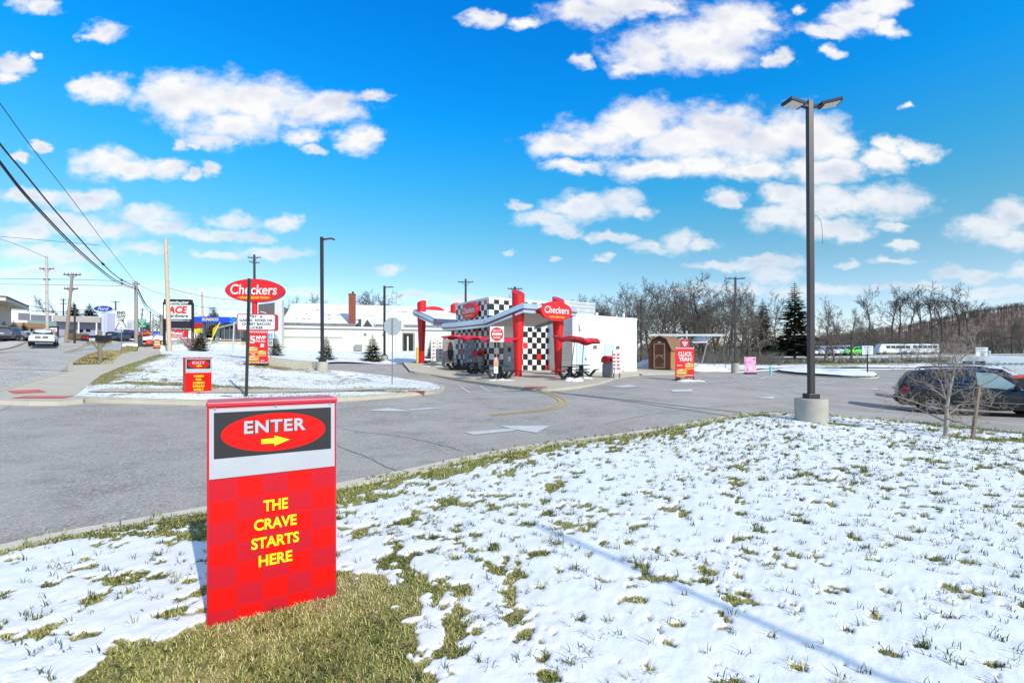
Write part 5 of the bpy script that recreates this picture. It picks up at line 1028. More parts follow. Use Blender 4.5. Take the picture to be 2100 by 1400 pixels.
build_pole('pale utility pole with dark crossarm across the road, tallest on the left', at(97, 78, 0), P(95.5, 525, 78), .24, mat('pole_bleached', (196, 188, 178), .9, var=.15, scale=3), [(2.1, 2.2, (1, .1, 0)), (3.9, 1.0, (1, .1, 0))], steps=14)
build_pole('leaning wooden utility pole with crossarm behind the white pickup', at(135, 60, 0), P(148.5, 560, 60), .20, mat('pole_brown', (158, 138, 122), .9, var=.25, scale=4, bump=.4), [(.2, 2.0, (1, .1, 0)), (2.0, 1.6, (1, .1, 0))], steps=8)
build_pole('short dark utility pole between the dealership columns', at(153, 62, 0), P(153.5, 624, 62), .13, mat('pole_dark', (74, 60, 56), .9, var=.25))
build_pole('distant thin utility pole with two crossarms over the dealership', at(130, 130, 0), P(130, 612, 130), .2, darkpole, [(.3, 2.0, (1, .1, 0)), (1.4, 2.0, (1, .1, 0))])
build_pole('distant utility pole right of the blue oval sign', at(238, 125, 0), P(237, 617, 125), .24, mat('pole_dark2', (96, 84, 78), .9, var=.2), [(.2, 2.4, (1, .1, 0))])
build_pole('far utility pole leaning over the road bend', at(289, 150, 0), P(292, 632, 150), .2, darkpole, [(.4, 1.8, (1, .2, 0)), (2, 1.6, (1, .2, 0))])
build_pole('far utility pole with crossarm at the end of the road', at(307, 160, 0), P(308.5, 638, 160), .2, darkpole, [(1.4, 3.0, (1, .2, 0))])
build_pole('far pale utility pole beside the road bend', at(313, 140, 0), P(314, 648, 140), .24, woodgrey)
build_pole('grey roadside utility pole left of the hardware store sign', at(331.5, 92, 0), P(330.5, 645, 92), .32, woodgrey, [(.4, 1.4, AX)])
build_pole('slender pale utility pole rising behind the hardware store sign', at(417, 90, 0), P(414.5, 599, 90), .24, woodpale, steps=6)
build_pole('dark utility pole with cluttered crossarm rising above the tall oval sign', at(523, 80, 0), P(521.5, 522, 80), .25, mat('pole_black', (66, 60, 62), .9, var=.2), [(.5, 2.2, (1, 0, 0)), (1.3, 1.6, (.8, .6, 0))], steps=12)
build_pole('dark utility pole behind the checkered restaurant tower', at(955, 75, 0), P(955, 572, 75), .22, MATS['pole_black'], [(.5, 2.4, (1, .1, 0))], steps=8)
build_pole('dark utility pole with crossarm among the bare trees right of the white wall', at(1315, 66, 0), P(1315, 613, 66), .15, MATS['pole_black'], [(.25, 1.4, (1, .1, 0))])
build_pole('utility pole partly hidden by the front red column', at(1056, 70, 0), P(1056, 588, 70), .26, MATS['pole_black'], [(.3, 2.2, (1, .1, 0)), (2.2, 1.4, (1, .1, 0))])
# roadside line: its cables run in one vertical plane from the grey pole back past the viewpoint
E0 = P(280, 580, 73).to_2d()
def on_line(u, v):
    k = (u - CX) / F; D = (rd(-40, 9) - E0).normalized(); s = (k * E0.y - E0.x) / (D.x - k * D.y); return P(u, v, E0.y + D.y * s)
def catm(pts, n=8):
    o = []; q = [pts[0] * 2 - pts[1]] + pts + [pts[-1] * 2 - pts[-2]]
    for i in range(1, len(q) - 2):
        for k in range(n):
            t = k / n; a, b, c, d = q[i - 1:i + 3]; o.append(.5 * (2 * b + (c - a) * t + (2 * a - 5 * b + 4 * c - d) * t * t + (3 * b - a - 3 * c + d) * t ** 3))
    o.append(pts[-1]); return o
cable = mat('cable_black', (22, 22, 26), .6, var=.1)
def build_wire(label, pts, r, name='overhead_cable', sleeves=(), grp=None):
    mb = MB(); c = catm(pts); mb.tube(c, r, 5); o = tag(mb.build(name, cable, smooth=True), label, 'overhead cable', grp)
    for k in sleeves:
        i = int(k * (len(c) - 1)); m2 = MB(); m2.tube([c[max(i - 1, 0)].lerp(c[i], .3), c[i], c[min(i + 1, len(c) - 1)].lerp(c[i], .3)], [.05, .13, .05], 8); m2.build('splice', cable, o)
L_ = on_line
build_wire('thin top overhead wire running to the grey roadside pole', [L_(-260, -160), L_(-120, 45), L_(0, 212), L_(67, 305), L_(145, 405), L_(212, 495), P(276, 577, 73)], .026)
build_wire('thick upper black cable with a splice near the grey roadside pole', [L_(-300, -150), L_(-130, 118), L_(0, 295), L_(50, 355), L_(120, 440), L_(205, 535), L_(245, 571), P(279, 588, 73)], .055, sleeves=(.74, .88))
build_wire('thick lower black cable ending at the grey roadside pole', [L_(-300, -90), L_(-130, 160), L_(0, 331), L_(60, 406), L_(150, 501), L_(200, 546), L_(240, 576), P(278, 591, 73)], .055, sleeves=(.9,))
build_wire('second lower black cable close under the other', [L_(-300, -78), L_(-130, 168), L_(0, 336), L_(60, 411), L_(150, 506), L_(200, 550), L_(240, 580), P(278, 593, 73)], .04)
for k, (a, b) in enumerate((((282, 590), (330, 646)), ((283, 594), (330, 650)), ((283, 600), (331, 655)))):
    m = ((a[0] + b[0]) / 2 - 4, (a[1] + b[1]) / 2 + 8); build_wire(['upper', 'middle', 'lower'][k] + ' of three cables sagging from the grey pole down the road', [P(*a, 73), P(*m, 81), P(*b, 92)], .05)
build_wire('thin wire from the grey pole to the new pale pole', [P(282, 582, 73), P(312, 597, 60), P(342, 606, 45)], .02); build_wire('long thin wire from the new pale pole past the oval sign', [P(342, 590, 45), P(420, 608, 55), P(505, 616, 70), P(600, 616, 85)], .022); build_wire('lower thin wire from the pale pole past the oval sign', [P(342, 612, 45), P(420, 630, 55), P(520, 636, 70), P(600, 640, 85)], .022)
for k, (l, pts) in enumerate([('highest thin wire across the left sky', [(-40, 482), (60, 490), (205, 503)]), ('sloping thin wire reaching the tallest pale pole', [(-40, 478), (30, 500), (95, 528)]), ('level thin wire above the dealership roofs', [(-40, 571), (140, 573), (278, 577)]), ('second level thin wire above the dealership roofs', [(-40, 582), (120, 584), (250, 586)]), ('thin wire dropping behind the pickup to the tallest pale pole', [(-40, 604), (40, 622), (96, 634)]), ('lowest thin wire by the left roof', [(-40, 634), (50, 636), (150, 640)]), ('thin wire from the short dark pole toward the oval blue sign', [(153, 634), (185, 638), (213, 642)])]):
    build_wire(l, [P(a, b, 70) for a, b in pts], .028 if k < 4 else .04)
# ---------------------------------------------------------------- long white building with snow roof
def build_white():
    p0 = Vector((-29.6, 60.0, 0)); p1 = Vector((-6.9, 65.6, 0)); x = (p1 - p0).normalized(); fr = Fr(p0, x); Lg = (p1 - p0).length; bk = -fr.n
    t = thing('warehouse', 'long low cream building with snow covered roof and brick chimney', 'building', p0 + Vector((0, 0, 2.6))); cw = mat('cream_wall', (214, 211, 198), .85, var=.06, scale=.8, bump=.15)
    mb = MB(); mb.prism([fr.p(0, 1.8), fr.p(Lg, 1.8), fr.p(Lg, 5.6), fr.p(0, 5.6)], bk * 16); w = mb.build('wall', cw, t)
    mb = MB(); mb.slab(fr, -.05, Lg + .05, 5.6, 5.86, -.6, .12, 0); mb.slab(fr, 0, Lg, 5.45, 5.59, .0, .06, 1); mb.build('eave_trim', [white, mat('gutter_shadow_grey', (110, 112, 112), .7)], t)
    mb = MB(); mb.slab(fr, 0, Lg, 5.86, 6.35, -1.4, -1.0); mb.build('flashing', mat('lead_grey', (128, 132, 142), .5, var=.3, scale=2), t)
    mb = MB(); mb.prism([fr.p(-.1, 6.25, -1.0), fr.p(-.1, 9.75, -9.0), fr.p(-.1, 6.25, -17), fr.p(-.1, 5.7, -17), fr.p(-.1, 5.7, -1.0)][::-1], x * (Lg + .2)); rf = mb.build('roof', snowm, t)
    mb = MB(); 
    for k in range(34): a = 1 + Lg * random.random(); q = random.choice([.2, .42, .66]) + .02 * random.random(); c = fr.p(a, 6.25 + 3.5 * q + .02, -1.0 - 8 * q); mb.box(c, (.3 + .2 * random.random(), .12, .09), .24)
    mb.build('snow_guard', mat('guard_grey', (120, 118, 116), .8, var=.3), rf)
    def uA(u):                                          # position along the front seen at pixel column u
        k = (u - CX) / F; return (k * p0.y - p0.x) / (x.x - k * x.y)
    brick = mat('chimney_brick', (158, 84, 62), .9, var=.3, scale=6, bump=.6, c2=(112, 58, 46)); a = uA(720); mb = MB(); c = fr.p(a, 0, -1.6); mb.box(Vector((c.x, c.y, 8.0)), (.86, .8, 4.7), .24); mb.box(Vector((c.x, c.y, 10.32)), (.96, .9, .12), .24); ch = mb.build('chimney', brick, t); mb = MB(); mb.lathe([(.16, 0), (.16, .3), (0, .3)], (c.x + .1, c.y, 10.38), 10); mb.build('flue', mat('flue_dark', (80, 60, 54), .9), ch)
    for u0, u1, h in ((735, 766, 1.05), (817, 828, .9)):
        a0, a1 = uA(u0), uA(u1); mb = MB(); mb.slab(fr, a0, a1, 5.87, 5.87 + h, -.9, -.1, 0); mb.slab(fr, a0 - .02, a0 + .35, 5.9, 5.85 + h, -.88, -.06, 1)
        if h > 1: mb.flat(fr, [(a0 + .55, 5.9), (a1 - .1, 5.9), (a0 + 1.1, 5.8 + h)], -.07, 1)
        mb.build('roof_unit', [mat('unit_pale', (206, 208, 208), .6), mat('unit_dark', (66, 62, 58), .7)], t)
    a0, a1 = uA(825), uA(851); mb = MB(); mb.slab(fr, a0, a1, 2.6, 5.2, .0, .06, 0); mb.rect(fr, a0 + .12, a1 - .25, 2.62, 5.05, .065, 1); d = mb.build('entrance', [mat('frame_olive', (150, 148, 136), .8), mat('recess_dark', (34, 32, 34), .8)], t)
    mb = MB(); mb.slab(fr, a0 + .62, a0 + .82, 2.62, 4.7, .06, .1); mb.build('door_leaf', cw, d)
    for u in (749, 787): a = uA(u); mb = MB(); mb.slab(fr, a - .16, a + .16, 4.7, 5.02, 0, .05); mb.build('wall_vent', mat('vent_grey', (120, 116, 110), .7), t)
    mb = MB(); mb.slab(fr, .2, uA(702), 4.36, 4.5, 0, .06); mb.build('wall_ledge', mat('ledge', (168, 166, 154), .8), t)
    for u in (579, 797, 812): a = uA(u); mb = MB(); mb.bar(fr.p(a, 2.7, .07), fr.p(a, 5.5, .07), .09, .09); mb.build('downpipe', white, t)
    a = uA(728); mb = MB(); mb.slab(fr, a, a + .9, 2.75, 3.5, 0, .5); mb.build('wall_unit', mat('unit_mixed', (150, 150, 144), .7, var=.4, scale=9), t)
    # dark end block with shop front
    q0 = P(500, 700, 57.5); q1 = P(577, 700, 58.5); q0.z = q1.z = 0; f2 = Fr(q0, q1 - q0); l2 = (q1 - q0).length; t2 = thing('shop_block', 'dark grey end block with a pale corner pier left of the long cream building', 'building', q0 + Vector((0, 0, 2.6)))
    dg = mat('dark_siding', (92, 90, 90), .8, var=.08, scale=3); mb = MB(); mb.prism([f2.p(1.6, 2), f2.p(l2 - .75, 2), f2.p(l2 - .75, 8.6), f2.p(1.6, 8.3)], -f2.n * 14); mb.build('wall', dg, t2)
    mb = MB(); mb.slab(f2, l2 - .74, l2 + .1, 2, 8.9, -1.0, .1); mb.build('corner_pier', mat('pier_grey', (196, 196, 190), .8, var=.05), t2)
    mb = MB(); mb.slab(f2, 2.6, l2 - .8, 4.2, 5.9, 0, .12); mb.build('white_fascia', white, t2); mb = MB(); mb.slab(f2, 1.8, l2 - .8, 2.5, 4.1, 0, .08); mb.build('shop_window', mat('shop_glass', (50, 54, 58), .2, var=.3, scale=3), t2)
    mb = MB(); c = f2.p(l2 - 1.7, 6.9); mb.tube([c, c + f2.n * .3 + Vector((0, 0, .35)), c + f2.n * .9 + Vector((-.5, 0, .45))], .05, 6); mb.build('wall_lamp', white, t2)
build_white()
# low retaining wall on the island
mb = MB(); pa = [at(545, 26.2), at(600, 26.6), at(640, 27.6)]
for a, b in zip(pa[:-1], pa[1:]): mb.prism([a + Vector((0, 0, 0)), b, b + Vector((0, 0, .58)), a + Vector((0, 0, .58))], Vector((.1, .35, 0)))
mb.prism([pa[-1], at(672, 27.0), at(672, 27.0) + Vector((0, 0, .2)), pa[-1] + Vector((0, 0, .58))], Vector((.1, .35, 0))); tag(mb.build('retaining_wall', MATS['cast_concrete']), 'low concrete retaining wall stepping down on the snowy island', 'wall')
# ---------------------------------------------------------------- hardware store pylon sign
def build_ace():
    Y = 58.0; p = at(366, Y, .1); t = thing('pylon_sign', 'black framed pylon sign of a hardware store with white, dark and red panels', 'sign', p); k = Y / F; x = Vector((.985, .17, 0)); fr = Fr(P(366, HZ, Y), x); fr.o.z = EYE
    Z = lambda v: (HZ - v) * k; X = lambda u: (u - 366) * k
    for u in (339.5, 392): mb = MB(); mb.slab(fr, X(u) - .1, X(u) + .1, p.z - EYE - .3, Z(620), -.2, .1); mb.build('post', mat('frame_navy', (26, 26, 40), .5), t)
    mb = MB(); mb.slab(fr, X(341), X(391), Z(625), Z(614), -.3, .25); a = mb.build('header_panel', black, t); mb = MB(); mb.text(fr, 'Manchester', X(366.5), Z(620.2), 2.5, .42, .26, 0, bold=.03, shear=.1); mb.build('lettering', white, a)
    mb = MB(); mb.slab(fr, X(341), X(391), Z(654), Z(625.5), -.3, .25); a = mb.build('name_panel', white, t); mb = MB(); mb.text(fr, 'ACE', X(366), Z(635.5), 2.25, .92, .26, 0, bold=.05, shear=.22); mb.text(fr, 'Hardware', X(366), Z(647.5), 2.35, .42, .26, 1, bold=.03); mb.build('lettering', [red, black], a)
    mb = MB(); mb.slab(fr, X(343), X(390), Z(673), Z(658), -.25, .2); mb.build('screen_panel', mat('led_screen', (44, 32, 44), .4, var=.25, scale=1), t)
    mb = MB(); mb.slab(fr, X(340), X(392), Z(656.5), Z(655), -.2, .1); mb.slab(fr, X(340), X(392), Z(676.5), Z(674.5), -.2, .1); mb.build('frame', MATS['frame_navy'], t)
    mb = MB(); mb.slab(fr, X(345), X(383), Z(691.5), Z(677), -.2, .15); a = mb.build('brand_panel', red, t); mb = MB(); mb.text(fr, 'Mutual', X(364.5), Z(683), 1.5, .38, .16, 0, bold=.04, shear=.25); mb.rect(fr, X(355), X(375), Z(689.4), Z(688.2), .16, 0); mb.build('lettering', white, a)
build_ace()
# ---------------------------------------------------------------- filling station
def build_station():
    Y = 76.0; k = Y / F; p = at(446, Y, 0); t = thing('filling_station_canopy', 'blue filling station canopy with yellow lettering and checker fade', 'canopy', p); fr = Fr((0, Y, EYE), (.992, .12, 0)); X = lambda u: (u - CX) / F * Y * 1.0; Z = lambda v: (HZ - v) * k
    fr = Fr(P(447, HZ, Y), (.992, .12, 0)); X = lambda u: (u - 447) * k; bl = mat('canopy_blue', (24, 74, 200), .4, var=.03); cy = mat('canopy_cyan', (30, 160, 220), .4, var=.03)
    mb = MB(); mb.slab(fr, X(393), X(505), Z(661), Z(649.5), -7, 0); c = mb.build('fascia', bl, t); mb = MB(); s = .33
    for i in range(10):
        for j in range(3):
            if (i + j) % 2 == 0: mb.rect(fr, X(470) + i * s * 1.6 / 1.4, X(470) + (i + 1) * s * 1.6 / 1.4, Z(661) + j * .3, Z(661) + (j + 1) * .3, .01, 0)
    mb.text(fr, 'SUNOCO', X(432), Z(655), 2.5, .46, .012, 1, bold=.03, shear=.2); mb.build('lettering', [cy, yellow], c)
    mb = MB(); mb.prism([fr.p(X(393), Z(649.5), 0) + Vector((0, 0, .1)), fr.p(X(412), Z(649.5), 0) + Vector((0, 0, .1)), fr.p(X(412), Z(649.5), -7) + Vector((0, 0, .1)), fr.p(X(393), Z(649.5), -7) + Vector((0, 0, .1))], (0, 0, -.1)); mb.build('roof_snow', snowm, t)
    for u in (402, 428, 487): mb = MB(); q = fr.p(X(u), 0, -3); mb.box(Vector((q.x, q.y, (g(q.x, q.y) + 7.5) / 2)), (.4, .4, 7.5 - g(q.x, q.y))); mb.build('post', greyp, t)
    b = fr.p(X(436), 0, -9); t2 = thing('station_shop', 'small brown brick filling station shop under the blue canopy', 'building', (b.x, b.y, g(b.x, b.y))); mb = MB(); mb.slab(fr, X(405), X(470), 1.0, Z(664), -16, -9); mb.build('wall', mat('shop_brick', (150, 116, 104), .9, var=.2), t2); mb = MB(); mb.slab(fr, X(415), X(438), 2.2, Z(670), -9, -8.9); mb.slab(fr, X(442), X(460), 2.2, Z(668), -9, -8.9); mb.build('shop_window', mat('shop_glass2', (120, 120, 124), .2, var=.4, scale=1), t2)
    q = at(404, 66, .1); t3 = thing('price_sign', 'red and yellow filling station price sign behind the pink bush', 'sign', q); f3 = Fr(P(404, HZ, 66), (1, .1, 0)); kk = 66 / F; z = lambda v: (HZ - v) * kk; mb = MB(); mb.slab(f3, -.72, .72, z(673), z(662), -.1, .1, 0); mb.slab(f3, -.72, .0, z(674), z(673), -.1, .1, 0); a = mb.build('price_panel', mat('price_red', (186, 24, 34), .4, var=.1), t3); mb = MB(); mb.rect(f3, 0, .55, z(671), z(668.5), .11); mb.build('digits', mat('digit_green', (30, 90, 60), .4), a)
    mb = MB(); mb.slab(f3, -.72, .66, z(684), z(674.5), -.1, .1); mb.build('offer_panel', yellow, t3); mb = MB(); mb.slab(f3, -.72, -.62, q.z - EYE, z(684), -.08, .08); mb.slab(f3, .56, .66, q.z - EYE, z(684), -.08, .08); mb.build('post', galv, t3)
    q = at(430, 52, .1); t4 = thing('feather_banner', 'tilted yellow feather banner before the glazed porch', 'banner', q); a, b = P(430, 704, 52), P(451, 661, 52); mb = MB(); mb.tube([a, b], .05, 6); mb.build('pole', yellow, t4); mb = MB(); mb.prism([a.lerp(b, .45), a.lerp(b, .95), a.lerp(b, .8) + Vector((-.55, 0, -.2)), a.lerp(b, .5) + Vector((-.3, 0, -.3))], (0, .02, 0)); mb.build('flag', mat('banner_gold', (210, 176, 50), .6, var=.3, scale=3), t4)
    Y = 54.0; k = Y / F; q0 = at(447, Y, .1); t5 = thing('glazed_porch', 'grey glazed porch with sloping roof on a low stone wall', 'porch', q0); f5 = Fr(P(447, HZ, Y), (.99, .1, 0)); w = 45 * k; zz = lambda v: (HZ - v) * k
    mb = MB(); mb.slab(f5, 0, w, q0.z - EYE - .3, zz(699.5), -6, 0); mb.build('wall', mat('porch_stone', (206, 188, 168), .9, var=.12, scale=2), t5); mb = MB(); mb.slab(f5, .25, w, zz(699), zz(674), -5.5, -.12); mb.build('glass', mat('porch_glass', (70, 78, 84), .1, var=.5, scale=1.2), t5)
    mb = MB(); mb.prism([f5.p(-.2, zz(675), .2), f5.p(w, zz(662), .2), f5.p(w, zz(659), .2), f5.p(-.2, zz(672), .2)], -f5.n * 7); mb.build('roof', mat('porch_roof', (150, 150, 148), .7, var=.15), t5)
    for i in range(5): a = .1 + i * (w - .2) / 4; mb = MB(); mb.slab(f5, a - .04, a + .04, zz(699.5), zz(675) + (a / w) * 13 * k, -.1, -.02); mb.build('mullion', galv, t5)
    mb = MB(); mb.slab(f5, .2, w, zz(697), zz(695.5), -.1, 0); mb.build('rail', MATS['porch_stone'], t5)
build_station()
# ---------------------------------------------------------------- across the road on the left
def build_left():
    def bld(name, label, u0, Y0, u1, Y1, vb, vt, depth, m, parts=()):
        p0 = P(u0, HZ, Y0); p1 = P(u1, HZ, Y1); p0.z = p1.z = EYE; fr = Fr(p0, p1 - p0); w = (p1 - p0).length; k = (Y0 + Y1) / 2 / F; zb = (HZ - vb) * k - 1.0; zt = (HZ - vt) * k; t = thing(name, label, 'building', (p0.x, p0.y, zb + EYE)); mb = MB(); mb.slab(fr, 0, w, zb, zt, -depth, 0); mb.build('wall', m, t)
        for pn, a0, a1, v0, v1, c0, c1, pm in parts: mb = MB(); mb.slab(fr, w * a0, w * a1, (HZ - v1) * k, (HZ - v0) * k, c0, c1); mb.build(pn, pm, t)
        return t
    lil = mat('lilac_wall', (150, 150, 176), .7, var=.06); gry = mat('metal_fascia', (168, 162, 156), .7, var=.06); slate = mat('slate_panel', (112, 112, 126), .7, var=.08); beige = mat('beige_siding', (204, 192, 172), .8, var=.05); dk = mat('soffit_dark', (60, 56, 56), .8)
    bld('warehouse', 'long grey paneled warehouse far left beyond the shrubs', 22, 118, 113, 124, 672, 640, 20, white, [('panel_band', .16, .42, 643, 657, 0, .1, slate), ('panel_band', .44, .92, 645, 660, 0, .1, slate), ('roof_vent', .2, .24, 637, 640, -4, -3, greyp), ('roof_vent', .5, .58, 637, 640, -5, -4, slate)])
    bld('low_house', 'low house with tan roof between the warehouse and road', 50, 100, 90, 104, 686, 672, 10, beige, [('roof', -.05, 1.05, 663, 672, -10, .5, mat('tan_roof', (176, 130, 96), .9, var=.12)), ('window', .3, .5, 675, 683, 0, .06, glassm)])
    bld('green_roofed_shed', 'green roofed building beside the tan roofed house', 88, 106, 126, 108, 688, 671, 12, white, [('roof', -.8, 1.0, 659, 671, -12, .5, mat('green_roof', (122, 150, 142), .8, var=.06)), ('window', .1, .3, 675, 682, 0, .06, glassm)])
    bld('car_dealership', 'car dealership with deep grey fascia and white columns', 116, 96, 209, 100, 694, 661, 14, lil, [('fascia', -.03, 1.0, 650, 661.5, -14, 2.2, gry), ('column', .50, .53, 661.5, 692, 1.6, 2.1, white), ('column', .895, .925, 661.5, 692, 1.6, 2.1, white), ('window', .47, .58, 675, 681, 0, .06, glassm), ('window', .64, .74, 674, 680, 0, .06, glassm), ('entrance', .2, .42, 676, 692, 0, .08, dk), ('roof_snow', .52, .86, 646.5, 650, -9, -2, snowm), ('door', .85, .92, 672, 690, 0, .05, mat('pale_lilac', (200, 200, 216), .6))])
    bld('dealership_tower', 'pale narrow tower under the blue oval sign', 208, 94, 219, 94, 694, 640, 4, mat('tower_pale', (206, 208, 226), .6, var=.04), [('stripe', .5, .56, 641, 692, 0, .05, slate)])
    bld('showroom', 'white showroom behind the dealership lot', 219, 104, 243, 105, 693, 655, 12, white, [('panel', .35, .98, 653, 664, 0, .1, mat('panel_mauve', (146, 128, 140), .7)), ('panel', .3, .9, 664, 671, 0, .12, beige), ('roof_vent', .2, .26, 648, 655, -3, -2.5, dk)])
    bld('office', 'pale blue office building behind the grey pole', 256, 112, 287, 116, 692, 656, 14, mat('pale_blue_wall', (206, 216, 232), .7, var=.04), [('window', .05, .4, 662, 672, 0, .1, beige)])
    bld('brick_store', 'dark brick store at the road bend', 290, 128, 306, 134, 692, 664, 14, mat('brick_dark', (96, 92, 94), .9, var=.2), [('fascia', -.03, 1.03, 661, 666, -2, .4, greyp), ('window', .2, .5, 675, 688, 0, .1, glassm)])
    # flat-roofed shop at the picture's left edge
    a = P(12, HZ, 62); a.z = 0; d = Vector((-.80, -.60, 0)); t = thing('flat_roofed_shop', 'beige shop with wide flat roof overhang at the left edge', 'building', a + d * 3); zf = 1.5 + (738 - 624) / F * 66; n = Vector((-.60, .80, 0))
    mb = MB(); mb.prism([a + d * 0 + Vector((0, 0, zf)), a + d * 30 + Vector((0, 0, zf)), a + d * 30 + n * 14 + Vector((0, 0, zf)), a + n * 14 + Vector((0, 0, zf))], (0, 0, .42)); mb.build('roof', mat('roof_edge', (206, 196, 180), .8, var=.05), t); mb = MB(); mb.prism([a + d * -.1 + Vector((0, 0, zf + .42)), a + d * 30 + Vector((0, 0, zf + .42)), a + d * 30 + n * 14 + Vector((0, 0, zf + .42)), a + n * 14 + Vector((0, 0, zf + .42))], (0, 0, .22)); mb.build('roof_trim', mat('trim_slate', (74, 78, 76), .7), t)
    b = a + d * 1.6 + n * 1.2; mb = MB(); mb.prism([b + Vector((0, 0, 3)), b + d * 28 + Vector((0, 0, 3)), b + d * 28 + n * 11 + Vector((0, 0, 3)), b + n * 11 + Vector((0, 0, 3))], (0, 0, zf - 3)); mb.build('wall', mat('corrugated_beige', (200, 188, 174), .8, var=.05), t)
    mb = MB(); fr = Fr(b + d * 28, -d); mb.slab(fr, 0, 27.5, 3.4, 6.3, 0, .08); mb.build('shop_window', mat('shop_glass3', (54, 52, 48), .2, var=.2), t)
    # blue oval sign
    Y = 88.0; p = at(213, Y); t = thing('pylon_sign', 'blue oval car dealer sign with white script on a slim pole', 'sign', p); c = P(213.5, 633, Y); fr = Fr(c, (.99, .1, 0)); mb = MB(); mb.bar(p, c, .3, .3); mb.build('pole', MATS['tower_pale'], t); mb = MB(); mb.oval(fr, 0, 0, 1.68, .58, .2, 0, 48, depth=.4); o = mb.build('oval_panel', white, t); mb = MB(); mb.oval(fr, 0, 0, 1.6, .52, .21, 0, 48); mb.text(fr, 'Ford', 0, 0, 1.9, .56, .22, 1, bold=.015, shear=.35); mb.build('lettering', [mat('oval_blue', (22, 60, 160), .35), white], o)
    Y = 72.0; p = at(110.5, Y); t = thing('small_sign', 'small red and white roadside sign in a dark frame', 'sign', p); fr = Fr(P(110.5, HZ, Y), (.99, .1, 0)); k = Y / F; mb = MB(); mb.slab(fr, -.62, .62, 46 * k, 69 * k, -.1, .1); f = mb.build('frame', mat('frame_brown', (60, 34, 34), .6), t); mb = MB(); mb.rect(fr, -.52, .52, 58 * k, 66 * k, .105, 0); mb.rect(fr, -.52, .52, 48 * k, 58 * k, .105, 1); mb.rect(fr, -.35, .35, 60 * k, 62 * k, .11, 1); mb.rect(fr, -.4, .4, 51.5 * k, 53 * k, .11, 0); mb.build('print', [white, red], f); mb = MB(); mb.slab(fr, -.5, -.4, p.z - EYE, 46 * k, -.05, .05); mb.slab(fr, .4, .5, p.z - EYE, 46 * k, -.05, .05); mb.build('post', MATS['frame_brown'], t)
    mb = MB(); q = at(140, 84); mb.box(q + Vector((1.6, 0, .55)), (3.4, 1.2, 1.1)); tag(mb.build('hedge_wall', mat('hedge_brown', (120, 98, 70), .95, var=.35, scale=3, bump=.9), bevel=.2), 'low brown clipped hedge before the dealership', 'hedge')
build_left()
# ---------------------------------------------------------------- vehicles (x forward, y left)
HUB = mat('alloy_wheel', (150, 152, 156), .3, metal=.8, var=.1); REDL = mat('tail_lamp', (150, 12, 20), .2, var=.05); CLR = mat('head_lamp', (220, 224, 228), .1, var=.03); TRIM = mat('black_trim', (20, 20, 22), .55, var=.05); WGL = mat('window_glass', (26, 34, 38), .05, var=.0, spec=.9)
FGL = mat('window_painted_view', (150, 172, 170), .06, var=.25, scale=1.5, spec=.9)  # opaque pale colour stands in for light seen through and off the glass
def paint(name, c): return mat('paint_' + name, c, .34, var=.02, coat=.35)
SUVS = [(-2.46,.44,.80,.82,.80,.84,.80),(-2.40,.34,1.02,1.05,.86,.88,.82),(-2.30,.30,1.06,1.30,.90,.90,.74),(-2.04,.30,1.07,1.63,.92,.92,.67),(-1.4,.28,1.06,1.71,.93,.94,.66),(-.4,.26,1.03,1.74,.93,.945,.67),(.30,.26,1.0,1.69,.93,.94,.66),(.75,.26,.99,1.47,.93,.93,.68),(1.30,.26,.98,1.06,.92,.92,.80),(1.9,.28,.92,.98,.91,.88,.72),(2.3,.32,.82,.86,.84,.80,.62),(2.46,.42,.60,.66,.70,.70,.5)]
SEDS = [(-2.3,.40,.70,.72,.72,.76,.70),(-2.24,.32,.92,.95,.82,.82,.72),(-1.75,.26,.96,1.02,.86,.85,.70),(-1.05,.24,.95,1.36,.88,.87,.60),(-.3,.24,.93,1.45,.88,.88,.60),(.35,.24,.92,1.40,.88,.88,.60),(1.15,.24,.90,.97,.87,.86,.74),(1.8,.26,.80,.86,.86,.82,.66),(2.2,.32,.68,.72,.78,.74,.56),(2.3,.4,.52,.56,.64,.62,.46)]
TRKS = [(-2.9,.56,1.05,1.07,.95,.97,.93),(-2.86,.52,1.22,1.24,.98,1,.95),(-.92,.5,1.22,1.24,1,1,.95),(-.86,.48,1.22,1.70,1,1,.74),(-.62,.48,1.24,1.9,1,1,.72),(.55,.46,1.22,1.9,1,1,.72),(.85,.46,1.2,1.72,1,1,.74),(1.42,.46,1.17,1.24,1,.98,.86),(2.45,.46,1.08,1.15,1,.96,.82),(2.74,.46,1.02,1.08,.98,.94,.78),(2.86,.5,.92,.98,.94,.9,.72)]
VANS = [(-2.75,.5,1.2,1.25,.92,.95,.9),(-2.72,.42,1.25,2.0,.97,.98,.84),(-2.4,.4,1.25,2.1,1,1,.84),(.9,.4,1.25,2.1,1,1,.84),(1.35,.4,1.22,2.0,1,1,.82),(1.95,.4,1.18,1.30,1,.98,.86),(2.6,.42,1.0,1.08,.97,.93,.8),(2.75,.5,.8,.86,.9,.88,.7)]
BUSS = [tuple(q * .82 for q in r) for r in [(-4.4,.5,1.4,1.5,1.1,1.15,1.1),(-4.36,.42,1.45,2.65,1.15,1.18,1.05),(-3.9,.4,1.45,2.75,1.18,1.2,1.06),(3.2,.4,1.45,2.75,1.18,1.2,1.06),(3.7,.4,1.42,2.6,1.15,1.18,1.0),(4.3,.42,1.2,1.4,1.1,1.1,.95),(4.4,.5,.9,.96,1,1,.8)]]
def lerp_st(st, x):
    for a, b in zip(st[:-1], st[1:]):
        if a[0] <= x <= b[0]: t = (x - a[0]) / (b[0] - a[0]); return [p + (q - p) * t for p, q in zip(a, b)]
    return list(st[0] if x < st[0][0] else st[-1])
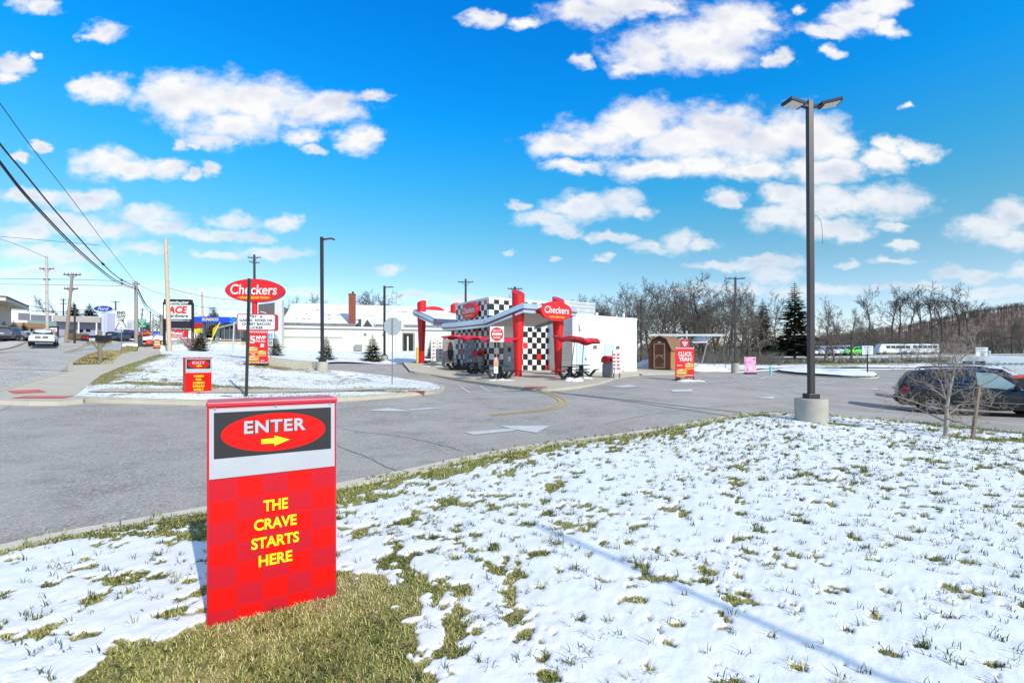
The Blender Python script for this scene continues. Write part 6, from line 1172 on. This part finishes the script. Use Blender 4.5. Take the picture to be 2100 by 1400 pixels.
def side_pt(st, x, f, s, off=.012):
    q = lerp_st(st, x); y = q[5] + (q[6] - q[5]) * f; z = q[2] + (q[3] - .05 - q[2]) * f; return Vector((x, s * (y + off), z + off * .3))
def make_vehicle(name, label, cat, loc, heading, st, pm, wheels, wr, wins, screen, rear, group=None, detail=2, trim_low=True):
    t = thing(name, label, cat, loc, math.atan2(heading[1], heading[0]), group); mb = MB(); rows = []
    for (x, zb, zl, zr, wb, wl, wrf) in st:
        h = [(wb * .90, zb), (wb, zb + .10), (max(wb, wl) + .012, zb + (zl - zb) * .55), (wl, zl), (wrf, zr - .05 if zr - zl > .12 else zr - .015), (wrf * .8, zr), (0, zr + .01)]
        rows.append([(x, -y, z) for y, z in h] + [(x, y, z) for y, z in h[-2::-1]])
    n = len(rows[0]); v = [p for r in rows for p in r]; f = [(i * n + k, i * n + k + 1, (i + 1) * n + k + 1, (i + 1) * n + k)[::-1] for i in range(len(rows) - 1) for k in range(n - 1)]
    f += [(i * n, (i + 1) * n, (i + 1) * n + n - 1, i * n + n - 1)[::-1] for i in range(len(rows) - 1)] + [tuple(range(n)), tuple(range((len(rows) - 1) * n, len(rows) * n))[::-1]]
    mb.raw(v, f); body = mb.build('body', pm, t, smooth=2, local=True)
    for s in (1, -1):
        for (xbl, xbr, xtl, xtr, f0, f1) in wins:
            mb = MB(); m = 5; vv = []
            for j in range(2):
                for i in range(m): q = i / (m - 1); x = (xbl + (xbr - xbl) * q) if j == 0 else (xtl + (xtr - xtl) * q); vv.append(side_pt(st, x, f0 if j == 0 else f1, s))
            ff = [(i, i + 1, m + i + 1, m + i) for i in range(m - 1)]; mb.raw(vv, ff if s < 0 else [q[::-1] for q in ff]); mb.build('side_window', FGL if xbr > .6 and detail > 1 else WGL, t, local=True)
    def glass(nm, x0, x1, k0, k1):
        a = lerp_st(st, x0); b = lerp_st(st, x1); w0 = a[6] * .94 if a[3] - a[2] > .15 else a[5] * .84; w1 = b[6] * .92; d = Vector((b[0] - a[0], 0, b[3] - a[3])).normalized(); nrm = Vector((-d.z, 0, d.x)); nrm = nrm if nrm.z > 0 else -nrm; o = nrm * .03
        p0 = Vector((x0, 0, a[3])); p1 = Vector((x1, 0, b[3])); q0 = p0.lerp(p1, k0); q1 = p0.lerp(p1, k1); mb = MB(); mb.prism([q0 + o + Vector((0, -w0, -.01)), q0 + o + Vector((0, w0, -.01)), q1 + o + Vector((0, w1, -.01)), q1 + o + Vector((0, -w1, -.01))], nrm * -.02); mb.build(nm, WGL, t, local=True)
    if screen: glass('windscreen', *screen)
    if rear: glass('rear_window', *rear)
    tw = max(q[4] for q in st)
    for x in wheels:
        for s in (1, -1):
            if detail > 1: mb = MB(); mb.lathe([(0, -.015), (wr + .07, -.015), (wr + .07, .022), (0, .022)], (x, s * (tw + .005), wr + .03), 22, axis='Y'); mb.build('wheel_arch', TRIM, t, local=True)
            mb = MB(); wv = [(wr * .62, -.11), (wr * .96, -.11), (wr, -.07), (wr, .07), (wr * .96, .11), (wr * .62, .11), (wr * .60, .02), (wr * .60, -.11)]; mb.lathe(wv, (x, s * (tw - .06), wr), 22, axis='Y'); w = mb.build('wheel', rubber, t, smooth=2, local=True)
            if detail > 0:
                mb = MB(); c = Vector((x, s * (tw + .025), wr)); mb.lathe([(0, 0), (wr * .2, 0), (wr * .22, -.02 * s)], c, 10, axis='Y'); mb.lathe([(wr * .52, 0), (wr * .63, .01 * s), (wr * .63, -.05 * s)], c, 20, axis='Y')
                for k in range(5): a = 2 * math.pi * k / 5 + .3; d = Vector((math.cos(a), 0, math.sin(a))); mb.bar(c + d * wr * .1, c + d * wr * .57, .09 * wr / .36, .03, up=(0, 1, 0))
                mb.build('rim', HUB, w, local=True)
    return t, body
def add_box(t, name, c, s, m, parent=None, bevel=0.0, rz=0): mb = MB(); mb.box(c, s, rz); return mb.build(name, m, parent or t, local=True, bevel=bevel)
SW = [(-2.12, -1.30, -1.86, -1.28, .10, .86), (-1.24, -.24, -1.22, -.26, .08, .90), (-.18, .98, -.2, .34, .08, .90)]
DW = [(-1.35, -.25, -.98, -.25, .1, .88), (-.19, .85, -.2, .30, .1, .88)]
TW = [(-.80, -.05, -.70, -.08, .12, .9), (.02, 1.15, 0, .62, .12, .9)]
def suv(label, loc, hd, col, detail=2, group=None, scale=1.0, tow=False):
    t, b = make_vehicle('parked_car', label, 'car', loc, hd, SUVS, col, (-1.42, 1.40), .355, SW, (1.30, .34, .12, .97), (-2.38, -2.06, .30, .95), group, detail)
    for s in (1, -1):
        add_box(t, 'headlight', (2.26, s * .64, .72), (.16, .26, .13), CLR, bevel=.03); add_box(t, 'mirror', (.82, s * 1.03, 1.08), (.16, .22, .17), col if detail < 2 else TRIM, bevel=.05)
        mb = MB(); mb.prism([(-2.36, s * .90, .78), (-2.30, s * .93, 1.06), (-2.10, s * .945, 1.04), (-2.16, s * .945, .84)][::s], (0, -s * .05, 0)); mb.prism([(-2.41, s * .88, .80), (-2.39, s * .86, 1.03), (-2.39, s * .58, 1.03), (-2.42, s * .58, .80)][::-s], (.05, 0, 0)); mb.build('taillight', REDL, t, local=True)
        mb = MB(); mb.tube([(-1.8, s * .60, 1.70), (-1.7, s * .62, 1.79), (.0, s * .63, 1.81), (.25, s * .62, 1.72)], .022, 6); mb.build('roof_rail', TRIM if detail > 1 else HUB, t, local=True)
        mb = MB(); mb.tube([side_pt(st_, x, .05, s, .022) for st_ in (SUVS,) for x in (-2.1, -1.3, -.5, .3, 1.0)], .013, 5); mb.build('window_trim', HUB, t, local=True, smooth=True)
        add_box(t, 'door_handle', (-.95, s * .965, .93), (.2, .03, .035), col, bevel=.01); add_box(t, 'door_handle', (.05, s * .965, .91), (.2, .03, .035), col, bevel=.01)
        if detail > 1:
            for x0 in (-1.28, -.20, 1.02): mb = MB(); mb.box((x0, s * .952, .70), (.012, .012, .62)); mb.build('door_seam', TRIM, t, local=True)
            mb = MB(); mb.box((0, s * .955, .34), (2.3, .03, .12)); mb.build('sill_trim', TRIM, t, local=True); mb = MB(); mb.box((.1, s * .968, .52), (1.9, .012, .025)); mb.build('side_moulding', HUB, t, local=True)
    add_box(t, 'bumper', (-2.45, 0, .52), (.14, 1.62, .22), TRIM, bevel=.05); add_box(t, 'licence_plate', (-2.44, 0, .86), (.03, .32, .16), white); add_box(t, 'front_bumper', (2.40, 0, .42), (.14, 1.4, .2), TRIM, bevel=.05)
    return t
def sedan(label, loc, hd, col, detail=1, group=None):
    t, b = make_vehicle('parked_car', label, 'car', loc, hd, SEDS, col, (-1.35, 1.40), .325, DW, (1.15, .38, .1, .97), (-1.75, -1.07, .12, .95), group, detail)
    for s in (1, -1): add_box(t, 'headlight', (2.12, s * .58, .62), (.16, .26, .12), CLR); add_box(t, 'taillight', (-2.24, s * .64, .80), (.08, .26, .13), REDL); add_box(t, 'mirror', (.72, s * .96, .98), (.14, .2, .14), col, bevel=.04)
    return t
def pickup(label, loc, hd, col, detail=2, group=None, name='pickup_truck'):
    t, b = make_vehicle(name, label, 'pickup', loc, hd, TRKS, col, (-1.75, 1.85), .40, TW, (1.42, .60, .1, .97), (-.90, -.64, .3, .95), group, detail)
    for s in (1, -1): add_box(t, 'headlight', (2.76, s * .74, .98), (.16, .34, .16), CLR, bevel=.03); add_box(t, 'mirror', (.95, s * 1.13, 1.32), (.14, .24, .26), TRIM, bevel=.04); add_box(t, 'taillight', (-2.88, s * .9, 1.0), (.06, .14, .34), REDL)
    gr = add_box(t, 'grille', (2.83, 0, .93), (.10, 1.12, .30), col, bevel=.02)
    for y in (-.28, .28):
        for z in (.86, 1.0): add_box(t, 'grille_slot', (2.885, y, z), (.02, .44, .10), TRIM, gr)
    add_box(t, 'bumper', (2.90, 0, .66), (.16, 1.92, .24), white if detail else col, bevel=.05); add_box(t, 'lower_bumper', (2.88, 0, .46), (.12, 1.7, .14), TRIM, bevel=.02); add_box(t, 'rear_bumper', (-2.94, 0, .64), (.12, 1.8, .2), HUB, bevel=.03)
    return t
HD = Vector((2.1, -1.5)).normalized(); PD = Vector((.58, .81)); C0 = Vector((17.75, 18.05))
def lot(perp, along): q = C0 + PD * perp + HD * along; return Vector((q.x, q.y, g(q.x, q.y) + .005))
suv('dark blue-black parked SUV nearest the snow, seen from its side and rear', lot(0, .05), HD, paint('midnight', (24, 23, 29)))
sedan('orange-red parked car half hidden behind the dark SUV', lot(2.8, 2.3), HD, paint('coral', (226, 74, 50)), 2)
suv('white parked SUV with dark roof rails behind the dark SUV', lot(5.4, 1.2), HD, paint('white', (226, 228, 230)), 1)
sedan('yellow-green parked car at the right edge of the picture', lot(8.2, 4.8), HD, paint('lime', (206, 222, 40)), 1)
def white_van():
    p = lot(11.6, 3.4); t, b = make_vehicle('work_van', 'white work van with roof rack posts behind the parked cars', 'van', p, HD, VANS, paint('van_white', (228, 230, 230)), (-1.6, 1.7), .36, [(-2.3, -1.9, -2.3, -1.9, .2, .75), (-1.8, -1.4, -1.8, -1.4, .2, .75), (.95, 1.75, .95, 1.4, .1, .8)], (1.95, 1.36, .1, .95), None, None, 1)
    for x in (-1.2, .4, 1.2): mb = MB(); [mb.box((x, s * .7, 2.25), (.07, .07, .34)) for s in (1, -1)]; mb.box((x, 0, 2.36), (.05, 1.4, .05)); mb.build('rack_post', white, t, local=True)
    mb = MB(); mb.box((0, -.7, 2.22), (2.6, .04, .05)); mb.build('rack_rail', white, t, local=True); mb = MB(); [mb.box((-.9 + .22 * k, -.935, 1.72), (.14, .02, .07)) for k in range(8)]; mb.build('side_lettering', greyp, t, local=True)
white_van()
# main road and the far side
pk = at(90, 51.5); pickup('white pickup truck driving toward the viewer on the main road', pk + Vector((0, 0, .03)), (.66, -.75), paint('ram_white', (230, 232, 236)))
sedan('dark car on the main road cut by the left picture edge', Vector((-24.6, 20.6, g(-24.6, 20.6) + .01)), (-.6, .8), paint('navy', (30, 30, 70)), 2)
suv('small blue car driving away on the distant road', at(326, 100, .02), (-.5, .85), paint('bright_blue', (40, 84, 190)), 1)
pickup('grey pickup parked at the left edge by the shrubs', at(-6, 57), (-.5, -.85), paint('silver_grey', (130, 132, 142)), 1); suv('dark grey parked car before the round shrubs', at(25, 58), (-.45, .9), paint('charcoal', (84, 84, 96)), 1); sedan('silver parked car next to the pointed shrub', at(43, 60), (-.4, -.9), paint('silver', (176, 182, 188)), 1)
for u, Y, c, h, l in [(227, 92, (40, 42, 52), (-.8, -.6), 'black car at the left of the dealership lot'), (242, 90, (60, 70, 76), (-.9, .3), 'dark grey car in the dealership lot under the lane sign'), (254, 94, (30, 34, 44), (-.6, -.8), 'black car with snowy hood in the dealership lot'), (272, 98, (180, 40, 50), (-.9, -.2), 'red car in the dealership lot beside the grey pole'), (300, 128, (230, 120, 40), (-.9, .2), 'orange car at the road bend'), (263, 108, (40, 80, 180), (-.9, .1), 'blue car with white roof in the dealership lot')]: sedan(l, at(u, Y), h, paint(l.split()[0] + str(u), c), 0)
# the van lot behind
vw = paint('fleet_white', (224, 226, 230)); proto = None
names = ['first van of the row at its left end, side on', 'second van of the far row', 'third van of the far row', 'fourth van of the far row', 'fifth van of the far row', 'sixth van of the far row, behind the tall lamp', 'seventh van of the far row', 'eighth van of the far row', 'ninth van of the far row', 'last van of the far row next to the green truck']
for i, u in enumerate((1556, 1588, 1612, 1630, 1646, 1662, 1690, 1704, 1718, 1731)):
    p = at(u, 100 - (1.5 if i == 0 else 0) + i * .3, .03); hd = (1, .05) if i == 0 else (.62, -.78)
    if proto is None: proto, _ = make_vehicle('delivery_van', '', 'van', p, hd, VANS, vw, (-1.6, 1.7), .37, [(.95, 1.75, .95, 1.4, .1, .8)], (1.95, 1.36, .1, .95), None, 'white vans parked in the far lot', 0); o = proto
    else: o = copy_tree(proto); o.location = p; o.rotation_euler = (0, 0, math.atan2(hd[1], hd[0]))
    o['label'] = 'white ' + names[i] if i else 'white delivery van at the left end of the far row, side on'
pickup('bright green truck in the far lot beside the white bus', at(1755, 100, .03), (-1, -.05), paint('lime_green', (70, 190, 30)), 0, name='utility_truck')
bp = None
for i, (u, l) in enumerate(((1830, 'white minibus with dark window band next to the green truck'), (1885, 'second white minibus farther right in the far lot'))):
    p = at(u, 104, .03)
    if bp is None: bp, _ = make_vehicle('minibus', l, 'bus', p, (-1, 0), BUSS, vw, (-2.1, 2.4), .36, [(-3.1 + k * 1.06, -2.15 + k * 1.06, -3.1 + k * 1.06, -2.15 + k * 1.06, .1, .7) for k in range(5)], None, None, 'minibuses in the far lot', 0); o = bp
    else: o = copy_tree(bp); o.location = p
    o['label'] = l
# ---------------------------------------------------------------- trees
bark = mat('bark_grey', (110, 104, 98), .95, var=.3, scale=3); twig = mat('twig_brown', (106, 101, 93), .95, var=.2, scale=1); barkpale = mat('bark_pale', (176, 164, 150), .9, var=.3, scale=14, bump=.5); twigpale = mat('twig_pale', (160, 144, 130), .9, var=.2, scale=10); twigred = mat('twig_reddish', (118, 104, 94), .95, var=.2, scale=1); bark2 = mat('bark_dark', (88, 80, 74), .95, var=.25, scale=3)
def bare_tree(seed, h, spread=1.0, r0=.2, kids=(9, 5, 4, 3), up=.35, first=.25, rmin=.022, lens=(.55, .5, .5, .5)):
    rs = random.Random(seed); T = MB(); C = MB()
    def br(p, d, ln, r, lv, mb):
        n = 5 if lv == 0 else (4 if lv == 1 else (3 if lv == 2 else 2)); pts = [p]; rad = [r]; q = p.copy(); e = d.copy()
        for i in range(n):
            j = .10 if lv == 0 else .26; e = (e + Vector((rs.gauss(0, j), rs.gauss(0, j), rs.gauss(0, j) + (up * .22 if lv else .05)))).normalized(); q = q + e * (ln / n); pts.append(q); rad.append(max(rmin * .6, r * (1 - .80 * (i + 1) / n) if lv else r * (1 - .72 * (i + 1) / n)))
        mb.tube(pts, rad, 7 if lv == 0 else (4 if lv == 1 else 3), cap=False)
        if lv >= len(kids): return
        k = kids[lv]
        for i in range(k):
            f = (first + (1 - first) * (i + .7 * rs.random()) / k) if lv == 0 else (.2 + .8 * (i + rs.random()) / k); f = min(f, .99); s = f * n; a = int(s); b = pts[a].lerp(pts[a + 1], s - a); ax = (pts[a + 1] - pts[a]).normalized()
            w = rs.random() * 6.28 if lv else i * 2.4 + rs.random() * .8; o = Vector((1, 0, 0)) if abs(ax.x) < .8 else Vector((0, 1, 0)); sx = (o - ax * o.dot(ax)).normalized(); sy = ax.cross(sx); side = sx * math.cos(w) + sy * math.sin(w)
            an = (.62 + .45 * rs.random()) * spread * (1.15 - .55 * f if lv == 0 else 1); nd = (ax * math.cos(an) + side * math.sin(an)).normalized(); nl = ln * lens[lv] * (1.15 - .55 * f) * (.7 + .6 * rs.random())
            br(b, nd, nl, max(rmin, rad[a] * (.48 if lv == 0 else .55)), lv + 1, T if lv == 0 and f < .45 and False else C)
    br(Vector((0, 0, -.1)), Vector((0, 0, 1)), h, r0, 0, T)
    return T, C
def put_tree(name, label, proto, loc, s=1.0, rz=0.0, group=None, sx=1.0):
    o = copy_tree(proto); o.location = loc; o.rotation_euler = (0, 0, rz); o.scale = (s * sx, s * sx, s); tag(o, label, 'tree', group); return o
def proto_tree(seed, h, m1=bark, m2=twig, **k):
    T, C = bare_tree(seed, h, **k); t = thing('bare_tree', '', 'tree'); T.build('trunk', m1, t, local=True, smooth=True); C.build('crown', m2, t, local=True, smooth=True); return t
BP = [proto_tree(11, 10, m1=bark2, kids=(11, 6, 5, 3), r0=.26, rmin=.026), proto_tree(12, 10, kids=(12, 6, 4, 3), spread=.8, r0=.20, rmin=.024), proto_tree(13, 10, m2=twigred, kids=(10, 7, 5, 3), spread=1.15, r0=.28, rmin=.026, first=.15), proto_tree(14, 10, m1=bark2, kids=(9, 6, 5, 3), spread=.65, r0=.18, up=.6, rmin=.022, first=.4), proto_tree(15, 10, m1=bark2, m2=bark2, kids=(8, 5, 5, 3), spread=.75, r0=.22, up=.5, first=.45, rmin=.028)]
used = set()
def forest(label, group, spots):
    for (u, Y, vt, k) in spots:
        p = at(u, Y); h = (EYE - (vt - HZ) / F * Y) - p.z; pr = BP[k]
        if k in used: o = put_tree('bare_tree', label, pr, p, h / 11.5, random.random() * 6.28, group, random.uniform(.9, 1.2))
        else: used.add(k); o = pr; o.location = p; o.scale = (h / 11.5,) * 3; tag(o, label, 'tree', group)
rs = random.Random(5); sp = []
for i in range(24): u = 1232 + i * 14.2 + rs.uniform(-6, 6); sp.append((u, rs.uniform(70, 98), rs.choice([608, 618, 602, 630, 645]) + rs.uniform(-8, 12), rs.choice([0, 1, 2, 2, 1])))
sp += [(1448, 72, 570, 0), (1310, 70, 588, 1), (1376, 78, 586, 1), (1412, 84, 596, 2), (1290, 86, 612, 2), (1470, 80, 606, 0), (1440, 92, 590, 2), (1540, 82, 640, 2), (1560, 88, 655, 2), (1530, 90, 632, 1)]
forest('leafless tree in the dense brown wood right of the restaurant', 'leafless trees of the wood beyond the restaurant', sp)
sp = [(1590, 112, 618, 3), (1605, 90, 690, 2), (1655, 90, 680, 2), (1700, 118, 628, 3), (1722, 110, 636, 1), (1745, 76, 640, 0), (1712, 78, 655, 2), (1768, 112, 668, 1), (1690, 77, 668, 2)]
forest('leafless tree between the tall lamp and the spruces before the far vans', 'leafless trees before the van lot', sp)
sp = [(1783, 135, 610, 4), (1830, 132, 607, 4), (1845, 136, 612, 4), (1868, 135, 618, 4), (1890, 140, 610, 4), (1912, 138, 604, 4), (1932, 140, 612, 4), (1968, 142, 606, 4), (1985, 138, 614, 4)]
forest('tall leafless tree with upswept crown on the skyline before the hill', 'skyline trees before the hill', sp)
sp = []
for i in range(30): sp.append((1700 + i * 15 + rs.uniform(-8, 8), rs.uniform(112, 128), rs.uniform(660, 690), rs.choice([2, 1, 2, 0])))
sp += [(1850, 72, 700, 2), (1880, 74, 695, 1), (1925, 76, 688, 2), (2040, 108, 650, 2), (2075, 106, 655, 0), (2010, 110, 660, 2), (2100, 104, 660, 1)]
forest('low leafless tree in the brown thicket at the foot of the hill', 'thicket trees at the foot of the hill', sp)
sp = [(600, 100, 612, 1), (620, 102, 614, 2), (640, 104, 616, 2), (742, 100, 612, 0), (760, 98, 606, 0), (778, 99, 607, 2), (805, 100, 612, 2), (792, 103, 616, 1), (725, 104, 618, 2)]
forest('leafless treetop showing above the snow roof of the cream building', 'treetops above the snow roof', sp)
sp = [(1030, 100, 618, 2), (1180, 100, 618, 1), (1200, 104, 618, 2), (1220, 102, 617, 0), (1235, 98, 620, 2)]
forest('leafless treetop showing above the restaurant roof', 'treetops above the restaurant roof', sp)
sp = [(318, 190, 652, 1), (326, 185, 660, 2), (305, 200, 655, 1), (336, 170, 655, 2), (345, 165, 662, 0), (402, 110, 625, 1), (418, 112, 632, 2), (98, 130, 615, 1), (90, 128, 628, 2), (296, 195, 668, 2), (370, 160, 660, 2), (385, 150, 655, 1)]
forest('small leafless tree along the far end of the main road', 'leafless trees along the far road', sp)
# brush along the far verge
def brush():
    mb = MB(); rs = random.Random(3)
    def shoot(u, Y, hmax):
        p = at(u, Y, .05); a = rs.uniform(0, 6.28); ln = rs.uniform(.4, 1) * hmax; d = Vector((math.cos(a) * .5, math.sin(a) * .5, 1)).normalized(); e = Vector((math.cos(a + 1) * .6, math.sin(a + 1) * .6, .9)).normalized(); mb.tube([p, p + d * ln * .5, p + d * ln * .5 + e * ln * .5], [.03, .022, .008], 3, cap=False)
        for _ in range(3): b = p + d * ln * rs.uniform(.25, .5); f = Vector((rs.gauss(0, .7), rs.gauss(0, .7), .7)).normalized(); mb.tube([b, b + f * ln * .4], [.016, .006], 3, cap=False)
    for _ in range(1500): shoot(rs.uniform(1440, 2130), rs.uniform(69, 74), 1.3)
    for _ in range(900): shoot(rs.uniform(1310, 1600), rs.uniform(62, 80), 2.6)
    for _ in range(2200): shoot(rs.uniform(1640, 2250), rs.uniform(106, 126), 4.2)
    for _ in range(700): shoot(rs.uniform(1215, 1560), rs.uniform(82, 110), 5.5)
    tag(mb.build('undergrowth', twig), kind='stuff')
brush()
def hill():
    xs = np.linspace(120, 720, 70); ys = np.linspace(250, 640, 40); X, Y = np.meshgrid(xs, ys)
    u = CX + F * X / Y; Hh = np.interp(u, [1500, 1640, 1720, 1850, 1950, 2020, 2100, 2400], [720, 702, 690, 672, 650, 636, 626, 615]); z = EYE - (Hh - HZ) / F * Y
    k = np.clip((Y - 250) / 190, 0, 1); k = k * k * (3 - 2 * k); Z = 4 + (z - 9) * k - 60 * np.clip((Y - 470) / 170, 0, 1) ** 2 + 2 * fbm(X, Y, .02, 3)
    n, m = X.shape; mb = MB(); mb.raw(np.column_stack([X.ravel(), Y.ravel(), Z.ravel()]).tolist(), [(i * m + j, i * m + j + 1, (i + 1) * m + j + 1, (i + 1) * m + j) for i in range(n - 1) for j in range(m - 1)])
    tag(mb.build('hill', mat('hill_floor', (108, 84, 68), .95, var=.25, scale=.05, c2=(132, 116, 106)), smooth=True), kind='structure')
    mb = MB(); rs = random.Random(9)
    for _ in range(5200):
        a = rs.random() * 69; b = rs.random() ** .8 * 26; i, j = int(b), int(a); j = min(j, m - 2); i = min(i, n - 2); fx, fy = a - j, b - i; p = Vector((X[i, j] + (X[i, j + 1] - X[i, j]) * min(fx, 1), Y[i, j] + (Y[i + 1, j] - Y[i, j]) * fy, 0)); p.z = Z[i, j] * (1 - fx) * (1 - fy) + Z[i, j + 1] * fx * (1 - fy) + Z[i + 1, j] * (1 - fx) * fy + Z[i + 1, j + 1] * fx * fy
        h = rs.uniform(5, 9); mb.tube([p, p + Vector((0, 0, h * .8))], [.16, .05], 3, cap=False)
        for q in range(9): c = p + Vector((0, 0, h * rs.uniform(.3, .8))); d = Vector((rs.gauss(0, 1), rs.gauss(0, 1), 1.1)).normalized(); mb.tube([c, c + d * h * .32], [.10, .04], 3, cap=False)
    tag(mb.build('far_wood', mat('far_twigs', (110, 88, 76), .95, var=.2, scale=.03)), kind='stuff')
hill()
# spruces
needle = mat('spruce_needles', (58, 70, 50), .8, var=.35, scale=2.2); needle2 = mat('spruce_needles_olive', (92, 94, 46), .8, var=.35, scale=2.5); needle3 = mat('arborvitae_needles', (92, 98, 40), .85, var=.35, scale=2)
def spruce(seed, nm, h, r, levels, per, m, droop=.25, first=.08, gap=.12, cards=14):
    rs = random.Random(seed); t = thing('spruce_tree', '', 'tree'); mb = MB(); mb.tube([(0, 0, -.1), (0, 0, h * .6), (0, 0, h)], [h * .016, h * .009, h * .002], 7, cap=False); mb.build('trunk', bark2, t, local=True); mb = MB()
    for i in range(levels):
        f = first + (1 - first) * (i / levels) ** .95; z = h * f; rr = r * (1 - f) ** .85 * rs.uniform(.75, 1.1) + .03 * h * (1 - f) + .01 * h
        for k in range(per):
            if rs.random() < gap: continue
            a = 6.283 * k / per + rs.uniform(-.4, .4) + i; L = rr * rs.uniform(.7, 1.1); d = Vector((math.cos(a), math.sin(a), .18 - droop * (1 - f))); d.normalize(); sd = Vector((-d.y, d.x, 0))
            mb.tube([(0, 0, z), tuple(Vector((0, 0, z)) + d * L)], [h * .003, h * .001], 3, cap=False)
            for c in range(cards):
                q = (c + rs.random()) / cards; p = Vector((0, 0, z)) + d * L * (.15 + .85 * q) - Vector((0, 0, .06 * L * q * q)); s = rs.choice((-1, 1)); w = L * (.30 * (1 - q) + .11) * rs.uniform(.6, 1.2); e = (sd * s * rs.uniform(.5, 1) + d * rs.uniform(.3, .9) + Vector((0, 0, rs.uniform(-.35, .15)))).normalized(); n_ = Vector((rs.gauss(0, .35), rs.gauss(0, .35), 1)).normalized(); b = e.cross(n_).normalized() * w * .30
                mb.poly([p - b * .4, p + e * w * .55 - b, p + e * w, p + e * w * .55 + b, p + b * .4])
    mb.build('crown', m, t, local=True); return t
SPR = spruce(1, '', 10, 3.3, 34, 11, needle, cards=20); SPY = spruce(2, '', 10, 4.0, 26, 10, needle2, droop=.05, first=.03, cards=16, gap=.05); SPA = spruce(3, '', 10, 3.4, 34, 12, needle3, droop=-.5, first=.02, cards=16, gap=0)
first_use = {}
def put_spruce(pr, key, label, u, Y, vt, sx=1.0, rz=0.0, name=None, dz=.1, cat='tree'):
    p = at(u, Y, dz); h = (EYE - (vt - HZ) / F * Y) - p.z; o = pr if key not in first_use else copy_tree(pr); first_use[key] = 1; o.location = p; o.scale = (h / 10 * sx, h / 10 * sx, h / 10); o.rotation_euler = (0, 0, rz); tag(o, label, cat)
    if name: o.name = name
put_spruce(SPR, 'r', 'tallest dark spruce left of the tall double lamp', 1630, 84, 578, 1.0); put_spruce(SPR, 'r', 'shorter dark spruce left of the tallest spruce', 1564, 86, 611, .85, 2.0); put_spruce(SPR, 'r', 'dark spruce behind the blue filling station canopy', 439, 118, 626, 1.3, 1.0)
put_spruce(SPR, 'r', 'round dark evergreen behind the leaning pole', 151, 128, 617, 1.3, 3.0); put_spruce(SPR, 'r', 'dark evergreen left of the blue oval sign', 184, 130, 620, 1.5, 4.0); put_spruce(SPR, 'r', 'low dark evergreen beside the tallest pale pole', 110, 128, 636, 2.2, 5.0)
put_spruce(SPY, 'y', 'young olive spruce beside the flag post on the island lawn', 411, 41, 672, 1.15); put_spruce(SPY, 'y', 'young spruce behind the single-headed lamp', 669, 44, 686, 1.05, 1.0); put_spruce(SPY, 'y', 'young spruce in front of the cream wall', 764, 46, 684, 1.2, 2.0); put_spruce(SPY, 'y', 'young spruce behind the $5 banner', 566, 44, 686, 1.0, 3.0); put_spruce(SPY, 'y', 'slim young spruce behind the left red column', 883, 52, 694, .8, 4.0)
put_spruce(SPA, 'a', 'pointed arborvitae shrub beside the silver car', 49, 66, 658, 1.0, .0, 'evergreen_shrub', 0, 'shrub'); put_spruce(SPA, 'a', 'rounded arborvitae shrub in the middle by the beige shop', 28, 64, 656, 1.25, 2.0, 'evergreen_shrub', 0, 'shrub'); put_spruce(SPA, 'a', 'wide arborvitae shrub under the flat roof', 8, 62, 657, 1.3, 4.0, 'evergreen_shrub', 0, 'shrub')
# pink flowering bush by the hardware sign
def pink_bush():
    rs = random.Random(4); p = at(396, 46, .1); t = thing('flowering_bush', 'pink flowering bush beside the young olive spruce', 'bush', p); mb = MB(); M2 = MB()
    for _ in range(60):
        d = Vector((rs.gauss(0, .6), rs.gauss(0, .6), 1)).normalized(); e = p + d * rs.uniform(.8, 2.3); mb.tube([p, p.lerp(e, .5) + Vector((rs.gauss(0, .1), 0, 0)), e], [.02, .014, .006], 3, cap=False)
        for _ in range(7): c = p.lerp(e, rs.uniform(.5, 1)); a = Vector((rs.gauss(0, 1), rs.gauss(0, 1), rs.gauss(0, 1))).normalized() * .09; b = a.cross(Vector((0, .3, 1))).normalized() * .08; M2.poly([c - a, c + b, c + a, c - b])
    mb.build('branches' if False else 'stem', twig, t); M2.build('blossom', mat('blossom_pink', (206, 150, 160), .8, var=.25, scale=4), t)
pink_bush()
# the small tree by the kerb and its stake
T, C = bare_tree(37, 1.95, spread=1.30, r0=.050, kids=(17, 8, 6, 4), up=.26, first=.2, rmin=.0026, lens=(.66, .50, .48, .5)); p = at(1938, 10.7, .11); t = thing('sapling', 'small leafless multi-branched tree in the snow before the dark SUV', 'tree', p, 1.1); T.build('trunk', barkpale, t, local=True, smooth=True); C.build('crown', twigpale, t, local=True, smooth=True)
a = at(1994, 10.6, .08); b = P(2008, 789, 10.5); mb = MB(); mb.bar(a, b, .058, .058); s = tag(mb.build('tree_stake', woodold, bevel=.006), 'leaning weathered wooden stake beside the small leafless tree', 'stake')
for i, (u, l) in enumerate(((1467, 'left of the two staked saplings by the wood'), (1488, 'right of the two staked saplings by the wood'))):
    p = at(u, 52); T, C = bare_tree(40 + i, 2.6, kids=(8, 5, 3), r0=.04, rmin=.012); t = thing('sapling', 'thin ' + l, 'tree', p); T.build('trunk', bark, t, local=True); C.build('crown', twig, t, local=True)
p = at(538, 32, .12); T, C = bare_tree(50, 2.3, kids=(9, 5, 4), spread=1.3, r0=.05, rmin=.014, first=.15); t = thing('sapling', 'bare shrub behind the edge-on sign post on the island', 'tree', p); T.build('trunk', bark2, t, local=True); C.build('crown', bark2, t, local=True)
